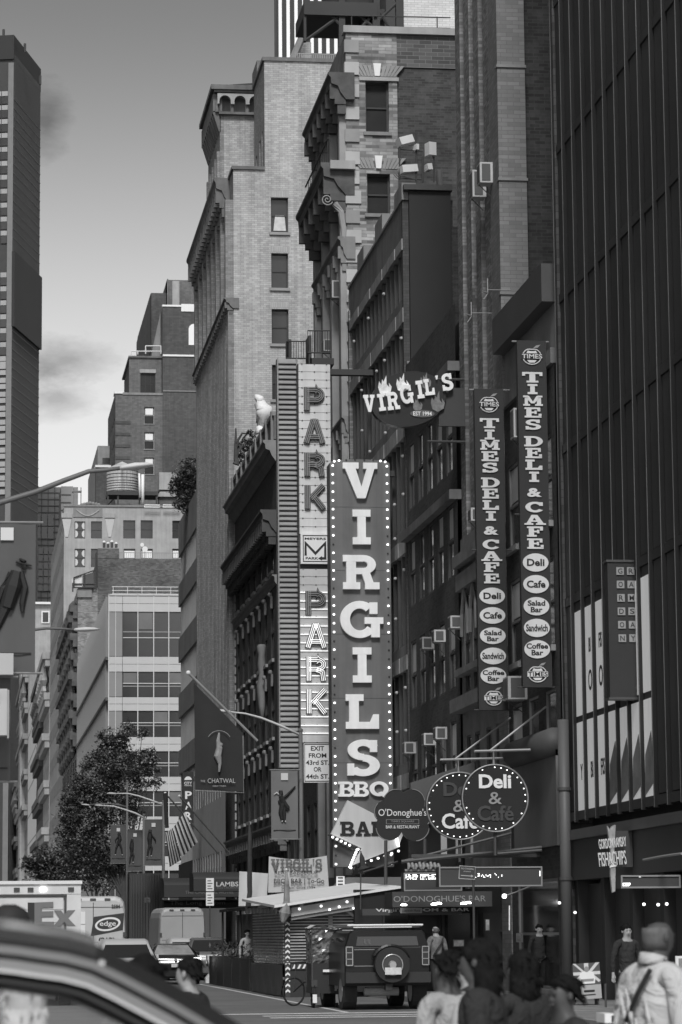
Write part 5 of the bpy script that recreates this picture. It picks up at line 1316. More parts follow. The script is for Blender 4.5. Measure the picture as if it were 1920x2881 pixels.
text("BAR & RESTAURANT", (c.x, Y-.02, c.z-pxw(38, Y)), .12, mat('cream_letter', .7, .5, mott=0), t, .003, .008, fit=(pxw(96, Y), pxw(9, Y)))
MB().tube([P(1086, 2365, Y), P(1086, 2490, Y)], .05, 8).tube([P(1196, 2360, Y), P(1196, 2440, Y)], .05, 8).build('stem', metal_d, t)
# ---- ticker marquee and awning front
led = mat('led_dot', .9, .4, mott=0, emit=1.3)
def ticker(lbl, px0, py0, px1, py1, Y, dots, name='ticker_sign'):
    a, b = P(px0, py1, Y), P(px1, py0, Y)
    t = thing(name, lbl, 'sign', ((a.x+b.x)/2, Y, a.z))
    MB().box(a.x, b.x, Y, Y+.5, a.z, b.z).build('cabinet', black, t)
    f = MB(); w_ = .035
    for q in ((a.x, b.x, a.z, a.z+w_), (a.x, b.x, b.z-w_, b.z), (a.x, a.x+w_, a.z+w_, b.z-w_), (b.x-w_, b.x, a.z+w_, b.z-w_)): f.box(q[0], q[1], Y-.03, Y-.001, q[2], q[3])
    f.build('frame', metal_g, t)
    mb = MB()
    for (x0, y0, x1, y1, dens) in dots:
        n = int((x1-x0)/3.2); m_ = int((y1-y0)/3.2)
        for i in range(n):
            for j in range(m_):
                if rnd.random() < dens:
                    p = P(x0+i*3.2, y0+j*3.2, Y); mb.box(p.x-.008, p.x+.008, Y-.008, Y-.001, p.z-.008, p.z+.008)
    if mb.v: mb.build('lit_dots', led, t)['kind'] = 'stuff'
    return t
ticker('left black ticker display with dense lit dots above the bar entrance', 1137, 2455, 1300, 2508, 79.0, [(1140, 2458, 1180, 2478, .75), (1184, 2458, 1240, 2478, .7)])
ticker('right black ticker display with a few lit dots and pale frame above the entrance', 1236, 2438, 1526, 2496, 73.2, [(1336, 2459, 1418, 2472, .22), (1520, 2452, 1524, 2470, 1)])
Y = 80.4
a, b = P(1105, 2553, Y), P(1385, 2508, Y)
t = thing('bar_awning', "black fascia reading O'DONOGHUE'S BAR above the dark bar front", 'awning', ((a.x+b.x)/2, Y, a.z))
MB().box(a.x, b.x, Y, Y+1.5, a.z, b.z).build('fascia', black, t)
p = P(1238, 2529, Y)
text("O'DONOGHUE'S BAR", (p.x, Y-.004, p.z), .3, mat('gilt_letter', .26, .5, mott=0), t, .003, .0, fit=(pxw(264, Y), pxw(17, Y)))
p = P(1156, 2557, Y+.6)
v = thing('barbecue_fascia', "dark fascia with pale Virgil's ROOM & BAR lettering under the bar awning", 'sign', (p.x, 81.2, p.z-.2))
a, b = P(1020, 2566, 81.1), P(1300, 2554, 81.1)
MB().box(a.x, b.x, 81.1, 81.4, a.z-.1, b.z-.02).build('panel', black, v)
text("Virgil's  ROOM & BAR", (P(1158, 1, 81.1).x, 81.09, (a.z+b.z)/2-.02), .2, mat('cream_letter', .7, .5, mott=0), v, .003, .015, fit=(pxw(268, 81), pxw(12, 81)))
a, b = P(1127, 2570, 79.6), P(1188, 2555, 79.6)
v = thing('music_sign', 'small pale Live Irish Music board hanging at the bar front', 'sign', ((a.x+b.x)/2, 79.6, a.z))
MB().box(a.x, b.x, 79.6, 79.65, a.z, b.z).build('board', mat('music_board', .2, .6), v)
text('Live Irish Music', ((a.x+b.x)/2, 79.59, (a.z+b.z)/2), .1, ink2, v, .003, 0, fit=(pxw(52, 79.6), pxw(7, 79.6)))
# upper canopies over the entrance
mb = MB().box(P(1130, 1, 76).x, P(1525, 1, 76).x, 76, 76.6, P(1, 2420, 76).z, P(1, 2410, 76).z)
mb.tube([P(1130, 2425, 75), P(1525, 2385, 75)], .05, 6).tube([P(1130, 2425, 78), P(1440, 2345, 78)], .04, 6).tube([P(1400, 2403, 74), P(1525, 2393, 74)], .04, 6)
solo(mb, 'canopy_frame', metal_d, 'thin dark canopy frame of tubes above the ticker displays', 'canopy')
a, b = P(1141, 2452, 79.3), P(1245, 2425, 79.3)
t = thing('script_sign', 'row of pale drooping script letters above the left ticker display', 'sign', ((a.x+b.x)/2, 79.3, a.z))
MB().box(a.x, b.x, 79.36, 79.42, a.z, a.z+.06).build('rail', metal_g, t)
for k in range(9):
    x = a.x + .08 + k*(b.x-a.x-.1)/9
    MB().tube([(x, 79.3, b.z-.02*(k % 3)), (x+.03, 79.3, (a.z+b.z)/2), (x+.05*(k % 2), 79.3, a.z+.05)], [.035, .05, .025], 6).build('letter', mat('script_pale', .33, .6), t)
# dark gable roof shapes behind the discs
t = thing('slanted_canopy', 'dark slanted canopy with white posts behind the round signs', 'canopy', (13.6, 86, P(1300, 2400, 86).z))
MB().prism([(P(1130, 1, 86).x, P(1, 2205, 86).z), (P(1320, 1, 86).x, P(1, 2140, 86).z), (P(1320, 1, 86).x, P(1, 2185, 86).z), (P(1130, 1, 86).x, P(1, 2300, 86).z)], 86, 86.3).build('gable_panel', mat('gable_grey', .10, .6), t)
for px in (1210, 1250, 1290, 1330, 1370, 1440): MB().box(P(px, 1, 86.5).x, P(px+16, 1, 86.5).x, 86.5, 86.6, P(1, 2420, 86).z, P(1, 2345, 86).z).build('post', mat('window_stripe', .4, .6), t)
# ---- gordon ramsay blade sign
Y = 64.6
a, b = P(1718, 1962, Y), P(1811, 1582, Y)
t = thing('restaurant_blade_sign', 'dark vertical GORDON RAMSAY FISH & CHIPS blade sign with small lit letter tiles', 'sign', ((a.x+b.x)/2, Y, a.z))
MB().box(a.x, b.x, Y, Y+.35, a.z, b.z).build('cabinet', face, t)
MB().box(a.x-.03, b.x+.03, Y-.03, Y+.38, b.z, b.z+.05).build('top_rim', metal_d, t); MB().box(a.x-.03, b.x+.03, Y-.03, Y+.38, a.z-.05, a.z).build('bottom_rim', metal_d, t)
tile = mat('letter_tile', .30, .5, mott=.05)
for k, (u1, u2) in enumerate(zip('GORDON', 'RAMSAY')):
    y = 1607+k*37.8; dx = k*1.3
    for ch, px in ((u1, 1745+dx), (u2, 1775+dx)):
        p = P(px, y, Y); h_ = pxw(11, Y)
        g = MB().box(p.x-h_, p.x+h_, Y-.03, Y-.001, p.z-h_, p.z+h_).build('letter_tile', tile, t)
        text(ch, (p.x, Y-.034, p.z), .15, ink2, g, .003, .006, fit=(h_*1.2, h_*1.35))
p = P(1771, 1945, Y); dl = mat('dim_letter', .11, .5, mott=0)
text('FISH &', (P(1769, 1, Y).x, Y-.004, P(1, 1932, Y).z), .14, dl, t, .003, .01, fit=(pxw(50, Y), pxw(11, Y)))
text('CHIPS', (P(1770, 1, Y).x, Y-.004, P(1, 1949, Y).z), .14, dl, t, .003, .01, fit=(pxw(52, Y), pxw(11, Y)))
fk = mat('emblem_grey', .22, .5, mott=.2, ms=6)
for q in ([(1760, 1822), (1765, 1822), (1765, 1862), (1760, 1862)], [(1772, 1822), (1777, 1830), (1777, 1862), (1773, 1862)], [(1755, 1845), (1763, 1862), (1755, 1862)],
          [(1752, 1872), (1765, 1872), (1765, 1914), (1758, 1898)], [(1772, 1872), (1790, 1872), (1782, 1895), (1772, 1912)], [(1767, 1862), (1771, 1862), (1771, 1916), (1767, 1916)]):
    MB().prism([(P(x, 1, Y).x, P(1, y, Y).z) for x, y in q], Y-.02, Y-.001).build('emblem_piece', fk, t)
for y in (1585, 1958): MB().tube([(b.x, Y+.15, P(1, y, Y).z), (F, Y+.15, P(1, y, Y).z)], .04, 6).build('arm', metal_d, t)
# ---- flag shaped fish and chips sign (projecting, seen almost edge on)
Y = 65.2
a, b = P(1664, 2522, Y), P(1678, 2330, Y)
t = thing('fork_sign', 'flag patterned fork shaped sign standing out from the wall beside white FISH&CHIPS letters', 'sign', (a.x, Y, a.z))
fpm = mat('fork_plate', .33, .5, mott=.5, ms=4)
pts = [(1660, 2330), (1667, 2342), (1673, 2332), (1683, 2328), (1678, 2400), (1680, 2460), (1678, 2520), (1670, 2524), (1666, 2470), (1668, 2400)]
MB().prism([(P(x, 1, Y).x, P(1, y, Y).z) for x, y in pts], Y, Y+.12).build('plate', fpm, t)
MB().prism([(P(x, 1, Y).x, P(1, y, Y).z) for x, y in ((1664, 2440), (1682, 2436), (1682, 2448), (1664, 2452))], Y-.02, Y-.001).build('stripe', white, t)
lt_ = mat('lit_channel_letter', .6, .4, mott=.1, emit=.03)
p = P(1724, 2372, Y); text('GORDON RAMSAY', (p.x, Y, p.z), .25, lt_, t, .02, .005, fit=(pxw(80, Y), pxw(28, Y)), rot=math.radians(6))
p = P(1724, 2416, Y); text('FISH&CHIPS', (p.x, Y, p.z), .3, lt_, t, .02, .005, fit=(pxw(80, Y), pxw(40, Y)), rot=math.radians(5))
MB().box(P(1684, 1, Y).x, F, Y+.12, Y+.3, P(1, 2450, Y).z, P(1, 2345, Y).z).build('backing', black, t)
# ---- chatwal flag
Y = 97.0
def cf(a, b, dy=0): return P(a, b, Y+dy)
t = thing('hotel_flag', 'large black THE CHATWAL flag with a pale figure hanging from a slanting pole', 'flag', cf(725, 2085))
pp = [cf(530, 1893), cf(725, 2085)]
MB().tube(pp, .045, 8).build('pole', metal_g, t)
MB().ball(pp[0], .08, 8, 6).build('finial', white, t)
def cloth(pts4, m, parent, name='cloth', nu=14, nv=10, amp=.06, fr=3.0, th=.006, bow=0):
    """pts4: top-left, top-right, bottom-right, bottom-left world points; waves push it along Y"""
    A, B, C_, D = [Vector(p) for p in pts4]; mb = MB(); n = (nu+1)*(nv+1)
    for layer in (0, th):
        for j in range(nv+1):
            for i in range(nu+1):
                u_, v_ = i/nu, j/nv
                p = (A*(1-u_)+B*u_)*(1-v_) + (D*(1-u_)+C_*u_)*v_
                p = p + Vector((0, amp*math.sin(u_*fr*math.pi+v_*2.0)*(.3+.7*v_)+layer, -bow*math.sin(u_*math.pi)*(1-v_)))
                mb.v.append(tuple(p))
    for l in (0, 1):
        for j in range(nv):
            for i in range(nu):
                k = l*n+j*(nu+1)+i; q = (k, k+nu+1, k+nu+2, k+1); mb.f.append(q if l == 0 else q[::-1])
    return mb.build(name, m, parent, smooth=True)
cloth([cf(546, 1922), cf(683, 2062), cf(685, 2228), cf(550, 2222)], mat('flag_black', .03, .8, mott=.15, ms=1.2), t, amp=.05)
figm = mat('flag_figure', .30, .7, mott=.3, ms=3); cu_ = mat('flag_cream', .42, .7, mott=0)
MB().tube([cf(617, 2062, -.1), cf(614, 2085, -.1), cf(618, 2105, -.1), cf(613, 2128, -.1), cf(619, 2150, -.1), cf(617, 2172, -.1)], [.03, .07, .11, .13, .06, .03], 8).build('figure', figm, t)
MB().ball(cf(621, 2096, -.12), .08, 8, 6).build('figure_head', figm, t)
MB().tube([cf(617+34*math.sin(a), 2088-32*math.cos(a), -.1) for a in [-1.1+.2*i for i in range(12)]], .008, 5).build('hoop', cu_, t)
p = cf(615, 2197, -.1); text('CHATWAL', (p.x+.1, p.y, p.z), .3, cu_, t, .003, 0, fit=(pxw(78, Y), pxw(13, Y)))
p = cf(571, 2198, -.1); text('THE', p, .12, cu_, t, .003, 0, fit=(pxw(13, Y), pxw(6, Y)))
p = cf(618, 2212, -.1); text('NEW YORK', p, .1, cu_, t, .003, 0, fit=(pxw(38, Y), pxw(4, Y)))
MB().tube([cf(549, 2225, -.03), cf(686, 2231, -.03), cf(684, 2070, -.03)], .018, 5).build('hem', stone_g, t)
# ---- us flags
def usflag(lbl, pole, quad, Y, st0):
    t = thing('striped_flag', lbl, 'flag', P(*pole[1], Y), 'flags above the hotel entrance')
    MB().tube([P(*pole[0], Y), P(*pole[1], Y)], .04, 8).build('pole', metal_d, t)
    MB().ball(P(*pole[0], Y), .07, 8, 6).build('finial', metal_w, t)
    A, B, C_, D = quad; n = 9
    for i in range(n):
        u0, u1 = i/n, (i+1)/n
        f = lambda p, q, u_: (p[0]+(q[0]-p[0])*u_, p[1]+(q[1]-p[1])*u_)
        m = mat('flag_pale_stripe', .55, .8, mott=.1) if i % 2 == st0 else mat('flag_dark_stripe', .045, .8, mott=.1)
        if quad[0][0] == -1: continue
        cloth([P(*f(A, B, u0), Y-.05), P(*f(A, B, u1), Y-.05), P(*f(D, C_, u1), Y-.05), P(*f(D, C_, u0), Y-.05)], m, t, 'stripe', 3, 10, .08, 1)
    return t
t = usflag('left striped flag drooping from a slanting pole over the hotel entrance', ((465, 2232), (617, 2405)), ((466, 2345), (486, 2330), (510, 2420), (478, 2440)), 150, 1)
MB().tube([P(465, 2232, 150), P(470, 2330, 150)], .1, 8).build('furled_field', mat('flag_blue', .03, .8), t)
t = usflag('right striped flag folded over its slanting pole above the hotel entrance', ((505, 2240), (645, 2400)), ((487, 2330), (520, 2285), (556, 2370), (512, 2412)), 148, 0)
# ---- city park sign
Y = 176.0
a, b = P(514, 2345, Y), P(545, 2172, Y)
t = thing('garage_sign', 'dark vertical CITY PARKING sign reading PARK beside the banded building', 'sign', ((a.x+b.x)/2, Y, a.z))
MB().box(a.x, b.x, Y, Y+.4, a.z, b.z).build('cabinet', mat('garage_sign_face', .035, .5), t)
xc = (a.x+b.x)/2
MB().prism([(xc+pxw(10.5, Y)*math.cos(a_), P(1, 2196, Y).z+pxw(10, Y)*math.sin(a_)) for a_ in [math.pi*i/12 for i in range(13)]], Y-.03, Y-.001).build('dome_logo', white, t)
text('CITY', (xc, Y-.01, P(1, 2205, Y).z), .3, white, t, .01, .02, fit=(pxw(22, Y), pxw(8, Y)))
text('PARKING', (xc, Y-.01, P(1, 2212, Y).z), .2, white, t, .01, .01, fit=(pxw(20, Y), pxw(3, Y)))
for ch, y in zip('PARK', (2239, 2269, 2298, 2328)): text(ch, (xc+pxw(1, Y), Y-.01, P(1, y, Y).z), .6, white, t, .02, .03, fit=(pxw(19, Y), pxw(22, Y)))
MB().box(b.x, F, Y+.1, Y+.2, P(1, 2200, Y).z, P(1, 2190, Y).z).build('arm', black, t)
# ---- restaurant awnings at the hotel entrance
def awning(lbl, px0, px1, py0, py1, Y, lines, dome=True, drop=.4, m=None):
    a, b = P(px0, py1, Y), P(px1, py0, Y)
    t = thing('awning', lbl, 'awning', ((a.x+b.x)/2, Y, a.z), 'awnings along the hotel frontage')
    n = 8; top = b.z; mid = a.z+(b.z-a.z)*.62
    pr = [(Y+2.5, top)] + [(Y+1.6-1.6*math.sin(math.pi/2*i/n), mid+(top-mid)*math.cos(math.pi/2*i/n)) for i in range(n+1)] + [(Y, a.z), (Y+2.5, a.z)]
    MB().prismx(pr, a.x, b.x).build('canopy', m or mat('awning_cloth', .045, .7, mott=.1), t)
    for s_, px, py, w_, h_ in lines: text(s_, (P(px, py, Y).x, Y-.006, P(px, py, Y).z), .3, mat('awning_letter', .62, .6, mott=0) if s_ in ('LAMBS',) else mat('awning_dim_letter', .16, .6, mott=0), t, .003, .01 if s_ == 'LAMBS' else 0, fit=(pxw(w_, Y), pxw(h_, Y)))
    return t
awning('dark domed awning lettered LAMBS RESTAURANT', 545, 690, 2452, 2508, 136, [('LAMBS', 640, 2488, 62, 13), ('RESTAURANT', 645, 2498, 66, 6)])
awning('long dark awning lettered THE CHATWAL HOTEL', 462, 680, 2468, 2525, 140, [('THE CHATWAL HOTEL', 590, 2511, 136, 9)])
awning('low dark fascia lettered The Long Room', 462, 690, 2530, 2556, 142, [('The Long Room', 556, 2542, 155, 14)], m=mat('fascia_dim', .035, .7))
# far dark street doors below them
t = thing('hotel_portico', 'black ironwork portico left of the hotel awnings', 'portico', (14, 170, 0.14))
for k in range(12): MB().box(P(372+k*7, 1, 170).x, P(374+k*7, 1, 170).x, 170, 170.1, .14, P(1, 2465, 170).z).build('bar', metal_d, t)
MB().box(P(368, 1, 171).x, P(460, 1, 171).x, 171, 173, .14, P(1, 2460, 171).z).build('screen_wall', black, t)
# ---- virgil's cloth banner and white tarps
Y = 94.0
t = thing('cloth_banner', "white cloth banner lettered VIRGIL'S REAL BARBECUE BBQ BAR TO-GO", 'banner', P(840, 2510, Y))
clm = mat('banner_cloth', .52, .8, mott=.1, ms=1, streak=.06)
cloth([P(757, 2410, Y), P(920, 2408, Y), P(926, 2507, Y), P(755, 2512, Y)], clm, t, amp=.03, bow=.10)
iv = mat('banner_letter', .14, .7, mott=.3, ms=8); ik = mat('banner_ink', .04, .7, mott=0)
for ch, px, w_ in (('V', 775, 24), ('I', 795, 12), ('R', 814, 22), ('G', 836, 24), ('I', 854, 11), ('L', 869, 18), ("'", 883, 5), ('S', 897, 20)):
    p = P(px, 2431 - abs(px-835)*-.0, Y-.1); slab(ch, p, pxw(27, Y), pxw(w_, Y), iv, t, .006)
text('REAL BARBECUE', P(834, 2456, Y-.1), .2, ik, t, .003, .004, fit=(pxw(122, Y), pxw(9, Y)))
text('BBQ | BAR | To-Go', P(842, 2481, Y-.1), .3, ik, t, .003, .01, fit=(pxw(142, Y), pxw(17, Y)))
text("Smokin' Since 1994", P(840, 2498, Y-.1), .15, ik, t, .003, .002, fit=(pxw(96, Y), pxw(7, Y)))
t = thing('cloth_screen', 'plain white cloth screen left of the barbecue banner', 'screen', P(715, 2545, Y+1))
cloth([P(674, 2452, Y+1), P(755, 2458, Y+1), P(750, 2548, Y+1), P(672, 2550, Y+1)], mat('plain_cloth', .55, .8, mott=.1), t, amp=.05)
MB().box(P(750, 1, Y+1).x, P(756, 1, Y+1).x, Y+1, Y+1.1, P(1, 2550, Y+1).z, P(1, 2488, Y+1).z).build('post', black, t)
a, b = P(955, 2497, 92), P(1135, 2468, 92)
solo(MB().add([(a.x, 92, a.z), (b.x, 92, a.z+.05), (b.x, 92, b.z), (a.x+.25, 92, b.z), (a.x, 94, a.z), (b.x, 94, a.z), (b.x, 94, b.z), (a.x+.25, 94, b.z)], [(0,1,2,3),(4,7,6,5),(3,2,6,7),(0,4,5,1),(1,5,6,2),(0,3,7,4)]), 'side_awning', mat('grey_awning', .16, .7), 'grey cloth awning behind the dining shed roof', 'awning')
a, b = P(947, 2496, 91.8), P(970, 2466, 91.8)
g = thing('menu_board', 'small white printed notice hanging left of the grey awning', 'notice', (a.x, 91.8, a.z))
MB().box(a.x, b.x, 91.8, 91.83, a.z, b.z).build('board', white, g)
for k in range(3): MB().box(a.x+.05, b.x-.05, 91.79, 91.799, a.z+.06+k*.1, a.z+.1+k*.1).build('printed_line', ik, g)
# white fluted pennant umbrellas (furled)
for lbl, x, y0, y1, Yp, wd_ in (('dark furled umbrella standing before the white cloth screen', 702, 2312, 2560, 95, 9), ('striped furled pennant on the front corner of the dining shed', 806, 2447, 2600, 82.5, 9), ('small dark pennant on a thin pole above the shed roof', 1016, 2395, 2560, 82, 7)):
    t = thing('furled_flag', lbl, 'furled flag', P(x, y1, Yp))
    MB().tube([P(x, y0, Yp), P(x-1, y1, Yp)], .02, 6).build('pole', metal_d, t)
    big = 'umbrella' in lbl
    pth = [P(x, y0+2, Yp), P(x+1, y0+40, Yp), P(x+1, y0+ (200 if big else 90), Yp), P(x-4, y1-(10 if big else 30), Yp), P(x-10, y1-4, Yp)] if 'small' not in lbl else [P(x, y0+5, Yp), P(x+3, y0+20, Yp), P(x+6, y0+42, Yp), P(x+8, y0+50, Yp)]
    MB().tube(pth, [.02, .07, .09, .17 if not big else .1, .05][:len(pth)], 8).build('cloth', mat('furled_dark', .045, .8, mott=.3, ms=3) if 'striped' not in lbl else mat('furled_pale', .28, .8, mott=.6, ms=2.2), t)
    if 'striped' in lbl: MB().ball(P(x, y0, Yp), .04, 8, 6).build('finial', metal_w, t)
# ================================================================== STREET FURNITURE AND FITTINGS
acm = mat('ac_white', .48, .5, mott=.15, ms=2); acd = mat('ac_grille', .10, .6, mott=0)
_ac = {}
def ac(lbl, px, py, w=.52, h=.38, d=.34, X=14.98):
    p = PX(px, py, X - d/2)
    t = thing('air_conditioner', lbl, 'air conditioner', (X, p.y, p.z-h/2), 'window air conditioners')
    k = (w, h, d)
    if k not in _ac:
        b = MB().box(-d, .05, -w/2, w/2, 0, h)
        _ac[k] = (b.mesh('casing', acm), MB().box(-d*.85, -.05, -w/2-.012, -w/2-.001, .05, h-.05).mesh('side_grille', acd), MB().box(-d-.012, -d-.001, -w/2+.05, w/2-.05, .05, h-.05).mesh('grille', acd))
    M = Matrix.Translation((X, p.y, p.z-h/2))
    inst('casing', _ac[k][0], M, t); inst('side_grille', _ac[k][1], M, t); inst('grille', _ac[k][2], M, t)
    MB().tube([(X-d, p.y, p.z-h/2-.01), (X, p.y, p.z-h/2-.35)], .015, 5).build('bracket', metal_d, t)
for a_ in (('left air conditioner of the pair in the upper window row of the dark loft building', 1200, 1811),
           ('right air conditioner of the pair in the upper window row of the dark loft building', 1234, 1791),
           ('air conditioner beside the stone bay at the right end of the loft building', 1280, 1752),
           ('leftmost air conditioner in the lower window row, near the tall barbecue sign', 1150, 2105),
           ('middle air conditioner in the lower window row of the loft building', 1205, 2081),
           ('rightmost air conditioner in the lower window row of the loft building', 1238, 2064),
           ('air conditioner just left of the left deli blade sign', 1338, 1450),
           ('lower left air conditioner on the ribbed brick tower', 1343, 521, .5, .8, .35),
           ('upper right air conditioner on the ribbed brick tower', 1364, 490, .5, .6, .35),
           ('air conditioner high on the ornate quoined building', 946, 817, .6, .7, .4),
           ('air conditioner above the catwalk on the ornate building', 922, 975, .7, .5, .4)):
    ac(a_[0], *a_[1:])
ac('large air conditioner between the two deli blade signs', 1449, 1938, .75, .62, .5)
ac('white cabinet unit high between the two deli blade signs', 1457, 1193, .5, .8, .3)
# antennas
Y = 98.9
r0 = P(1175, 510, Y)
t = thing('antenna_cluster', 'cluster of white panel antennas on the roof corner above the billboard', 'antenna', (r0.x, Y, 26.9))
aw = mat('antenna_white', .68, .5, mott=.08)
def tilted(px, py, w, h, ang, name='panel_antenna', d=.35, dy=0):
    p = P(px, py, Y+dy); M = Matrix.Translation(p) @ Matrix.Rotation(math.radians(ang), 4, 'Y')
    b = MB().box(-w/2, w/2, -d/2, d/2, -h/2, h/2)
    inst(name, b.mesh(name, aw), M @ Matrix.Rotation(math.radians(18), 4, 'Z'), t)
tilted(1140, 396, .54, .27, -20); tilted(1149, 476, .60, .26, -10); tilted(1212, 420, .28, .46, 0); tilted(1205, 471, .18, .22, -10, 'radio_unit'); tilted(1170, 415, .1, .2, 0, 'radio_unit')
for (x0, y0, x1, y1, r) in ((1172, 372, 1172, 512, .035), (1125, 400, 1125, 505, .03), (1222, 440, 1222, 512, .025), (1190, 440, 1190, 512, .04), (1125, 420, 1190, 425, .02), (1125, 500, 1190, 505, .03), (1205, 395, 1222, 450, .02)):
    MB().tube([P(x0, y0, Y), P(x1, y1, Y)], r, 6).build('mast', black, t)
for k in range(3):
    MB().tube([P(1108+k*6, 490, Y-.1), P(1120+k*4, 503-k*4, Y-.1), P(1145+k*5, 500, Y-.1), P(1172, 506, Y-.1)], .015, 5).build('cable', black, t)
a, b = P(1228, 508, Y+1), P(1246, 479, Y+1)
solo(MB().cyl(((a.x+b.x)/2, Y+1, 26.0), pxw(9, Y), b.z-26.0, 14), 'vent_pipe', mat('vent_grey', .16, .6), 'short grey vent pipe on the roof beside the antenna cluster', 'vent pipe', smooth=False)
for lb, px, py in (('left', 1327, 880), ('right', 1373, 815)):
    p = PX(px, py, 14.45)
    solo(MB().tube([(p.x, p.y, p.z+.32), (p.x, p.y, p.z-.1), (p.x-.12, p.y, p.z-.28)], .02, 5).tube([(p.x+.0, p.y, p.z-.08), (p.x-.16, p.y-.1, p.z-.06)], .025, 5).tube([(p.x, p.y, p.z), (15.1, p.y, p.z)], .015, 5), 'wall_bracket', metal_g, lb + ' thin pale bracket on the ribs of the brick tower', 'bracket')
# street lamps
lampm = mat('lamp_metal', .55, .5, mott=.08); lampd = mat('lamp_arm_metal', .13, .5, mott=.08)
def lamp(lbl, Y, lum, arm, pole, r=.05, am=None):
    base = P(pole[0], 2700, Y) if pole else P(arm[-1][0], 2700, Y)
    t = thing('street_lamp', lbl, 'street lamp', (base.x, Y, 0.14), 'cobra head street lamps')
    am = am or lampd
    pts = [P(a, b, Y) for a, b in arm]
    MB().tube(pts, [r*(.55+.45*i/(len(pts)-1)) for i in range(len(pts))], 8).build('arm', am, t, smooth=True)
    a, b = P(*lum[0], Y), P(*lum[1], Y)
    L = (b-a).length; d = (b-a).normalized()
    secs = [(0, .035, .05), (.08, .055, .10), (.45, .075, .15), (.8, .055, .13), (1, .02, .05)]
    rings = []
    for u_, hz, wy in secs:
        c_ = a + d*L*u_; rings.append([c_ + Vector((0, wy*math.cos(q), hz*math.sin(q)*(1.0 if math.sin(q) > 0 else .7))) for q in [2*math.pi*i/12 for i in range(12)]])
    MB().ring(rings).build('lamp_head', lampm, t, smooth=True)
    if pole:
        p1 = P(pole[0], pole[1], Y)
        MB().tube([(p1.x, Y, .14), (p1.x, Y, p1.z)], [.11, .07], 12).build('pole', lampd, t, smooth=True)
        MB().cyl((p1.x, Y, .14), .2, .5, 12, .13).build('base', lampd, t)
        MB().ball((p1.x, Y, p1.z+.05), .09, 8, 6).build('finial', lampd, t)
    return t
# nearest two lamps stand on the opposite pavement; their poles are outside the frame
lamp('near street lamp whose long arm sweeps up from the left edge', 50, ((337, 1318), (430, 1308)), [(345, 1316), (300, 1322), (250, 1326), (180, 1352), (100, 1384), (0, 1414), (-120, 1470), (-210, 1540)], (-215, 1540), .06)
lamp('second street lamp at the left, level arm above the street banner', 76, ((208, 1773), (280, 1771)), [(212, 1772), (170, 1769), (130, 1768), (60, 1776), (-20, 1800), (-210, 1860)], (-212, 1850), .05)
lamp('street lamp crossing the black hotel flag, pole by the park sign', 100, ((650, 2004), (602, 2000)), [(645, 2003), (690, 2008), (735, 2020), (790, 2042), (845, 2068)], (846, 2060), .05, lampm)
lamp('upper lamp of the cluster of three banners', 167, ((328, 2234), (300, 2233)), [(328, 2233), (360, 2233), (390, 2240), (425, 2252), (459, 2265)], (460, 2258), .06, lampm)
lamp('lower lamp beneath it with a pair of heads', 185, ((292, 2268), (266, 2266)), [(290, 2267), (320, 2269), (350, 2278), (380, 2288), (405, 2301)], (405, 2296), .07, lampm)
lamp('farthest lamp with its short head at the left of the cluster', 203, ((252, 2266), (229, 2264)), [(250, 2265), (275, 2262), (310, 2262), (340, 2266), (357, 2272)], (358, 2200), .06, lampd)
# banners
bnm = mat('banner_vinyl', .09, .7, mott=.12, ms=.6); bnp = mat('banner_figure', .025, .7, mott=0); bnw = mat('banner_white', .6, .7, mott=0)
def banner(lbl, Y, x0, x1, y0, y1, figs, m=None, sq=None, pole=None):
    a, b = P(x0, y1, Y), P(x1, y0, Y)
    t = thing('street_banner', lbl, 'banner', ((a.x+b.x)/2, Y, a.z), 'street banners with dancers')
    cloth([(a.x, Y, b.z), (b.x, Y, b.z), (b.x, Y, a.z), (a.x, Y, a.z)], m or bnm, t, amp=.015)
    for z in (a.z, b.z): MB().tube([(a.x-.05, Y, z), (b.x+.12, Y, z)], .02, 6).build('rod', stone_g, t)
    g = None
    W_, H_ = b.x-a.x, b.z-a.z
    pt = lambda u_, v_, k=0: (a.x+W_*u_, Y-.035-.004*k, b.z-H_*v_)
    sx_ = sq or (.5, .12, .11)
    s_ = W_*sx_[2]
    c_ = pt(sx_[0], sx_[1])
    MB().box(c_[0]-s_, c_[0]+s_, Y-.045, Y-.02, c_[2]-s_, c_[2]+s_).build('square_print', bnw, t)
    for k, (pts, r, wh) in enumerate(figs):
        MB().tube([pt(u_, v_, k % 5) for u_, v_ in pts], [q*W_ for q in r], 6).build('dancer_print' if not wh else 'highlight_print', bnw if wh else bnp, t)
    MB().box(a.x+W_*.08, b.x-W_*.08, Y-.03, Y-.02, b.z-H_*.875, b.z-H_*.865).build('text_strip', bnp, t)
    return t
d1 = [([(.35, .36), (.36, .30)], [.09, .07], 0), ([(.35, .38), (.5, .5), (.62, .56)], [.09, .11, .1], 0), ([(.42, .42), (.6, .36), (.9, .24)], [.06, .05, .03], 0), ([(.4, .40), (.28, .46), (.3, .5)], [.05, .04, .02], 0),
      ([(.42, .48), (.35, .62), (.4, .72)], [.1, .09, .06], 0), ([(.48, .52), (.48, .64), (.48, .74)], [.08, .07, .05], 0), ([(.36, .375), (.2, .33), (.1, .36)], [.02, .035, .015], 1), ([(.38, .74), (.42, .745)], [.04, .04], 1), ([(.5, .745), (.54, .745)], [.035, .03], 1)]
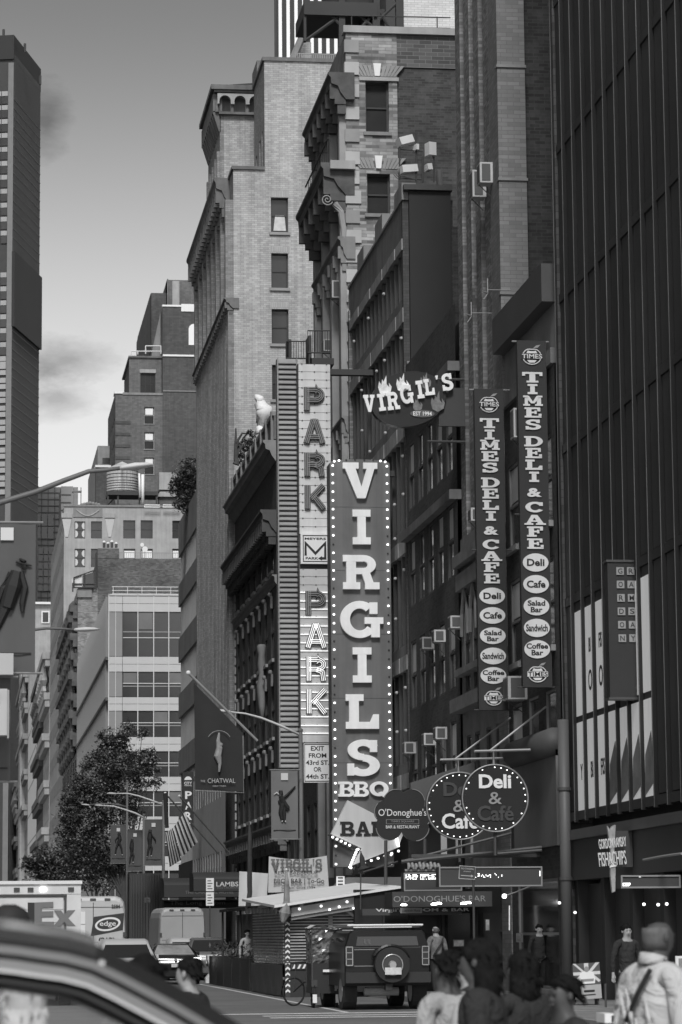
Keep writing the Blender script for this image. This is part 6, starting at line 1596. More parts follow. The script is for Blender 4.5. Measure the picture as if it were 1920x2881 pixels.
d2 = [([(.3, .28), (.32, .22)], [.1, .08], 0), ([(.3, .3), (.28, .42), (.3, .52)], [.12, .14, .1], 0), ([(.4, .34), (.6, .44), (.62, .5)], [.06, .05, .03], 0), ([(.25, .5), (.4, .62), (.35, .78)], [.09, .07, .04], 0), ([(.32, .5), (.2, .68), (.15, .8)], [.08, .06, .04], 0), ([(.34, .78), (.4, .79)], [.04, .04], 1), ([(.12, .8), (.16, .81)], [.04, .04], 1)]
d3 = [([(.55, .25), (.56, .2)], [.1, .08], 0), ([(.55, .27), (.6, .36), (.5, .46)], [.1, .12, .1], 0), ([(.5, .3), (.3, .4), (.35, .46)], [.05, .04, .03], 0), ([(.5, .45), (.35, .62), (.3, .76)], [.08, .06, .04], 0), ([(.55, .46), (.7, .6), (.75, .76)], [.08, .06, .04], 0), ([(.28, .77), (.34, .78)], [.04, .04], 1), ([(.72, .77), (.78, .78)], [.04, .04], 1)]
banner('large banner of a leaping dancer on the lamp post left of the park sign', 99.6, 764, 838, 2166, 2362, d1, mat('banner_vinyl_mid', .17, .7, mott=.12, ms=.8), sq=(.5, .10, .13))
banner('left of the three small banners below the lamps', 204, 311, 355, 2322, 2430, d3)
banner('middle and lowest of the three small banners below the lamps', 186, 358, 402, 2336, 2452, [d2[0], d2[1], d2[3], d2[4], d2[5]])
banner('right of the three small banners below the lamps', 167.6, 407, 457, 2306, 2436, d2)
Yb = 47.5
hat = [([(.73, .262), (.745, .25)], [.075, .08], 0), ([(.60, .264), (.76, .280), (.92, .290)], [.02, .035, .015], 0), ([(.75, .29), (.78, .31)], [.06, .04], 0), ([(.62, .33), (.54, .43), (.42, .57)], [.12, .17, .14], 0), ([(.70, .33), (.79, .44), (.73, .54), (.74, .60)], [.06, .07, .06, .03], 0),
       ([(.40, .56), (.24, .68), (.05, .80), (-.02, .84)], [.12, .10, .07, .05], 0), ([(.50, .34), (.34, .44), (.24, .54)], [.07, .06, .04], 0), ([(.63, .268), (.86, .284)], [.010, .012], 1)]
banner('big dark banner of a leaning dancer in a hat at the left edge', Yb, -42, 101, 1470, 1894, hat, sq=(.42, .08, .1*1.3))
# lower things on the same near post
a, b = P(-20, 1898, 47), P(38, 1838, 47)
solo(MB().box(a.x, b.x, 47, 47.3, a.z, b.z), 'signal_box', mat('signal_grey', .42, .6, mott=.1), 'plain pale box over the lower corner of the big banner', 'signal box')
banner('darker banner below the big one, cropped by the left edge', 47.4, -60, 30, 1905, 2200, d3[1:4], sq=(.2, .6, .1))
t = thing('traffic_signal', 'pale rounded traffic signal housing at the left edge below the banners', 'traffic signal', P(0, 2080, 46.5))
a, b = P(-30, 2078, 46.5), P(26, 1938, 46.5)
MB().box(a.x, b.x-.03, 46.5, 46.9, a.z+.05, b.z).build('housing', mat('signal_pale', .45, .55, mott=.1), t)
MB().box(b.x-.028, b.x, 46.45, 46.9, a.z, b.z-.02).build('side_frame', metal_g, t)
MB().cyl((P(2, 1, 46.5).x, 46.4, P(1, 1958, 46.5).z), .06, .1, 14, axis='y').build('lens_hood', black, t)
# parking regulation signs
def rsign(lbl, px, py0, py1, w, Y, plates):
    base = P(px, 2720, Y)
    t = thing('parking_rule_sign', lbl, 'sign', (base.x, Y, 0.14), 'kerb side parking rule signs')
    MB().tube([(base.x, Y, .14), (base.x, Y, P(px, py0-4, Y).z)], .03, 8).build('post', metal_d, t)
    for k, (q0, q1, m) in enumerate(plates):
        a, b = P(px-w/2, q1, Y-.05), P(px+w/2, q0, Y-.05)
        g = MB().box(a.x, b.x, Y-.06, Y-.05, a.z, b.z).build('plate', m, t)
        for j in range(4):
            MB().box(a.x+.06, b.x-.06*(1+j % 2), Y-.067, Y-.061, a.z+(b.z-a.z)*(.16+.2*j), a.z+(b.z-a.z)*(.22+.2*j)).build('printed_line', bk_ink if m is not face else mat('amp_grey', .3, .5, mott=0), g)
    return t
rsign('pair of stacked white parking rule plates before the hotel awnings', 591, 2470, 2550, 22, 125, [(2471, 2508, white), (2511, 2549, white)])
rsign('small dark parking rule plate far along the kerb', 415, 2525, 2548, 16, 165, [(2526, 2540, metal_d)])
Yq = 69.5
base = P(1313, 2720, Yq)
t = thing('no_standing_sign', 'NO STANDING Anytime sign with arrow in front of the ticker display', 'sign', (base.x, Yq, .14))
a, b = P(1293, 2474, Yq), P(1337, 2438, Yq)
MB().tube([(P(1296, 1, Yq).x, Yq+.02, .14), (P(1296, 1, Yq).x, Yq+.02, b.z)], .03, 8).build('post', black, t)
M = Matrix.Translation(((a.x+b.x)/2, Yq, (a.z+b.z)/2)) @ Matrix.Rotation(math.radians(4), 4, 'Y')
w2, h2 = (b.x-a.x)/2, (b.z-a.z)/2
g = inst('plate', MB().box(-w2, w2, -.01, 0, -h2, h2).mesh('plate', mat('ns_plate', .055, .5)), M, t)
gm2 = mat('ns_letter', .4, .5, mott=0)
for s_, z, fw, fh in (('NO STANDING', h2*.62, 1.6, .26), ('Anytime', h2*.18, .95, .24)):
    me = textmesh(s_, .1, gm2, .002, .01); me = me.copy(); X = [v.co.x for v in me.vertices]; Z = [v.co.z for v in me.vertices]
    me.transform(Matrix.Diagonal((w2*fw/(max(X)-min(X)), 1, h2*fh/(max(Z)-min(Z)), 1)))
    inst('lettering', me, M @ Matrix.Translation((0, -.014, z)), g)
inst('arrow', MB().box(-w2*.8, w2*.55, -.015, -.011, -h2*.55, -h2*.42).prism([(w2*.5, -h2*.7), (w2*.85, -h2*.485), (w2*.5, -h2*.27)], -.0155, -.0115).mesh('arrow', gm2), M, g)
inst('rim', MB().tube([(-w2, -.01, -h2), (w2, -.01, -h2), (w2, -.01, h2), (-w2, -.01, h2), (-w2, -.01, -h2)], .012, 5).mesh('rim', gm2), M, g)
# corner column and wall lamp
p = PX(1590, 2300, 14.8)
t = thing('corner_column', 'thick grey drainpipe like column at the corner of the glass tower', 'column', (14.8, p.y, .14))
MB().cyl((14.8, p.y, .14), .14, PX(1588, 2040, 14.8).z, 18).build('shaft', mat('column_grey', .10, .5, mott=.1), t, smooth=True)
for z in (3.0, 5.2): MB().cyl((14.8, p.y, z), .17, .08, 18).build('collar', metal_d, t)
Yl = 76
p = P(1420, 2522, Yl)
t = thing('wall_lamp', 'small bright square lamp shining right of the bar lettering', 'lamp', (p.x, Yl, p.z))
MB().ball(p, .06, 8, 6).build('bulb', mat('bright_lamp', .9, .4, mott=0, emit=4), t)
MB().tube([p, (p.x+.3, Yl, p.z+.1), (p.x+.7, Yl+.1, p.z+.25)], .02, 5).build('arm', metal_g, t)
lm = mat('under_light', .9, .4, mott=0, emit=2.5)
for i, (px, py) in enumerate(((1137, 2549), (1222, 2547), (1235, 2545), (1305, 2545), (1318, 2543))):
    p = P(px, py, 80.0)
    solo(MB().ring([[(p.x+r*math.cos(q), 80+r*math.sin(q)*.6, p.z+z) for q in [2*math.pi*j/10 for j in range(10)]] for z, r in ((0, .08), (.03, .09), (.06, .04))]), 'soffit_light', lm, ('first', 'second', 'third', 'fourth', 'fifth')[i] + ' from left of the small bright lights under the bar fascia', 'light', 'lights under the bar fascia')
# shopfront glimpses: strings of beads, menus, posters
Ys = 79
for lb, (px, py0, py1) in (('long', (1434, 2550, 2620)), ('short', (1574, 2584, 2640))):
    mb = MB(); n = int((py1-py0)/3.5)
    for k in range(n): mb.ball(P(px, py0+k*3.5, Ys), .02, 5, 4)
    solo(mb, 'bead_string', mat('bead', .7, .4, mott=0, emit=.2), lb + ' string of small glowing beads hanging in the dark shopfront', 'bead string', kind='stuff')
for i, (px0, py0, px1, py1, m, lb) in enumerate(((1366, 2586, 1379, 2620, .45, 'narrow lit picture in the bar window'), (1454, 2626, 1472, 2652, .22, 'small framed notice on the bar wall'), (1276, 2644, 1307, 2665, .3, 'pale menu panel low at the bar entrance'), (1553, 2700, 1582, 2762, .10, 'dim framed posters left of the corner column'))):
    a, b = P(px0, py1, 78.5), P(px1, py0, 78.5)
    g = thing('wall_notice', lb, 'notice', ((a.x+b.x)/2, 78.5, a.z))
    MB().box(a.x, b.x, 78.5, 78.54, a.z, b.z).build('frame', metal_g if i == 1 else metal_d, g)
    MB().box(a.x+.02, b.x-.02, 78.49, 78.499, a.z+.02, b.z-.02).build('print', mat('notice_print_%d' % i, m, .6, mott=.6, ms=7), g)
t = thing('tavern_shopfront', 'unlit black timber bar front beneath the fascia', 'shopfront', (12.5, 82, .14))
a, b = P(1000, 2700, 82.5), P(1540, 2500, 82.5)
MB().box(a.x, b.x, 82.5, 82.8, .14, b.z).build('panel', mat('bar_front_black', .018, .6, mott=.2), t)
for px in (1050, 1120, 1210, 1300, 1400, 1480): MB().box(P(px, 1, 82.4).x, P(px+6, 1, 82.4).x, 82.35, 82.49, .14, P(1, 2570, 82.4).z).build('post', mat('bar_post', .04, .5), t)
for px in (1135, 1225, 1320): MB().box(P(px, 1, 82.4).x, P(px+60, 1, 82.4).x, 82.4, 82.49, .9, P(1, 2580, 82.4).z).build('window', glass, t)
# poster stand with union flag and chef
Yp = 64.0
a, b = P(1616, 2812, Yp), P(1690, 2710, Yp)
t = thing('poster_stand', 'leaning poster board of a chef with folded arms before a crossed flag', 'poster', ((a.x+b.x)/2, Yp, .14))
M = Matrix.Translation(((a.x+b.x)/2, Yp, (a.z+b.z)/2)) @ Matrix.Rotation(math.radians(-3), 4, 'Y')
w2, h2 = (b.x-a.x)/2, (b.z-a.z)/2
inst('board', MB().box(-w2, w2, 0, .04, -h2, h2).mesh('board', mat('poster_dark', .10, .6)), M, t)
fw = mat('poster_white', .62, .6, mott=.1); fg = mat('poster_mid', .28, .6, mott=.2)
pr = MB()
for q in ([(-.16, 1), (.16, 1), (.16, .0), (-.16, .0)], [(-1, .52), (1, .52), (1, .34), (-1, .34)], [(-1, 1), (-.8, 1), (-.1, .5), (-.25, .45)], [(1, 1), (.7, 1), (.1, .5), (.3, .45)], [(-1, .0), (-.85, -.1), (-.3, .3), (-.5, .35)], [(1, .0), (.85, -.1), (.3, .3), (.5, .35)]):
    pr.prism([(x*w2, z*h2) for x, z in q], -.008-.001*len(pr.f)/10, -.001)
inst('flag_print', pr.mesh('flag_print', fw), M, t)
ch_ = MB().prism([(x*w2, z*h2) for x, z in ((-.5, .45), (-.2, .55), (.2, .55), (.5, .45), (.6, .1), (.55, -.15), (-.55, -.15), (-.6, .1))], -.02, -.012)
inst('chef_jacket_print', ch_.mesh('chef_jacket_print', white), M, t)
inst('chef_head_print', MB().prism([(.18*w2*math.cos(a_), .66*h2+.16*h2*math.sin(a_)) for a_ in [2*math.pi*i/12 for i in range(12)]], -.025, -.012).mesh('chef_head_print', fg), M, t)
inst('chef_arms_print', MB().prism([(x*w2, z*h2) for x, z in ((-.5, .12), (.5, .12), (.45, -.02), (-.45, -.02))], -.026, -.021).mesh('chef_arms_print', fg), M, t)
inst('lower_print', MB().prism([(x*w2, z*h2) for x, z in ((-1, -.22), (1, -.22), (1, -1), (-1, -1))], -.01, -.001).mesh('lower_print', mat('poster_low', .42, .6, mott=.15)), M, t)
inst('caption_print', MB().box(-w2*.3, w2*.5, -.016, -.011, -h2*.62, -h2*.5).box(-w2*.4, w2*.55, -.016, -.011, -h2*.8, -h2*.74).mesh('caption_print', ink2), M, t)
MB().box(a.x+.03, a.x+.06, Yp+.05, Yp+.4, .14, b.z-.05).build('leg', metal_d, t); MB().box(b.x-.06, b.x-.03, Yp+.05, Yp+.4, .14, b.z-.05).build('leg', metal_d, t)
# rope stanchion rail near it
mb = MB()
for px in (1706, 1736): p = P(px, 2850, 62); mb.tube([(p.x, 62, .14), (p.x, 62, P(px, 2768, 62).z)], .025, 6)
mb.tube([(P(1706, 1, 62).x, 62, P(1, 2768, 62).z), (P(1736, 1, 62).x, 62, P(1, 2768, 62).z)], .02, 6)
solo(mb, 'barrier_rail', metal_d, 'low dark post and rail barrier right of the chef poster', 'barrier')
for i, (px0, py0, px1, py1) in enumerate(((1903, 2690, 1920, 2735), (1904, 2742, 1922, 2786))):
    a, b = P(px0, py1, 60), P(px1+30, py0, 60)
    g = thing('framed_menu', ('upper', 'lower')[i] + ' framed white menu card at the right edge behind the man', 'menu', (a.x, 60, a.z))
    MB().box(a.x, b.x, 60, 60.05, a.z, b.z).build('card', white, g); MB().box(a.x+.06, b.x-.04, 59.98, 59.998, a.z+.05, b.z-.05).build('print', fg, g)
# ================================================================== DINING SHED
X0 = 9.05
Yn, Yf = 83.0, 92.0
t = thing('dining_shed', 'street dining shed with sloping white roof, slatted walls and chevron striped corner post', 'shed', (X0, Yn, 0))
lum = mat('painted_timber', .42, .7, mott=.12); lumd = mat('shed_wall', .035, .6, mott=.2); roofm = mat('white_roofing', .75, .6, mott=.08)
xR = P(1100, 2500, Yn).x
pl = P(790, 2545, Yn); pr_ = P(1116, 2492, Yn-.6)
def roofpt(px, py, Y): p = P(px, py, Y); return p
za, zb2 = P(800, 2548, Yn).z, P(1110, 2496, Yn).z
MB().add([(X0-.35, Yn-.6, za), (xR+.2, Yn-.6, zb2+.02), (xR+.2, Yf, zb2+.28), (X0-.35, Yf, za+.30)] + [(X0-.35, Yn-.6, za-.07), (xR+.2, Yn-.6, zb2-.05), (xR+.2, Yf, zb2+.21), (X0-.35, Yf, za+.23)],
         [(0,1,2,3), (4,7,6,5), (0,4,5,1), (1,5,6,2), (2,6,7,3), (3,7,4,0)]).build('roof', roofm, t)
MB().prism([(X0+.15, za-.32), (xR+.1, zb2-.36), (xR+.1, zb2-.09), (X0+.15, za-.08)], Yn-.35, Yn-.28).build('fascia_board', lum, t)
MB().prism([(X0+.15, za-.42), (xR+.1, zb2-.46), (xR+.1, zb2-.37), (X0+.15, za-.33)], Yn-.3, Yn-.25).build('trim_board', mat('trim_grey', .22, .7), t)
MB().tube([P(955, 2545, Yn-.1), P(1005, 2582, Yn-.1)], .06, 4).build('brace', lum, t)
MB().box(P(1008, 1, Yn).x, P(1020, 1, Yn).x, Yn, Yn+.12, 0, zb2-.4).build('post', lum, t)
MB().box(P(905, 1, Yn).x, P(916, 1, Yn).x, Yn+.05, Yn+.15, 1.2, za-.1).build('post', lum, t)
MB().box(X0, X0+.14, Yn-.05, Yn+.1, 0, za-.1).build('corner_post', black, t)
# chevrons on corner post and sill rail
ch = MB(); k = 0
z = .12
zt_ = P(797, 2600, Yn).z
cw = .13
cm_ = MB().prism([(-cw/2, 0), (0, .05), (cw/2, 0), (cw/2, .06), (0, .11), (-cw/2, .06)], -.012, 0).mesh('chevron', white)
while z < zt_:
    inst('chevron', cm_, Matrix.Translation((X0+.07, Yn-.055, z)), t); z += .155
zr = P(850, 2720, Yn).z
MB().box(X0+.16, P(1020, 1, Yn).x, Yn-.04, Yn+.02, zr-.08, zr+.08).build('sill_rail', black, t)
sl_ = MB().prism([(0, -.06), (.06, -.06), (.12, .06), (.06, .06)], -.012, 0).mesh('stripe', white)
for k in range(12): inst('stripe', sl_, Matrix.Translation((X0+.2+k*.14, Yn-.045, zr)), t)
# slatted front wall
slm = MB().box(0, P(1006, 1, Yn).x-X0-.16, 0, .03, 0, .035).mesh('slat', mat('slat_grey', .40, .6, mott=.25, ms=2))
zs_ = zr+.12
while zs_ < za-.25: inst('slat', slm, Matrix.Translation((X0+.15, Yn+.05, zs_)), t); zs_ += .085
MB().box(X0+.15, P(1006, 1, Yn).x, Yn+.12, Yn+.16, zr, za-.3).build('back_sheet', mat('dim_plastic', .05, .4, mott=.3, ms=2), t)
MB().box(X0+.1, xR, Yn+.0, Yn+.05, 0, zr-.08).build('base_wall', lumd, t)
# street side: plastic sheet over slats and tarpaulin skirt
pls = mat('wrinkled_plastic', .22, .25, mott=.5, ms=3.5, fine=.3)
zs_ = zr+.1
slm2 = MB().box(0, .03, 0, Yf-Yn-.2, 0, .035).mesh('slat', mat('slat_dim', .40, .6, mott=.3, ms=2))
while zs_ < za-.1: inst('slat', slm2, Matrix.Translation((X0-.03, Yn+.1, zs_)), t); zs_ += .085
MB().box(X0+.02, X0+.05, Yn+.1, Yf, zr, za-.1).build('plastic_sheet', pls, t)
mb = MB(); n_, m_ = 16, 6
for j in range(m_+1):
    for i in range(n_+1):
        mb.v.append((X0-.08+.05*math.sin(i*1.7+j*.8)*(j/m_), Yn+(Yf-Yn)*i/n_, zr+.05-(zr+.02)*j/m_))
for j in range(m_):
    for i in range(n_):
        q = j*(n_+1)+i; mb.f.append((q, q+n_+1, q+n_+2, q+1))
mb.build('tarpaulin_skirt', mat('tarpaulin', .07, .45, mott=.4, ms=2), t, smooth=True)
for k in range(9): MB().box(X0-.3+k*.0, X0-.26, Yn-.4+k*1.05, Yn+.2+k*1.05, za-.22+.01*k, za-.09+.012*k).build('valance_flap', mat('flap', .2, .7), t)
bulbs(t, [(P(px, py, Yn-.35).x, Yn-.35, P(px, py, Yn-.35).z) for px, py in ((843, 2558), (904, 2550), (977, 2538), (995, 2556), (928, 2560), (955, 2552), (1110, 2700))], .035, 1.0)
# planter wall further along
t = thing('planter_wall', 'long black planter wall with shrubs along the kerb beyond the shed', 'planter', (9.2, 93, 0))
for k in range(5):
    MB().box(9.0, 9.9, 93+k*3.0, 95.9+k*3.0, 0, 1.0).build('planter_box', mat('planter_black', .04, .6, mott=.2), t)
lf = MB()
for k in range(700):
    y = 93+rnd.random()*15; x = 9.0+rnd.random()*.9; z = 1.0+rnd.random()**1.5*.45; s_ = .05+rnd.random()*.06
    a_ = Vector((rnd.uniform(-1, 1), rnd.uniform(-1, 1), rnd.uniform(-.4, 1))).normalized(); b_ = a_.cross(Vector((0, 0, 1))).normalized()
    p = Vector((x, y, z)); lf.add([p, p+a_*s_+b_*s_*.4, p+a_*s_*2, p+a_*s_-b_*s_*.4], [(0, 1, 2, 3)])
leafm = mat('leaf_dark', .10, .6, mott=.4, ms=1.5); leafl = mat('leaf_mid', .20, .5, mott=.3, ms=2)
lf.build('shrubs', leafm, t)['kind'] = 'stuff'
t = thing('dark_canopy', 'black tarpaulin canopy over the diners beyond the planter wall', 'canopy', (9.6, 95, 1.9))
a, b = P(652, 2560, 96), P(712, 2545, 96)
MB().add([(9.3, 93, 2.65), (11.2, 93, 2.9), (11.2, 107, 2.9), (9.3, 107, 2.65), (9.3, 93, 2.55), (11.2, 93, 2.8), (11.2, 107, 2.8), (9.3, 107, 2.55)], [(0,1,2,3),(4,7,6,5),(0,4,5,1),(1,5,6,2),(2,6,7,3),(3,7,4,0)]).build('cloth', mat('canopy_black', .03, .6, mott=.3), t)
for y in (93.2, 100, 106.8):
    MB().tube([(9.4, y, 1.0), (9.4, y, 2.6)], .04, 6).build('post', black, t); MB().tube([(11.1, y, 0.1), (11.1, y, 2.8)], .04, 6).build('post', black, t)
MB().box(11.0, 11.08, 93, 107, .3, 2.5).build('back_curtain', mat('canopy_black', .03, .6), t)
# barrier
p0, p1 = P(578, 2770, 110), P(630, 2695, 110)
t = thing('water_barrier', 'white waisted plastic traffic barrier standing at the kerb line', 'barrier', ((p0.x+p1.x)/2, 110, 0))
cx = (p0.x+p1.x)/2; pf = [(0, .33), (.14, .34), (.20, .30), (.32, .2), (.55, .17), (.72, .22), (.84, .26), (1.0, .27), (1.03, .2)]
rings = [[(cx+w_*sx_, 110+sy_*.28+.3, z) for sx_, sy_ in ((-1, -1), (-.9, -1.08), (.9, -1.08), (1, -1), (1, 1), (-1, 1))] for z, w_ in pf]
MB().ring(rings).build('shell', mat('barrier_plastic', .62, .55, mott=.3, ms=3), t)
MB().cyl((cx, 110.3, 1.02), .07, .08, 10).build('cap', metal_d, t)
# ================================================================== TREES
def tree(lbl, base, H, trunk_h, blobs, n, leaf=.22, seed=1, m=None, ml_=None, name='street_tree', lean=0):
    r = random.Random(seed)
    t = thing(name, lbl, 'tree', base)
    B = Vector(base)
    tr = MB().tube([B, B+Vector((.05, 0, trunk_h*.5)), B+Vector((lean*.5, 0, trunk_h)), B+Vector((lean, 0, H*.9))], [.2, .16, .13, .04], 8)
    tr.build('trunk', mat('bark', .07, .9, mott=.3, ms=3), t)
    br_ = MB()
    for (c, rr) in blobs:
        c = B+Vector(c); s = B+Vector((lean*.5, 0, trunk_h*.9+r.random()*1.0))
        mid = (c+s)/2+Vector((r.uniform(-.2, .2), r.uniform(-.2, .2), .3))
        br_.tube([s, mid, c], [.09, .06, .02], 5)
    br_.build('limbs', mat('bark', .07), t)
    for mi, (mm, frac) in enumerate(((m or leafm, .72), (ml_ or leafl, .28))):
        lf = MB(); tot = sum(q[1]**2 for q in blobs)
        for (c, rr) in blobs:
            c = B+Vector(c); k = int(n*frac*rr*rr/tot)
            # clumps of leaves inside each blob leave gaps between them
            cl = [c+Vector((r.gauss(0, 1), r.gauss(0, 1), r.gauss(0, .8))).normalized()*rr*(.3+.85*r.random()**.5) for _ in range(14)]
            for _ in range(k):
                q = r.choice(cl); p = q+Vector((r.gauss(0, 1), r.gauss(0, 1), r.gauss(0, .7)))*rr*.25
                a_ = Vector((r.uniform(-1, 1), r.uniform(-1, 1), r.uniform(-.7, .7))).normalized(); b_ = a_.cross(Vector((r.random()-.5, r.random()-.5, 1))).normalized()
                s_ = leaf*(.6+.7*r.random())
                lf.add([p-a_*s_*.5, p+b_*s_*.3, p+a_*s_*.6, p-b_*s_*.3], [(0, 1, 2, 3)])
        lf.build('crown' if mi == 0 else 'crown_highlights', mm, t)['kind'] = 'stuff'
    return t
Y = 232
def tb(px, py, r, Y, base, dy=0): p = P(px, py, Y); return ((p.x-base[0], dy, p.z-base[2]), pxw(r, Y))
b0 = P(345, 2600, Y); base = (b0.x, Y, .14)
tree('big leafy street tree in front of the white banded office', base, 17, 4.5,
     [tb(*q, Y, base, dy) for q, dy in (((352, 2062, 26), 0), ((330, 2098, 34), 1), ((300, 2075, 24), 0), ((400, 2062, 16), 0), ((290, 2150, 46), 0), ((345, 2155, 48), 1.5), ((395, 2150, 36), 0), ((425, 2160, 22), 0), ((250, 2195, 42), 0), ((310, 2220, 55), 1), ((370, 2220, 44), 0), ((215, 2240, 34), 0), ((270, 2280, 52), 0), ((330, 2300, 52), 1), ((240, 2330, 46), 0), ((300, 2370, 52), 0), ((200, 2300, 28), 0), ((360, 2360, 30), 0), ((180, 2350, 30), 0), ((225, 2390, 40), 0), ((340, 2420, 36), 0), ((280, 2420, 40), 0), ((190, 2270, 20), 0), ((420, 2120, 18), 0), ((440, 2200, 16), 0))],
     34000, .23, 3)
Y = 262
b0 = P(270, 2600, Y); base = (b0.x, Y, .14)
tree('darker lower tree behind the shuttle van, left of the big one', base, 10, 3,
     [tb(*q, Y, base, 0) for q in ((230, 2400, 40), (270, 2420, 44), (320, 2430, 40), (200, 2440, 34), (350, 2450, 30), (290, 2470, 36), (240, 2460, 36))], 6000, .30, 5)
Y = 330
b0 = P(130, 2600, Y); base = (b0.x, Y, .14)
tree('low round tree above the delivery truck at the left', base, 9, 3,
     [tb(*q, Y, base, 0) for q in ((85, 2430, 22), (115, 2420, 30), (150, 2415, 34), (185, 2420, 34), (100, 2460, 28), (140, 2460, 34), (180, 2465, 34), (215, 2450, 30))], 7000, .38, 8)
Y = 196
b0 = P(530, 1440, Y); base = (b0.x, Y, 30.0)
tree('bushy roof garden tree on the banded concrete building', base, 3.5, .8,
     [tb(*q, Y, base, dy) for q, dy in (((525, 1320, 22), 0), ((550, 1305, 22), 1), ((505, 1345, 24), 0), ((535, 1350, 28), 0), ((560, 1340, 26), 0), ((500, 1385, 20), 0), ((525, 1390, 26), 0), ((550, 1380, 28), 0), ((505, 1420, 16), 0), ((490, 1362, 14), 0), ((520, 1420, 20), 0))], 7000, .17, 11, name='roof_tree')
Y = 152
b0 = P(700, 1300, Y); base = (b0.x-.3, Y+4, 26.8)
tree('small conifer shrub on the parapet by the horn ornament', base, 2.2, .3,
     [tb(*q, Y+4, base, 0) for q in ((700, 1215, 8), (712, 1222, 9), (693, 1240, 10), (705, 1245, 11), (688, 1262, 10), (700, 1262, 11), (680, 1280, 9), (690, 1285, 10), (676, 1298, 8))], 1500, .12, 13, name='roof_shrub')
# ================================================================== VEHICLES
tyre = mat('tyre_rubber', .03, .8, mott=.1); rim = mat('wheel_rim', .35, .35, metal=.6)
cglass = mat('car_glass', .02, .06, mott=0, spec=.6)
tail = mat('tail_lamp', .10, .25, mott=0); tail_on = mat('tail_lamp_on', .9, .3, mott=0, emit=1.6); plate_m = mat('number_plate', .6, .5, mott=.2, ms=12)
def wheels(t, Mx, track, ys, r=.34, w=.22):
    tm = MB().cyl((-w/2, 0, 0), r, w, 20, axis='x').mesh('wheel', tyre); rm = MB().cyl((-w/2-.01, 0, 0), r*.62, w+.02, 14, axis='x').mesh('rim', rim)
    for y in ys:
        for s_ in (-1, 1):
            M = Mx @ Matrix.Translation((s_*track, y, r)); o = inst('wheel', tm, M, t); inst('rim', rm, M, o)
def car(lbl, x, y, W, L, H, belt, body, secs, rear, rz=0, cat='car', name='parked_car', lit=False):
    """secs: list of (distance from the rear, z of the top, half roof width factor)"""
    t = thing(name, lbl, cat, (x, y, 0), rz=rz); Mx = WM[t.name]
    mb = MB(); w = W/2
    rings = []
    for (d, zt_, k, kw) in secs:
        ws = w*kw; wr = ws*k; zb_ = min(belt, zt_)
        rings.append([(-ws*.92, d, .22), (-ws, d, .42), (-ws, d, zb_-.12), (-ws*.97, d, zb_), (-wr, d, zt_-.05), (-wr*.86, d, zt_), (wr*.86, d, zt_), (wr, d, zt_-.05), (ws*.97, d, zb_), (ws, d, zb_-.12), (ws, d, .42), (ws*.92, d, .22)])
    mb.ring(rings)
    b_ = inst('body', mb.mesh('body', body, True), Mx, t)
    # rear glass follows the slope between two stations
    (d0, z0, k0), (d1, z1, k1) = rear['glass']
    q = lambda d, z, k, off: [(-w*k, d-off, z), (w*k, d-off, z)]
    g = MB().add(q(d0, z0, k0, .03)+q(d1, z1, k1, .03)+q(d0, z0, k0, -.02)+q(d1, z1, k1, -.02), [(0, 1, 3, 2), (4, 6, 7, 5), (0, 4, 5, 1), (2, 3, 7, 6), (0, 2, 6, 4), (1, 5, 7, 3)])
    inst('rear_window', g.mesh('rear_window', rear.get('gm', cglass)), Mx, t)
    for s_ in (-1, 1):
        sg = MB()
        ya, yb = rear['side']; zs0, zs1 = belt+.03, H-.12
        sg.add([(s_*(w*.985), ya-.15, zs0), (s_*(w*.985), yb+.5, zs0), (s_*(w*rear['kr']+.02), yb, zs1), (s_*(w*rear['kr']+.02), ya+.3, zs1)], [(0, 1, 2, 3)])
        inst('side_window', sg.mesh('side_window', cglass), Mx, t)
        x0_, x1_ = sorted((s_*w*.99, s_*w*(1-rear.get('lw', .32))))
        inst('tail_light', MB().box(x0_, x1_, -.035, .08, rear['lz'][0], rear['lz'][1]).mesh('tail_light', tail_on if (lit and s_ > 0) else tail), Mx, t)
        inst('mirror', MB().box(*sorted((s_*w, s_*(w+.18))), yb-.1, yb+.05, belt, belt+.14).mesh('mirror', body), Mx, t)
    inst('bumper', MB().box(-w*.96, w*.96, -.09, .1, .3, .5).mesh('bumper', rear.get('bm', body)), Mx, t)
    inst('number_plate', MB().box(-.16, .16, -.11, -.092, rear['pz'], rear['pz']+.12).mesh('number_plate', plate_m), Mx, t)
    inst('badge', MB().cyl((0, -.06, rear['pz']+.26), .05, .03, 12, axis='y').mesh('badge', rim), Mx, t)
    wheels(t, Mx, w-.12, (.85, L-.85))
    return t
silver = mat('silver_paint', .50, .28, mott=.03, spec=.5); blackp = mat('black_paint', .02, .15, mott=0, spec=.6); greyp2 = mat('grey_paint', .12, .25, mott=0, spec=.5); whitev = mat('van_white', .52, .4, mott=.08, ms=.8)
p = P(357, 2760, 86)
suv = [(0, .95, .93, .94), (.12, 1.08, .92, .99), (.5, 1.56, .72, 1), (1.2, 1.66, .74, 1), (2.6, 1.64, .76, 1), (3.4, 1.12, .9, 1), (4.3, .95, .9, .97), (4.55, .7, .9, .9)]
car('silver hatchback in the middle lane below the white shuttle van', p.x, 86, 1.84, 4.55, 1.66, 1.05, silver, suv, dict(glass=((.16, 1.12, .80), (.50, 1.52, .64)), side=(.7, 2.9), kr=.74, lz=(.82, 1.04), pz=.66, lw=.26))
sed = [(0, .92, .93, .93), (.1, 1.02, .92, .98), (.75, 1.05, .92, 1), (1.5, 1.42, .68, 1), (2.7, 1.46, .70, 1), (3.6, 1.02, .9, 1), (4.6, .85, .9, .96), (4.8, .65, .9, .9)]
p = P(489, 2775, 108)
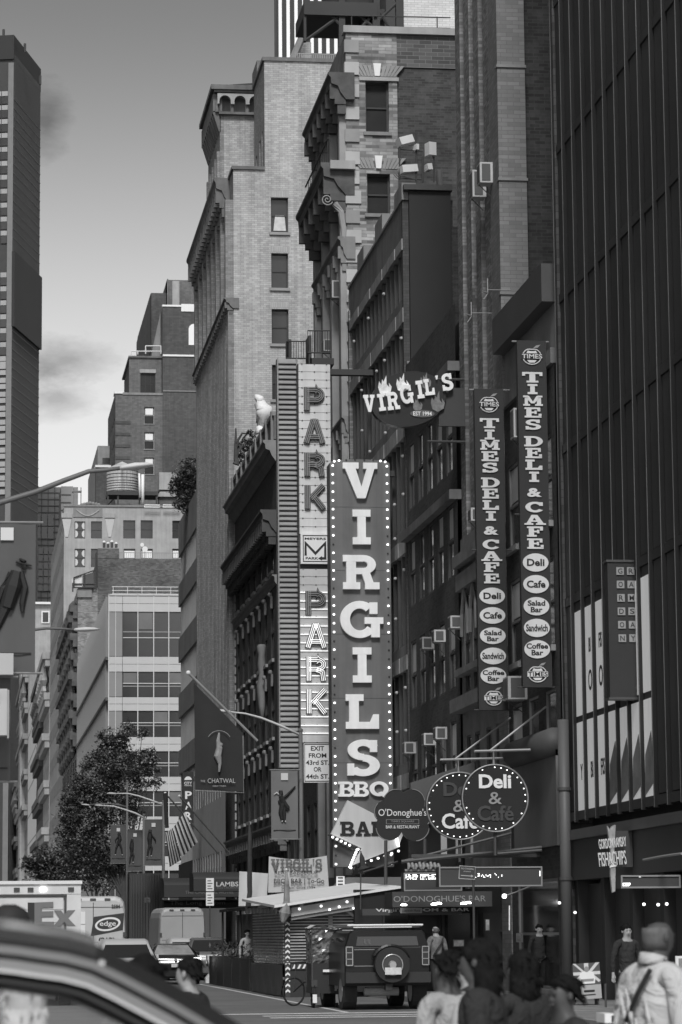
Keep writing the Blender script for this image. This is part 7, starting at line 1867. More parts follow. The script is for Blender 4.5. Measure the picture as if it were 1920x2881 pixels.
car('black saloon car with a bright tail light in front of the grey van', p.x, 107, 1.84, 4.8, 1.46, 1.0, blackp, sed, dict(glass=((.80, 1.06, .80), (1.48, 1.40, .60)), side=(1.2, 3.1), kr=.68, lz=(.78, .96), pz=.62, lw=.3, gm=mat('painted_sky_glass', .28, .1, mott=.4, ms=2)), lit=True)  # pale rear glass: reflected sky is put into its colour
p = P(585, 2775, 117)
car('dark car with pale boxy rear parked left of the plastic barrier', p.x, 116, 1.85, 4.6, 1.72, 1.08, greyp2, suv, dict(glass=((.16, 1.14, .80), (.50, 1.56, .64)), side=(.7, 2.9), kr=.74, lz=(.82, 1.08), pz=.66, lw=.2))
p = P(470, 2775, 130)
car('light coloured saloon seen beyond the black saloon', p.x-.1, 116.5, 1.8, 4.6, 1.62, 1.05, silver, suv, dict(glass=((.16, 1.12, .80), (.50, 1.52, .64)), side=(.7, 2.9), kr=.74, lz=(.82, 1.02), pz=.66))
p = P(392, 2775, 128)
car('dark car far up the lane between the shuttle and the grey van', p.x, 150, 1.9, 4.7, 1.9, 1.1, blackp, [(a_, z*1.14, c_, d_) for a_, z, c_, d_ in suv], dict(glass=((.16, 1.2, .82), (.50, 1.7, .66)), side=(.7, 2.9), kr=.74, lz=(.85, 1.15), pz=.66), lit=True)
def van(lbl, x, y, W, L, H, body, name='parked_van', kind='sprinter', rz=0):
    t = thing(name, lbl, 'van', (x, y, 0), rz=rz); Mx = WM[t.name]; w = W/2
    rings = []
    for d, hz, k in ((0, H-.14, .93), (.06, H-.04, .96), (.3, H, 1), (L-1.9, H, 1), (L-1.5, H-.12, .98), (L-.9, 1.5, .97), (L, 1.0, .9)):
        rings.append([(-w*k, d, .35), (-w*k, d, 1.2), (-w*k*.98, d, 1.6 if hz > 1.7 else hz-.2), (-w*k*.95, d, hz-.42), (-w*k*.91, d, hz-.2), (-w*k*.82, d, hz-.06), (-w*k*.68, d, hz), (w*k*.68, d, hz), (w*k*.82, d, hz-.06), (w*k*.91, d, hz-.2), (w*k*.95, d, hz-.42), (w*k*.98, d, 1.6 if hz > 1.7 else hz-.2), (w*k, d, 1.2), (w*k, d, .35)])
    inst('body', MB().ring(rings).mesh('body', body, False), Mx, t)
    seam = mat('van_seam', .09, .6, mott=0)
    inst('door_seam', MB().box(-.012, .012, -.012, .0, .5, H-.2).mesh('door_seam', seam), Mx, t)
    for z in (H-.35, 1.55): inst('trim_line', MB().box(-w*.86, w*.86, -.012, 0, z, z+.015).mesh('trim_line', seam), Mx, t)
    for s_ in (-1, 1):
        inst('tail_light', MB().box(*sorted((s_*w*.93, s_*w*.80)), -.03, .05, .9, 1.35).mesh('tail_light', tail), Mx, t)
        inst('hinge', MB().box(*sorted((s_*w*.94, s_*w*.86)), -.05, .02, 1.72, 1.86).mesh('hinge', metal_d), Mx, t)
        inst('rear_door_panel', MB().box(*sorted((s_*.03, s_*w*.84)), -.008, 0, 1.0, H-.42).mesh('rear_door_panel', body), Mx, t)
    for k in (-.55, -.1, .35): inst('roof_marker', MB().box(k, k+.18, -.03, .03, H-.13, H-.07).mesh('roof_marker', tail), Mx, t)
    inst('bumper', MB().box(-w*.95, w*.95, -.1, .05, .35, .55).mesh('bumper', metal_d), Mx, t)
    wheels(t, Mx, w-.15, (.9, L-1.1), .35)
    return t, Mx
p = P(514, 2760, 124)
van('plain pale grey panel van seen from behind in the kerb lane', p.x, 124, 2.02, 5.9, 2.9, mat('van_grey', .38, .45, mott=.08, ms=.8), rz=math.radians(2))
p = P(262, 2760, 93)
t, Mx = van('white shuttle van with an oval edge logo on its rear', p.x, 93, 2.15, 6.2, 2.98, whitev, 'shuttle_van')
tx = lambda s_, x, z, fw, fh, m, b=.02: inst('lettering', (lambda me: (me.transform(Matrix.Diagonal((fw/(max(v.co.x for v in me.vertices)-min(v.co.x for v in me.vertices)), 1, fh/(max(v.co.z for v in me.vertices)-min(v.co.z for v in me.vertices)), 1))), me)[1])(textmesh(s_, .2, m, .003, b).copy()), Mx @ Matrix.Translation((x, -.03, z)), t)
inst('logo_panel', MB().prism([(-.08, 1.74), (.92, 1.92), (.96, 2.45), (.02, 2.34)], -.015, -.009).mesh('logo_panel', mat('logo_dark', .05, .5, mott=0)), Mx, t)
inst('logo_oval', MB().prism([(.45+.40*math.cos(a_), 2.11+.21*math.sin(a_)+.05*math.cos(a_)) for a_ in [2*math.pi*i/28 for i in range(28)]], -.02, -.0155).mesh('logo_oval', white), Mx, t)
inst('logo_inner', MB().prism([(.45+.33*math.cos(a_), 2.11+.15*math.sin(a_)+.04*math.cos(a_)) for a_ in [2*math.pi*i/28 for i in range(28)]], -.025, -.0205).mesh('logo_inner', mat('logo_dark', .05)), Mx, t)
tx('edge', .45, 2.11, .5, .2, white, .01); tx('(212)', .42, 1.62, .5, .16, ink2); tx('2584', .70, 2.66, .26, .11, ink2)
inst('white_panel_stack', MB().box(-1.05, -.25, -.04, -.013, .7, 2.5).mesh('white_panel_stack', white), Mx, t)
for z in (1.2, 1.7, 2.1): inst('panel_seam', MB().box(-1.05, -.25, -.045, -.0405, z, z+.02).mesh('panel_seam', metal_g), Mx, t)
# delivery truck
Y = 72
a, b = P(-54, 2760, Y), P(228, 2484, Y)
t = thing('delivery_truck', 'white FedEx Express delivery truck seen from behind at the left', 'truck', ((a.x+b.x)/2, Y, 0), rz=math.radians(-1)); Mx = WM[t.name]
w = (b.x-a.x)/2; H = b.z
tw = mat('truck_white', .60, .5, mott=.12, ms=1.5, streak=.06); ts = mat('truck_shadow_gap', .07, .6, mott=0)
inst('box_body', MB().box(-w, w, .08, 5.6, .7, H-.05).mesh('box_body', tw), Mx, t)
inst('cab', MB().box(-w*.85, w*.85, 5.6, 7.2, .5, 2.3).mesh('cab', tw), Mx, t)
inst('rear_post', MB().box(w-.34, w, 0, .079, .7, H-.28).mesh('rear_post', tw), Mx, t); inst('rear_post', MB().box(-w, -w+.34, 0, .079, .7, H-.28).mesh('rear_post', tw), Mx, t)
inst('header', MB().box(-w, w, 0, .079, H-.27, H-.03).mesh('header', tw), Mx, t)
inst('roof_rail', MB().box(-w-.03, w+.03, -.05, 5.6, H-.03, H+.05).mesh('roof_rail', mat('rail_bright', .7, .4, mott=.05)), Mx, t)
dz = (H-.33-.85)/6
for k in range(6): inst('door_slat', MB().box(-w+.36, w-.42, .02, .06, 0, dz-.012).mesh('door_slat', tw), Mx @ Matrix.Translation((0, 0, .85+dz*k)), t)
inst('door_gap', MB().box(w-.40, w-.35, .0, .05, .8, H-.3).mesh('door_gap', ts), Mx, t)
inst('door_head_gap', MB().box(-w+.35, w-.35, -.01, .05, H-.33, H-.285).mesh('door_head_gap', ts), Mx, t)
for k in (-.35, -.02, .28, .95): inst('marker_lamp', MB().box(k-.07, k+.07, -.03, -.001, H-.21, H-.11).mesh('marker_lamp', ts if k != .28 else tail_on), Mx, t)
inst('latch', MB().box(w-.3, w-.27, -.03, 0, 1.1, 1.5).mesh('latch', metal_d), Mx, t)
kx = pxw(1, Y)
cx0 = (a.x+b.x)/2
def letter_box(px, py): q = P(px, py, Y); return q.x-cx0, q.z
def fl_(pts, m, nm='letter'): inst('letter', MB().prism([letter_box(*q) for q in pts], -.012-.001*rnd.random(), -.0015).mesh('letter', m), Mx, t)
fd, fe = mat('fedex_dark', .035, .6, mott=0), mat('fedex_mid', .17, .6, mott=0)
fl_([(78, 2540), (97, 2540), (97, 2612), (78, 2612)], fd)
fl_([(80+24*math.cos(a_)-16, 2588+25*math.sin(a_)) for a_ in [2*math.pi*i/20 for i in range(20)]], fd)
inst('letter_hole', MB().prism([letter_box(65+11*math.cos(a_), 2588+12*math.sin(a_)) for a_ in [2*math.pi*i/14 for i in range(14)]], -.016, -.0135).mesh('letter_hole', tw), Mx, t)
fl_([(97, 2540), (150, 2538), (150, 2553), (118, 2554), (118, 2565), (150, 2564), (150, 2579), (118, 2580), (118, 2594), (152, 2594), (152, 2609), (97, 2611)], fe)
fl_([(152, 2562), (172, 2562), (181, 2575), (190, 2562), (212, 2561), (192, 2584), (213, 2606), (190, 2606), (181, 2594), (171, 2607), (150, 2607), (168, 2585)], fe)
fl_([(38, 2560), (30, 2585), (38, 2610), (10, 2610), (5, 2585), (15, 2562)], fd)
me = textmesh('Express', .2, mat('express_grey', .12, .6, mott=0), .003, .0).copy(); X_ = [v.co.x for v in me.vertices]; Z_ = [v.co.z for v in me.vertices]
me.transform(Matrix.Diagonal((62*kx/(max(X_)-min(X_)), 1, 19*kx/(max(Z_)-min(Z_)), 1))); q = letter_box(145, 2621); inst('lettering', me, Mx @ Matrix.Translation((q[0], -.006, q[1])), t)
wheels(t, Mx, w-.25, (1.2, 5.9), .42, .3)
# off road vehicle
Y = 68
a, b = P(970, 2840, Y), P(1211, 2700, Y)
t = thing('off_road_vehicle', 'black boxy off road vehicle with tail mounted spare wheel seen from behind', 'car', ((a.x+b.x)/2, Y, 0), rz=math.radians(1)); Mx = WM[t.name]
w = (b.x-a.x)/2*.985; hb = mat('hummer_black', .014, .3, mott=.05, spec=.35); htrim = mat('hummer_trim', .035, .6, mott=0)
zt_ = P(1090, 2618, Y).z; zbelt = P(1090, 2665, Y).z
def hring(d, wt, wb_, zt, zb_): return [(-wb_, d, zb_), (-wb_, d, zbelt-.1), (-wb_*.995, d, zbelt), (-wt, d, zt-.06), (-wt+.06, d, zt), (wt-.06, d, zt), (wt, d, zt-.06), (wb_*.995, d, zbelt), (wb_, d, zbelt-.1), (wb_, d, zb_)]
inst('body', MB().ring([hring(0, w*.88, w*.98, zt_-.03, .62), hring(.08, w*.9, w, zt_, .55), hring(3.1, w*.9, w, zt_, .55), hring(3.6, w*.85, w, zbelt+.05, .55), hring(4.6, w*.85, w*.98, zbelt, .6), hring(4.75, w*.8, w*.95, zbelt-.15, .7)]).mesh('body', hb), Mx, t)
inst('rear_window', MB().add([(-w*.74, -.035, zbelt+.03), (w*.74, -.035, zbelt+.03), (w*.70, -.015, zt_-.14), (-w*.70, -.015, zt_-.14), (-w*.74, .0, zbelt+.03), (w*.74, .0, zbelt+.03), (w*.70, .02, zt_-.14), (-w*.70, .02, zt_-.14)], [(0,1,2,3),(4,7,6,5),(0,4,5,1),(3,2,6,7),(0,3,7,4),(1,5,6,2)]).mesh('rear_window', cglass), Mx, t)
inst('window_patch', MB().box(-w*.55, -w*.40, -.045, -.037, zbelt+.06, zt_-.2).mesh('window_patch_mesh', mat('mottled_patch', .12, .5, mott=.6, ms=9)), Mx, t)  # mottled grey panel on the rear glass
lfm = mat('lamp_frame_chrome', .45, .3, metal=.5, mott=0)
for s_ in (-1, 1):
    x = s_*w*.90; hw, z0, z1 = w*.085, P(1, 2728, Y).z, P(1, 2673, Y).z
    o = inst('tail_light', MB().box(x-hw, x+hw, -.05, .0, z0, z1).mesh('tail_light', mat('tail_dark', .045, .3, mott=0)), Mx, t)
    f = MB()
    for q in ((x-hw, x+hw, z0, z0+.02), (x-hw, x+hw, z1-.02, z1), (x-hw, x-hw+.018, z0, z1), (x+hw-.018, x+hw, z0, z1), (x-hw, x+hw, z0+(z1-z0)*.33, z0+(z1-z0)*.33+.015), (x-hw, x+hw, z0+(z1-z0)*.66, z0+(z1-z0)*.66+.015)): f.box(q[0], q[1], -.062, -.051, q[2], q[3])
    inst('lamp_frame', f.mesh('lamp_frame', lfm), Mx, o)
cx_ = P(1098, 2718, Y).x-(a.x+b.x)/2; cz_ = P(1098, 2715, Y).z
inst('spare_wheel', MB().cyl((cx_, -.36, cz_), .40, .30, 32, axis='y').mesh('spare_wheel', tyre), Mx, t)
inst('spare_rim', MB().cyl((cx_, -.375, cz_), .235, .05, 28, .22, axis='y').mesh('spare_rim', mat('spare_rim_dark', .06, .25, mott=0)), Mx, t)
inst('rim_edge', MB().tube([(cx_+.235*math.cos(q), -.385, cz_+.235*math.sin(q)) for q in [2*math.pi*i/28 for i in range(29)]], .014, 6, cap=False).mesh('rim_edge', lfm), Mx, t)
inst('hub', MB().cyl((cx_, -.44, cz_+.0), .08, .08, 14, .1, axis='y').mesh('hub', lfm), Mx, t)
inst('number_plate', MB().box(cx_-.19, cx_+.19, -.46, -.445, cz_-.22, cz_-.06).mesh('number_plate', plate_m), Mx, t)
inst('wheel_arch_cover', MB().tube([(cx_+.43*math.cos(q), -.15, cz_+.43*math.sin(q)) for q in [math.pi*(.1+.8*i/14) for i in range(15)]], .05, 6).mesh('wheel_arch_cover', hb), Mx, t)
inst('bumper', MB().box(-w, w, -.18, .1, .62, .86).mesh('bumper', htrim), Mx, t)
inst('door_line', MB().box(-w*.86, w*.8, -.006, .0, zbelt-.02, zbelt).mesh('door_line', metal_d), Mx, t)
for z in (P(1, 2683, Y).z, P(1, 2730, Y).z): inst('trim_line', MB().box(-w*.78, -w*.3, -.012, .0, z, z+.014).mesh('trim_line', metal_g), Mx, t)
for k, (dx, zz_) in enumerate(((0, .12), (.04, .07))):
    inst('roof_rail', MB().tube([(-w*.92+dx*4, .1+dx*3, zt_+zz_), (w*.88-dx*6, .15+dx*3, zt_+zz_)], .022 if k == 0 else .014, 8).mesh('roof_rail', mat('bright_rail', .8, .3, mott=0)), Mx, t)
for s_ in (-1, 1): inst('side_rail', MB().tube([(s_*w*.85, .2, zt_+.1), (s_*w*.85, 2.9, zt_+.1)], .022, 6).mesh('side_rail', metal_g), Mx, t)
for k in range(4): inst('roof_rack_bar', MB().box(-w*.84, w*.84, .3+k*.75, .34+k*.75, zt_+.06, zt_+.09).mesh('roof_rack_bar', metal_d), Mx, t)
for s_ in (-1, 1): inst('side_window', MB().box(*sorted((s_*w*.94, s_*w*.96)), .4, 2.9, zbelt+.05, zt_-.16).mesh('side_window', cglass), Mx, t)
wheels(t, Mx, w-.17, (.75, 3.85), .44, .32)
inst('tow_hitch', MB().box(-.08, .08, -.25, 0, .45, .6).mesh('tow_hitch', htrim), Mx, t)
inst('exhaust_silencer', MB().cyl((-.5, .3, .42), .1, .8, 12, axis='x').mesh('exhaust_silencer', mat('exhaust', .25, .4)), Mx, t)
# pedicab
Y = 70.6
a, b = P(880, 2840, Y), P(952, 2610, Y)
t = thing('pedicab', 'pedicab wrapped in clear crumpled plastic left of the black off road vehicle', 'pedicab', ((a.x+b.x)/2, Y, 0))
zt_ = b.z
x0_, x1_ = a.x, b.x
plc = mat('crumpled_plastic', .13, .15, mott=.7, ms=5, fine=.5, spec=.7)
rr_ = random.Random(5)
def crumple(x0, x1, y, z0, z1, n, m, amp, side=False):
    mb = MB()
    for j in range(m+1):
        for i in range(n+1):
            o = rr_.uniform(-amp, amp)
            mb.v.append((x0+(x1-x0)*i/n, y+o, z0+(z1-z0)*j/m) if not side else (y+o, x0+(x1-x0)*i/n, z0+(z1-z0)*j/m))
    for j in range(m):
        for i in range(n): q = j*(n+1)+i; mb.f.append((q, q+1, q+n+2, q+n+1))
    return mb
crumple(x0_, x1_+.1, Y, P(1, 2720, Y).z, zt_-.05, 9, 12, .05).build('rear_sheet', plc, t)
crumple(Y, Y+1.1, x0_-.02, P(1, 2720, Y).z, zt_-.05, 8, 10, .04, True).build('side_sheet', plc, t)
top = MB()
for j in range(6):
    for i in range(8): top.v.append((x0_-.05+(x1_-x0_+.2)*i/7, Y-.05+1.2*j/5, zt_+.06*math.sin(i*.9)+rr_.uniform(-.02, .02)))
for j in range(5):
    for i in range(7): q = j*8+i; top.f.append((q, q+1, q+9, q+8))
top.build('canopy', mat('canopy_plastic_white', .55, .3, mott=.3, ms=4), t)
for x in (x0_, x1_): 
    for yy in (Y+.02, Y+1.1): MB().tube([(x, yy, .5), (x, yy, zt_)], .02, 6).build('frame_post', metal_d, t)
MB().box(x0_, x1_+.1, Y+.02, Y+1.3, .34, 1.05).build('rear_box', mat('pedicab_black', .03, .5), t)
MB().box(x0_+.05, x1_, Y+.1, Y+.9, 1.06, 1.2).build('seat', mat('seat_dark', .04, .5), t); MB().box(x0_+.05, x1_, Y+.05, Y+.15, 1.21, 1.55).build('backrest', mat('seat_grey', .2, .4, mott=.5, ms=6), t)
for x in (x0_+.05, x1_-.03):
    MB().tube([(x, Y+.3+.33*math.cos(q), .35+.33*math.sin(q)) for q in [2*math.pi*i/24 for i in range(25)]], .03, 6, cap=False).build('wheel', tyre, t)
    MB().box(x-.05, x+.05, Y-.06, Y-.03, .12, .32).build('reflector', white, t)
    MB().box(x-.07, x+.07, Y+.0, Y+.6, .5, .66).build('mudguard', black, t)
MB().box(x1_-.1, x1_+.0, Y-.04, Y-.01, .4, .62).build('reflector', mat('amp_grey', .3), t)
MB().box(x0_+.25, x0_+.5, Y-.05, Y-.02, P(1, 2745, Y).z, P(1, 2738, Y).z).build('lamp_bar', white, t)
fw_ = (x0_-.2, Y+2.2)
MB().tube([(fw_[0]+.33*math.cos(q)*.85, fw_[1]+.33*math.cos(q)*.5, .35+.33*math.sin(q)) for q in [2*math.pi*i/24 for i in range(25)]], .025, 6, cap=False).build('front_wheel', tyre, t)
MB().tube([(x0_+.4, Y+1, .55), (x0_, Y+1.6, .6), (fw_[0], fw_[1], .35), (fw_[0]+.05, fw_[1]-.1, 1.05)], .025, 6).build('cycle_frame', black, t)
MB().tube([(fw_[0]-.25, fw_[1]-.1, 1.05), (fw_[0]+.3, fw_[1]-.15, 1.08)], .018, 6).build('handlebar', black, t)
# ---------------------------------------------------------------- blurred foreground car
Y0 = 8.2
t = thing('passing_car', 'grey car passing close to the camera, its curved roof and window frame at lower left', 'car', (-.8, Y0, 0))
outer = [(-420, 2680), (-260, 2640), (-120, 2618), (0, 2612), (60, 2618), (122, 2628), (200, 2639), (286, 2662), (367, 2700), (461, 2750), (530, 2787), (592, 2824), (660, 2866), (800, 2955)]
def band(off0, off1, y0, y1, name, m, smooth=True, yb0=None, yb1=None):
    """strip between two parallel offsets of the roof line; thickness in y"""
    pts = [P(a_, b_, Y0) for a_, b_ in outer]; n = len(pts); A, B = [], []
    for i in range(n):
        d = (pts[min(i+1, n-1)]-pts[max(i-1, 0)]); d = Vector((d.x, d.z)).normalized(); nn = Vector((-d.y, d.x))
        if nn.y > 0: nn = -nn
        A.append((pts[i].x+nn.x*off0, y0, pts[i].z+nn.y*off0)); B.append((pts[i].x+nn.x*off1, y1, pts[i].z+nn.y*off1))
    mb = MB(); mb.v = A+B+[(x, y+.05, z) for x, y, z in A]+[(x, y+.05, z) for x, y, z in B]
    for i in range(n-1):
        mb.f += [(i, i+1, n+i+1, n+i), (2*n+i, 3*n+i, 3*n+i+1, 2*n+i+1), (i, 2*n+i, 2*n+i+1, i+1), (n+i, n+i+1, 3*n+i+1, 3*n+i)]
    mb.build(name, m, t, smooth=False)
cp = mat('car_metallic_grey', .30, .3, mott=.03, spec=.6, metal=.3); cpl = mat('highlight_badge_trim', .7, .25, mott=0, metal=.4); rb2 = mat('rubber_seal', .022, .5, mott=0)
band(0, .03, Y0+.22, Y0+.10, 'roof_edge', mat('roof_gloss', .03, .2, mott=0, spec=.6))
band(.03, .045, Y0+.10, Y0+.06, 'roof_gutter', rb2)
band(.045, .068, Y0+.04, Y0-.01, 'gutter_trim', cp)
band(.068, .082, Y0+.02, Y0+.03, 'seal', rb2)
band(.082, .11, Y0+.0, Y0-.03, 'door_frame', cp)
band(.11, .118, Y0-.04, Y0-.04, 'painted_highlight', cpl)  # highlight along the door frame, painted as a pale strip
band(.118, .136, Y0-.01, Y0+.02, 'inner_seal', rb2)
band(.136, .146, Y0+.0, Y0+.0, 'glass_channel', mat('channel_grey', .14, .4, mott=0))
band(.146, .168, Y0+.02, Y0+.05, 'window_seal', rb2)
# roof sheet runs back to the far side
pts = [P(a_, b_, Y0) for a_, b_ in outer[:8]]; mb = MB(); n = len(pts)
for yy, dz in ((.22, 0), (.5, .035), (.9, .045), (1.3, .03), (1.6, -.02)): mb.v += [(p.x, Y0+yy, p.z+dz-.01) for p in pts]
for j in range(4):
    for i in range(n-1): q = j*n+i; mb.f.append((q, q+1, q+n+1, q+n))
mb.build('roof', mat('roof_paint', .16, .2, mott=0, spec=.6), t, smooth=True)
p0 = P(800, 2955, Y0)
MB().box(-3.6, p0.x+1.3, Y0-.03, Y0+1.68, .25, .98).build('body', cp, t)
MB().box(p0.x-.2, p0.x+1.25, Y0+.1, Y0+1.5, .98, 1.02).build('bonnet', cp, t)
MB().box(-3.4, .55, Y0+.3, Y0+1.5, .5, 1.0).build('interior', mat('car_interior', .05, .7), t)
gl = bpy.data.materials.new('clear_glass'); gl.use_nodes = True
gb = gl.node_tree.nodes['Principled BSDF']; gb.inputs['Transmission Weight'].default_value = .92; gb.inputs['Roughness'].default_value = 0.02; gb.inputs['IOR'].default_value = 1.05; gb.inputs['Base Color'].default_value = (.8, .8, .8, 1)
wp_ = [P(a_, b_, Y0) for a_, b_ in ((-300, 2800), (-100, 2770), (60, 2770), (180, 2800), (330, 2870), (520, 2985))]
MB().add([(p.x, Y0+.03, p.z-.0) for p in wp_] + [(p.x, Y0+.03, .98) for p in wp_[::-1]], [tuple(range(12))]).build('door_window', gl, t)
MB().box(-1.7, -1.55, Y0+1.55, Y0+1.62, .98, 1.68).build('far_pillar', rb2, t)
for x in (-2.6, .35): MB().cyl((x, Y0-.02, .34), .34, .22, 24, axis='y').build('wheel', tyre, t)
MB().tube([P(278, 2712, Y0+.05), P(292, 2716, Y0+.05)], .012, 6).build('badge', cpl, t)
# ================================================================== PEOPLE
skin = mat('skin', .30, .55, mott=.05); skin_shaded = mat('skin_backlit_shade', .075, .55, mott=.05)  # second skin carries the backlit shade of near faces in its colour
hair_d = mat('hair_dark', .014, .95, mott=.4, ms=40, spec=.05, wr=(60, .01)); hair_l = mat('hair_light', .5, .8, mott=.2, ms=14)
def skinmesh(name, nodes, edges, root, m, parent, M, sub=2):
    me = bpy.data.meshes.new(name); me.from_pydata([n_[0] for n_ in nodes], edges, []); o = bpy.data.objects.new(name, me); C.objects.link(o)
    sk = o.modifiers.new('s', 'SKIN'); sk.use_smooth_shade = True; sb = o.modifiers.new('u', 'SUBSURF'); sb.levels = sb.render_levels = sub
    lay = me.skin_vertices[0].data
    for i, n_ in enumerate(nodes):
        lay[i].radius = n_[1] if isinstance(n_[1], tuple) else (n_[1], n_[1]); lay[i].use_root = (i == root)
    dg = bpy.context.evaluated_depsgraph_get(); dg.update()
    me2 = bpy.data.meshes.new_from_object(o.evaluated_get(dg)); bpy.data.objects.remove(o); me2.name = name
    me2.materials.clear(); me2.materials.append(m)
    for p in me2.polygons: p.use_smooth = True
    return inst(name, me2, M, parent)
def person(lbl, x, y, z, h, rz, top, legs, sk=None, hair=None, hairstyle='short', arms='down', lean=0.0, sleeve='long', step=.12, turn=0, fat=1.0, bag=None, female=False):
    s = h/1.75
    t = thing('person', lbl, 'person', (x, y, z), rz=rz); M = WM[t.name] @ Matrix.Scale(s, 4)
    sk = sk or skin; hd = 1.56
    f = fat
    L = lean
    nd = [((0, 0, .96), (.13*f, .10*f)), ((0, L*.4, 1.14), (.125*f, .095*f)), ((0, L*.8, 1.33), (.15*f, .11*f)), ((0, L, 1.45), (.09, .075)), ((0, L+.01, 1.53), (.052, .055)), ((0, L+.03, 1.60), (.068, .082)), ((0, L+.03, 1.67), (.076, .092)), ((0, L+.02, 1.73), (.055, .065)),
          ((0, L+.125, 1.625), (.012, .016))]
    ed = [(0, 1), (1, 2), (2, 3), (3, 4), (4, 5), (5, 6), (6, 7), (5, 8)]
    sw = .175 if female else .19
    A = {'down': (((.06, -.03, -.27)), ((.02, .05, -.25))), 'bent': (((.07, -.06, -.27)), ((-.08, .22, -.02))), 'phone': (((.05, .05, -.27)), ((-.10, .2, .12)))}
    hands = []
    for sgn in (-1, 1):
        e, wv = A[arms]
        i0 = len(nd); sh = Vector((sgn*sw, L-.01, 1.42)); el = sh+Vector((sgn*e[0], e[1], e[2])); wr = el+Vector((sgn*wv[0], wv[1], wv[2]))
        nd += [(tuple(sh), (.06*f, .06)), (tuple(el), (.04, .04)), (tuple(wr), (.028, .024))]
        ed += [(3, i0), (i0, i0+1), (i0+1, i0+2)]
        d = (wr-el).normalized(); pal = wr+d*.06; sd_ = d.cross(Vector((0, 1, 0))).normalized() if abs(d.y) < .9 else Vector((1, 0, 0))
        i1 = len(nd); nd.append((tuple(pal), (.032, .018))); ed.append((i0+2, i1))
        for k, (o_, ln_) in enumerate(((-.03, .06), (-.01, .075), (.01, .07), (.028, .055))):
            a1 = pal+sd_*o_+d*.03; a2 = a1+d*ln_*.5+Vector((0, .008, 0)); a3 = a2+d*ln_*.4+Vector((0, .014, 0)); k0 = len(nd)
            nd += [(tuple(a1), .009), (tuple(a2), .008), (tuple(a3), .006)]; ed += [(i1, k0), (k0, k0+1), (k0+1, k0+2)]
        th_ = pal-sd_*.032*sgn-d*.02; k0 = len(nd); nd += [(tuple(th_+Vector((0, .012, 0))), .010), (tuple(th_+d*.035+Vector((0, .028, 0))), .008)]; ed += [(i0+2, k0), (k0, k0+1)]
    lg = []
    for sgn in (-1, 1):
        st_ = step*sgn
        i0 = len(nd); pts = [((sgn*.09, 0, .88), (.088*f, .09*f)), ((sgn*.10, st_*.6+.03, .50), (.056, .06)), ((sgn*.10, st_, .09), (.036, .042)), ((sgn*.11, st_+.13, .035), (.036, .026))]
        nd += pts; ed += [(0, i0), (i0, i0+1), (i0+1, i0+2), (i0+2, i0+3)]; lg.append(pts)
    skinmesh('body', nd, ed, 0, sk, t, M, 1)
    for sgn in (-1, 1):      # ears and eyes sit in the head
        inst('ear', MB().ball((sgn*.078, L+.015, 1.64), .02, 8, 6, 1.5).mesh('ear', sk), M, t)
        inst('eye', MB().ball((sgn*.03, L+.108, 1.655), .011, 6, 5).mesh('eye', mat('eye_dark', .03, .3, mott=0)), M, t)
    inst('mouth', MB().box(-.022, .022, L+.105, L+.117, 1.585, 1.592).mesh('mouth', mat('lip', .14, .5, mott=0)), M, t)
    g = 1.14
    tn = [((0, 0, .84), (.15*f*g, .12*f*g)), ((0, L*.4, 1.14), (.135*f*g, .105*f*g)), ((0, L*.8, 1.33), (.16*f*g, .12*f*g)), ((0, L, 1.46), (.10, .085))]
    te = [(0, 1), (1, 2), (2, 3)]
    for sgn in (-1, 1):
        e, wv = A[arms]; i0 = len(tn); sh = Vector((sgn*sw, L-.01, 1.425)); el = sh+Vector((sgn*e[0], e[1], e[2])); wr = el+Vector((sgn*wv[0], wv[1], wv[2]))*(.95 if sleeve == 'long' else .12)
        tn += [(tuple(sh), (.072*f, .072)), (tuple(el), .054), (tuple(wr), .04 if sleeve == 'long' else .052)]; te += [(3, i0), (i0, i0+1), (i0+1, i0+2)]
    skinmesh('shirt', tn, te, 0, top, t, M, 2)
    ln2 = [((0, 0, 1.0), (.145*f, .115*f))]; le = []
    for pts in lg:
        i0 = len(ln2); ln2 += [(pts[0][0], (.10*f, .10*f)), (pts[1][0], .072), ((pts[2][0][0], pts[2][0][1], .13), .055)]; le += [(0, i0), (i0, i0+1), (i0+1, i0+2)]
    skinmesh('trousers', ln2, le, 0, legs, t, M, 1)
    for pts in lg:
        q = pts[3][0]; inst('shoe', MB().ring([[(q[0]+a_*math.cos(k_), q[1]-.1+b_, .05+.05*math.sin(k_)*c_) for k_ in [2*math.pi*i/8 for i in range(8)]] for a_, b_, c_ in ((.02, -.10, .6), (.045, -.06, 1), (.045, .02, .9), (.05, .1, .7), (.02, .16, .4))]).mesh('shoe', mat('shoe', .05, .5, mott=0)), M, t)
    if hair:
        mb = MB(); c = Vector((0, L+.008, 1.665)); rings = []
        for i in range(9):
            ph = math.pi*i/9*.5 if hairstyle != 'long' else math.pi*i/9*.62
            rr__ = .098*math.sin(ph)+.002; zz_ = .098*math.cos(ph)*1.12
            rings.append([c+Vector((rr__*math.cos(a_)*.9, rr__*math.sin(a_)*1.08-.012, zz_+(-.055 if math.sin(a_) < -.2 and i > 6 else 0)+(.0 if math.sin(a_) < .6 or i < 6 else .03))) for a_ in [2*math.pi*k/14 for k in range(14)]])
        if hairstyle == 'long':
            for q, zz_ in ((.098, -.06), (.10, -.14), (.085, -.24)): rings.append([c+Vector((q*math.cos(a_), q*math.sin(a_)*.8-.045 if math.sin(a_) < .3 else .01, zz_)) for a_ in [2*math.pi*k/14 for k in range(14)]])
        hr = random.Random(len(lbl)+int(x*100))
        c0_ = Vector((0, L, 1.66))
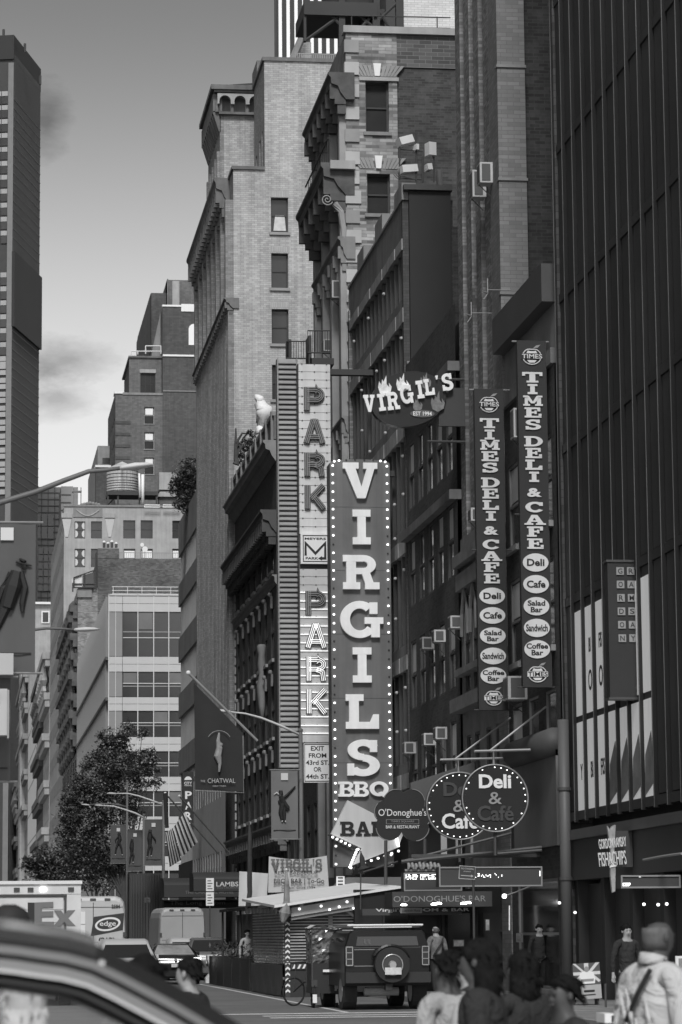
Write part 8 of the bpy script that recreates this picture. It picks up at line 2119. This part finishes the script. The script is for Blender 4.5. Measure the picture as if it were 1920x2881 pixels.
        for ri, ring_ in enumerate(rings):
            for vi in range(len(ring_)):
                v_ = ring_[vi]; dv = (v_-c0_).normalized(); f_ = hr.uniform(-.003, .011)
                ring_[vi] = v_+dv*f_+Vector((0, 0, hr.uniform(-.028, .012) if ri >= len(rings)-2 else 0))
        mb.ring(rings)
        for k_ in range(90):         # loose locks break the outline
            ri = hr.randrange(2, len(rings)); v_ = hr.choice(rings[ri]); dv = (v_-c0_).normalized()
            dn_ = Vector((hr.uniform(-.4, .4), -.5, -1 if hairstyle == 'long' else -.5)).normalized()
            mb.tube([v_-dv*.008, v_+dv*.008+dn_*.02, v_+dv*.004+dn_*.05], [.008, .006, .002], 4)
        inst('hair', mb.mesh('hair', hair, True), M, t)
        if hairstyle == 'bun': inst('hair_bun', MB().ball((0, L-.10, 1.72), .05, 10, 8).mesh('hair_bun', hair, True), M, t)
    if hairstyle == 'bald': inst('hair', MB().ring([[(.078*k_*math.cos(a_), L+.03+.094*k_*math.sin(a_)-.006, z_) for a_ in [math.pi*(.95+1.1*q/12) for q in range(13)]] for z_, k_ in ((1.58, .92), (1.62, 1.0), (1.66, 1.02), (1.695, .98))]).mesh('hair', mat('grey_hair', .11, .7, mott=.3, ms=30), True), M, t)
    if bag:
        inst('backpack', MB().ring([[(a_*math.cos(k_)*.17, L-.15-.08+a_*math.sin(k_)*.09, z_) for k_ in [2*math.pi*i/12 for i in range(12)]] for z_, a_ in ((1.0, .7), (1.04, 1), (1.3, 1.0), (1.42, .8), (1.46, .3))]).mesh('backpack', bag, True), M, t)
    if bag or hairstyle == 'bald':
        inst('strap', MB().tube([(.12, L-.14, 1.47), (.05, L-.17, 1.35), (-.06, L-.165, 1.2), (-.15, L-.10, 1.03)], .014, 6).mesh('strap', mat('strap_black', .03, .6, mott=0)), M, t)
    return t
R_ = math.radians
shirt_w = mat('white_cotton', .6, .8, mott=.08, ms=3, wr=(3, .08)); dark_c = mat('dark_cloth', .028, .9, mott=.3, ms=4, wr=(7, .06)); jean = mat('denim', .07, .8)
def at(px, py_head, Yp, h): 
    """stand a person so that the head top shows near py_head"""
    q = P(px, py_head, Yp); return q.x
# man in white shirt at the right
person('bald man in a loose white shirt with a dark strap, walking right in the foreground', P(1835, 2650, 16.6).x, 16.6, 0, 1.80, R_(-62), mat('white_shirt', .50, .8, mott=.10, ms=3, wr=(3.2, .12)), mat('beige_trousers', .2, .8), hairstyle='bald', fat=1.12, lean=.02, sk=skin_shaded)
t = [o for o in C.objects if o.get('label', '').startswith('bald man')][0]
M = WM[t.name] @ Matrix.Scale(1.80/1.75, 4); wsm = MATS['white_shirt']
inst('collar', MB().ring([[(.075*k_*math.cos(a_), .01+.085*k_*math.sin(a_), z_-.02*math.sin(a_)) for a_ in [2*math.pi*i/16 for i in range(16)]] for z_, k_ in ((1.485, 1.15), (1.52, 1.0), (1.545, .95))]).mesh('collar', wsm, True), M, t)
rf = random.Random(4)
for k in range(9):
    x_ = -.15+.3*rf.random(); z_ = 1.38-.06*k*rf.random()-.02*k; s_ = rf.choice((-1, 1))
    inst('shirt_fold', MB().tube([(x_, -.125-.02*rf.random(), z_), (x_+s_*.05, -.148, z_-.12), (x_+s_*.06, -.13, z_-.26)], [.006, .016, .008], 6).mesh('shirt_fold', wsm, True), M, t)
person('dark haired person in a black top crossing in the centre foreground', P(1375, 2650, 15.5).x, 15.5, 0, 1.67, R_(70), dark_c, dark_c, hair=hair_d, hairstyle='long', fat=1.15, female=True, lean=.05, sk=skin_shaded)
person('person with a pale backpack and light top beside the dark haired one', P(1262, 2680, 17.5).x, 17.5, 0, 1.60, R_(30), mat('striped_light', .38, .8, mott=.35, ms=4, wr=(3.5, .10)), dark_c, hair=hair_d, hairstyle='short', bag=mat('pale_backpack', .42, .7, mott=.25, ms=6), fat=1.0, sk=skin_shaded)
person('person in a black jacket walking close behind the dark haired one', P(1470, 2670, 17.0).x, 17.0, 0, 1.60, R_(20), dark_c, dark_c, hair=hair_d, hairstyle='long', fat=1.25, sk=skin_shaded)
person('person with tied up hair and dark coat behind the pale backpack', P(1322, 2690, 19.5).x, 19.5, 0, 1.60, R_(85), dark_c, dark_c, hair=hair_d, hairstyle='bun', fat=1.1, female=True, sk=skin)
person('child in dark clothes at the bottom, left of the chef poster', P(1592, 2760, 16.0).x, 16.0, 0, 1.47, R_(110), dark_c, dark_c, hair=hair_d, hairstyle='short', sk=skin_shaded)
person('dark haired person in black seen just past the passing car', P(535, 2720, 21).x, 21, 0, 1.55, R_(60), dark_c, dark_c, hair=hair_d, hairstyle='short', fat=1.1)
person('white haired person in white seen through the window of the passing car', P(75, 2760, 12.0).x, 12.0, 0, 1.56, R_(0), shirt_w, jean, hair=hair_l, hairstyle='long', female=True)
t = person('person in a dark cap beyond the roof of the passing car', P(16, 2600, 17.0).x, 17.0, 0, 1.88, R_(-80), mat('check_shirt', .2, .8, mott=.5, ms=12), jean, hair=None, sk=skin)
M = WM[t.name] @ Matrix.Scale(1.88/1.75, 4)
capm = mat('cap_black', .025, .7, mott=.1)
inst('cap', MB().ring([[(r_*math.cos(a_), .02+r_*1.12*math.sin(a_), z_) for a_ in [2*math.pi*i/16 for i in range(16)]] for z_, r_ in ((1.655, .098), (1.70, .097), (1.75, .075), (1.775, .03))]).mesh('cap', capm, True), M, t)
inst('cap_peak', MB().prism([(-.07, 1.66), (.07, 1.66), (.06, 1.672), (-.06, 1.672)], .1, .2).mesh('cap_peak', capm), M, t)
# people on the pavement
dn = dict(female=False)
person('person in a patterned sports jersey on the pavement beside the off road vehicle', P(1228, 2640, 72).x, 72, .14, 1.78, R_(20), mat('jersey', .16, .7, mott=.6, ms=7), mat('black_shorts', .03, .8), hair=None, hairstyle='bald', sk=skin, sleeve='short')
person('tall person in black in the bar doorway', P(1518, 2640, 76).x, 76, .14, 1.78, R_(180), dark_c, dark_c, hair=hair_d)
person('person in dark clothes near the shopfront right of the chef poster', P(1764, 2670, 50).x, 50, .14, 1.70, R_(190), dark_c, dark_c, hair=hair_d, sk=skin)
person('person half hidden by the passing car among the traffic', P(408, 2700, 12.5).x, 12.5, 0, 1.62, R_(160), mat('mottled_top', .15, .8, mott=.5, ms=6), jean, hair=hair_d, sk=skin)
person('person in a light top standing before the white cloth screen', P(662, 2600, 98).x+.4, 98, .14, 1.75, R_(200), mat('light_top', .4, .8), jean, hair=hair_d)
# stacked boxes on the pavement by the rail
for i, (px0, py0, px1, py1) in enumerate(((1703, 2852, 1728, 2880), (1722, 2858, 1745, 2884))):
    a, b = P(px0, py1, 22), P(px1, py0, 22)
    g = thing('white_carton', ('left', 'right')[i] + ' one of two white topped cartons low beside the barrier rail', 'carton', (a.x, 22, 0))
    MB().box(a.x, b.x, 22, 22.2, 0, a.z).build('stand', metal_d, g); MB().box(a.x, b.x, 22, 22.3, a.z+.002, b.z).build('box', white, g)

# small lights and a soffit strip in the fish and chips shopfront
for i, (px, py, lb) in enumerate(((1575, 2541, 'small lamp beside the corner column'), (1619, 2568, 'small lamp right of the corner column'), (1813, 2545, 'left of the row of small shop lamps at the right edge'), (1853, 2546, 'middle of the row of small shop lamps at the right edge'), (1877, 2544, 'right of the row of small shop lamps at the right edge'))):
    p = P(px, py, 62 if px > 1700 else 70)
    solo(MB().ball(p, .035, 8, 6), 'shop_lamp', mat('shop_lamp_lit', .9, .4, mott=0, emit=1.0), lb, 'lamp', 'small shop lamps')
ticker('dim black ticker above the fish and chips shop window', 1748, 2462, 1915, 2500, 61.0, [(1756, 2466, 1775, 2472, .5), (1800, 2464, 1812, 2471, .6), (1754, 2486, 1778, 2496, .8)])
mb = MB().tube([P(1812, 2420, 62.5), P(1870, 2409, 60.5), P(1920, 2402, 58.8)], .03, 6)
solo(mb, 'soffit_rail', metal_g, 'bright metal rail along the soffit right of the fish and chips letters', 'rail')
solo(MB().box(P(1722, 1, 60).x, P(1727, 1, 60).x, 60, 60.05, P(1, 2695, 60).z, P(1, 2663, 60).z), 'notice_strip', white, 'narrow white upright notice strip right of the chef poster', 'notice')
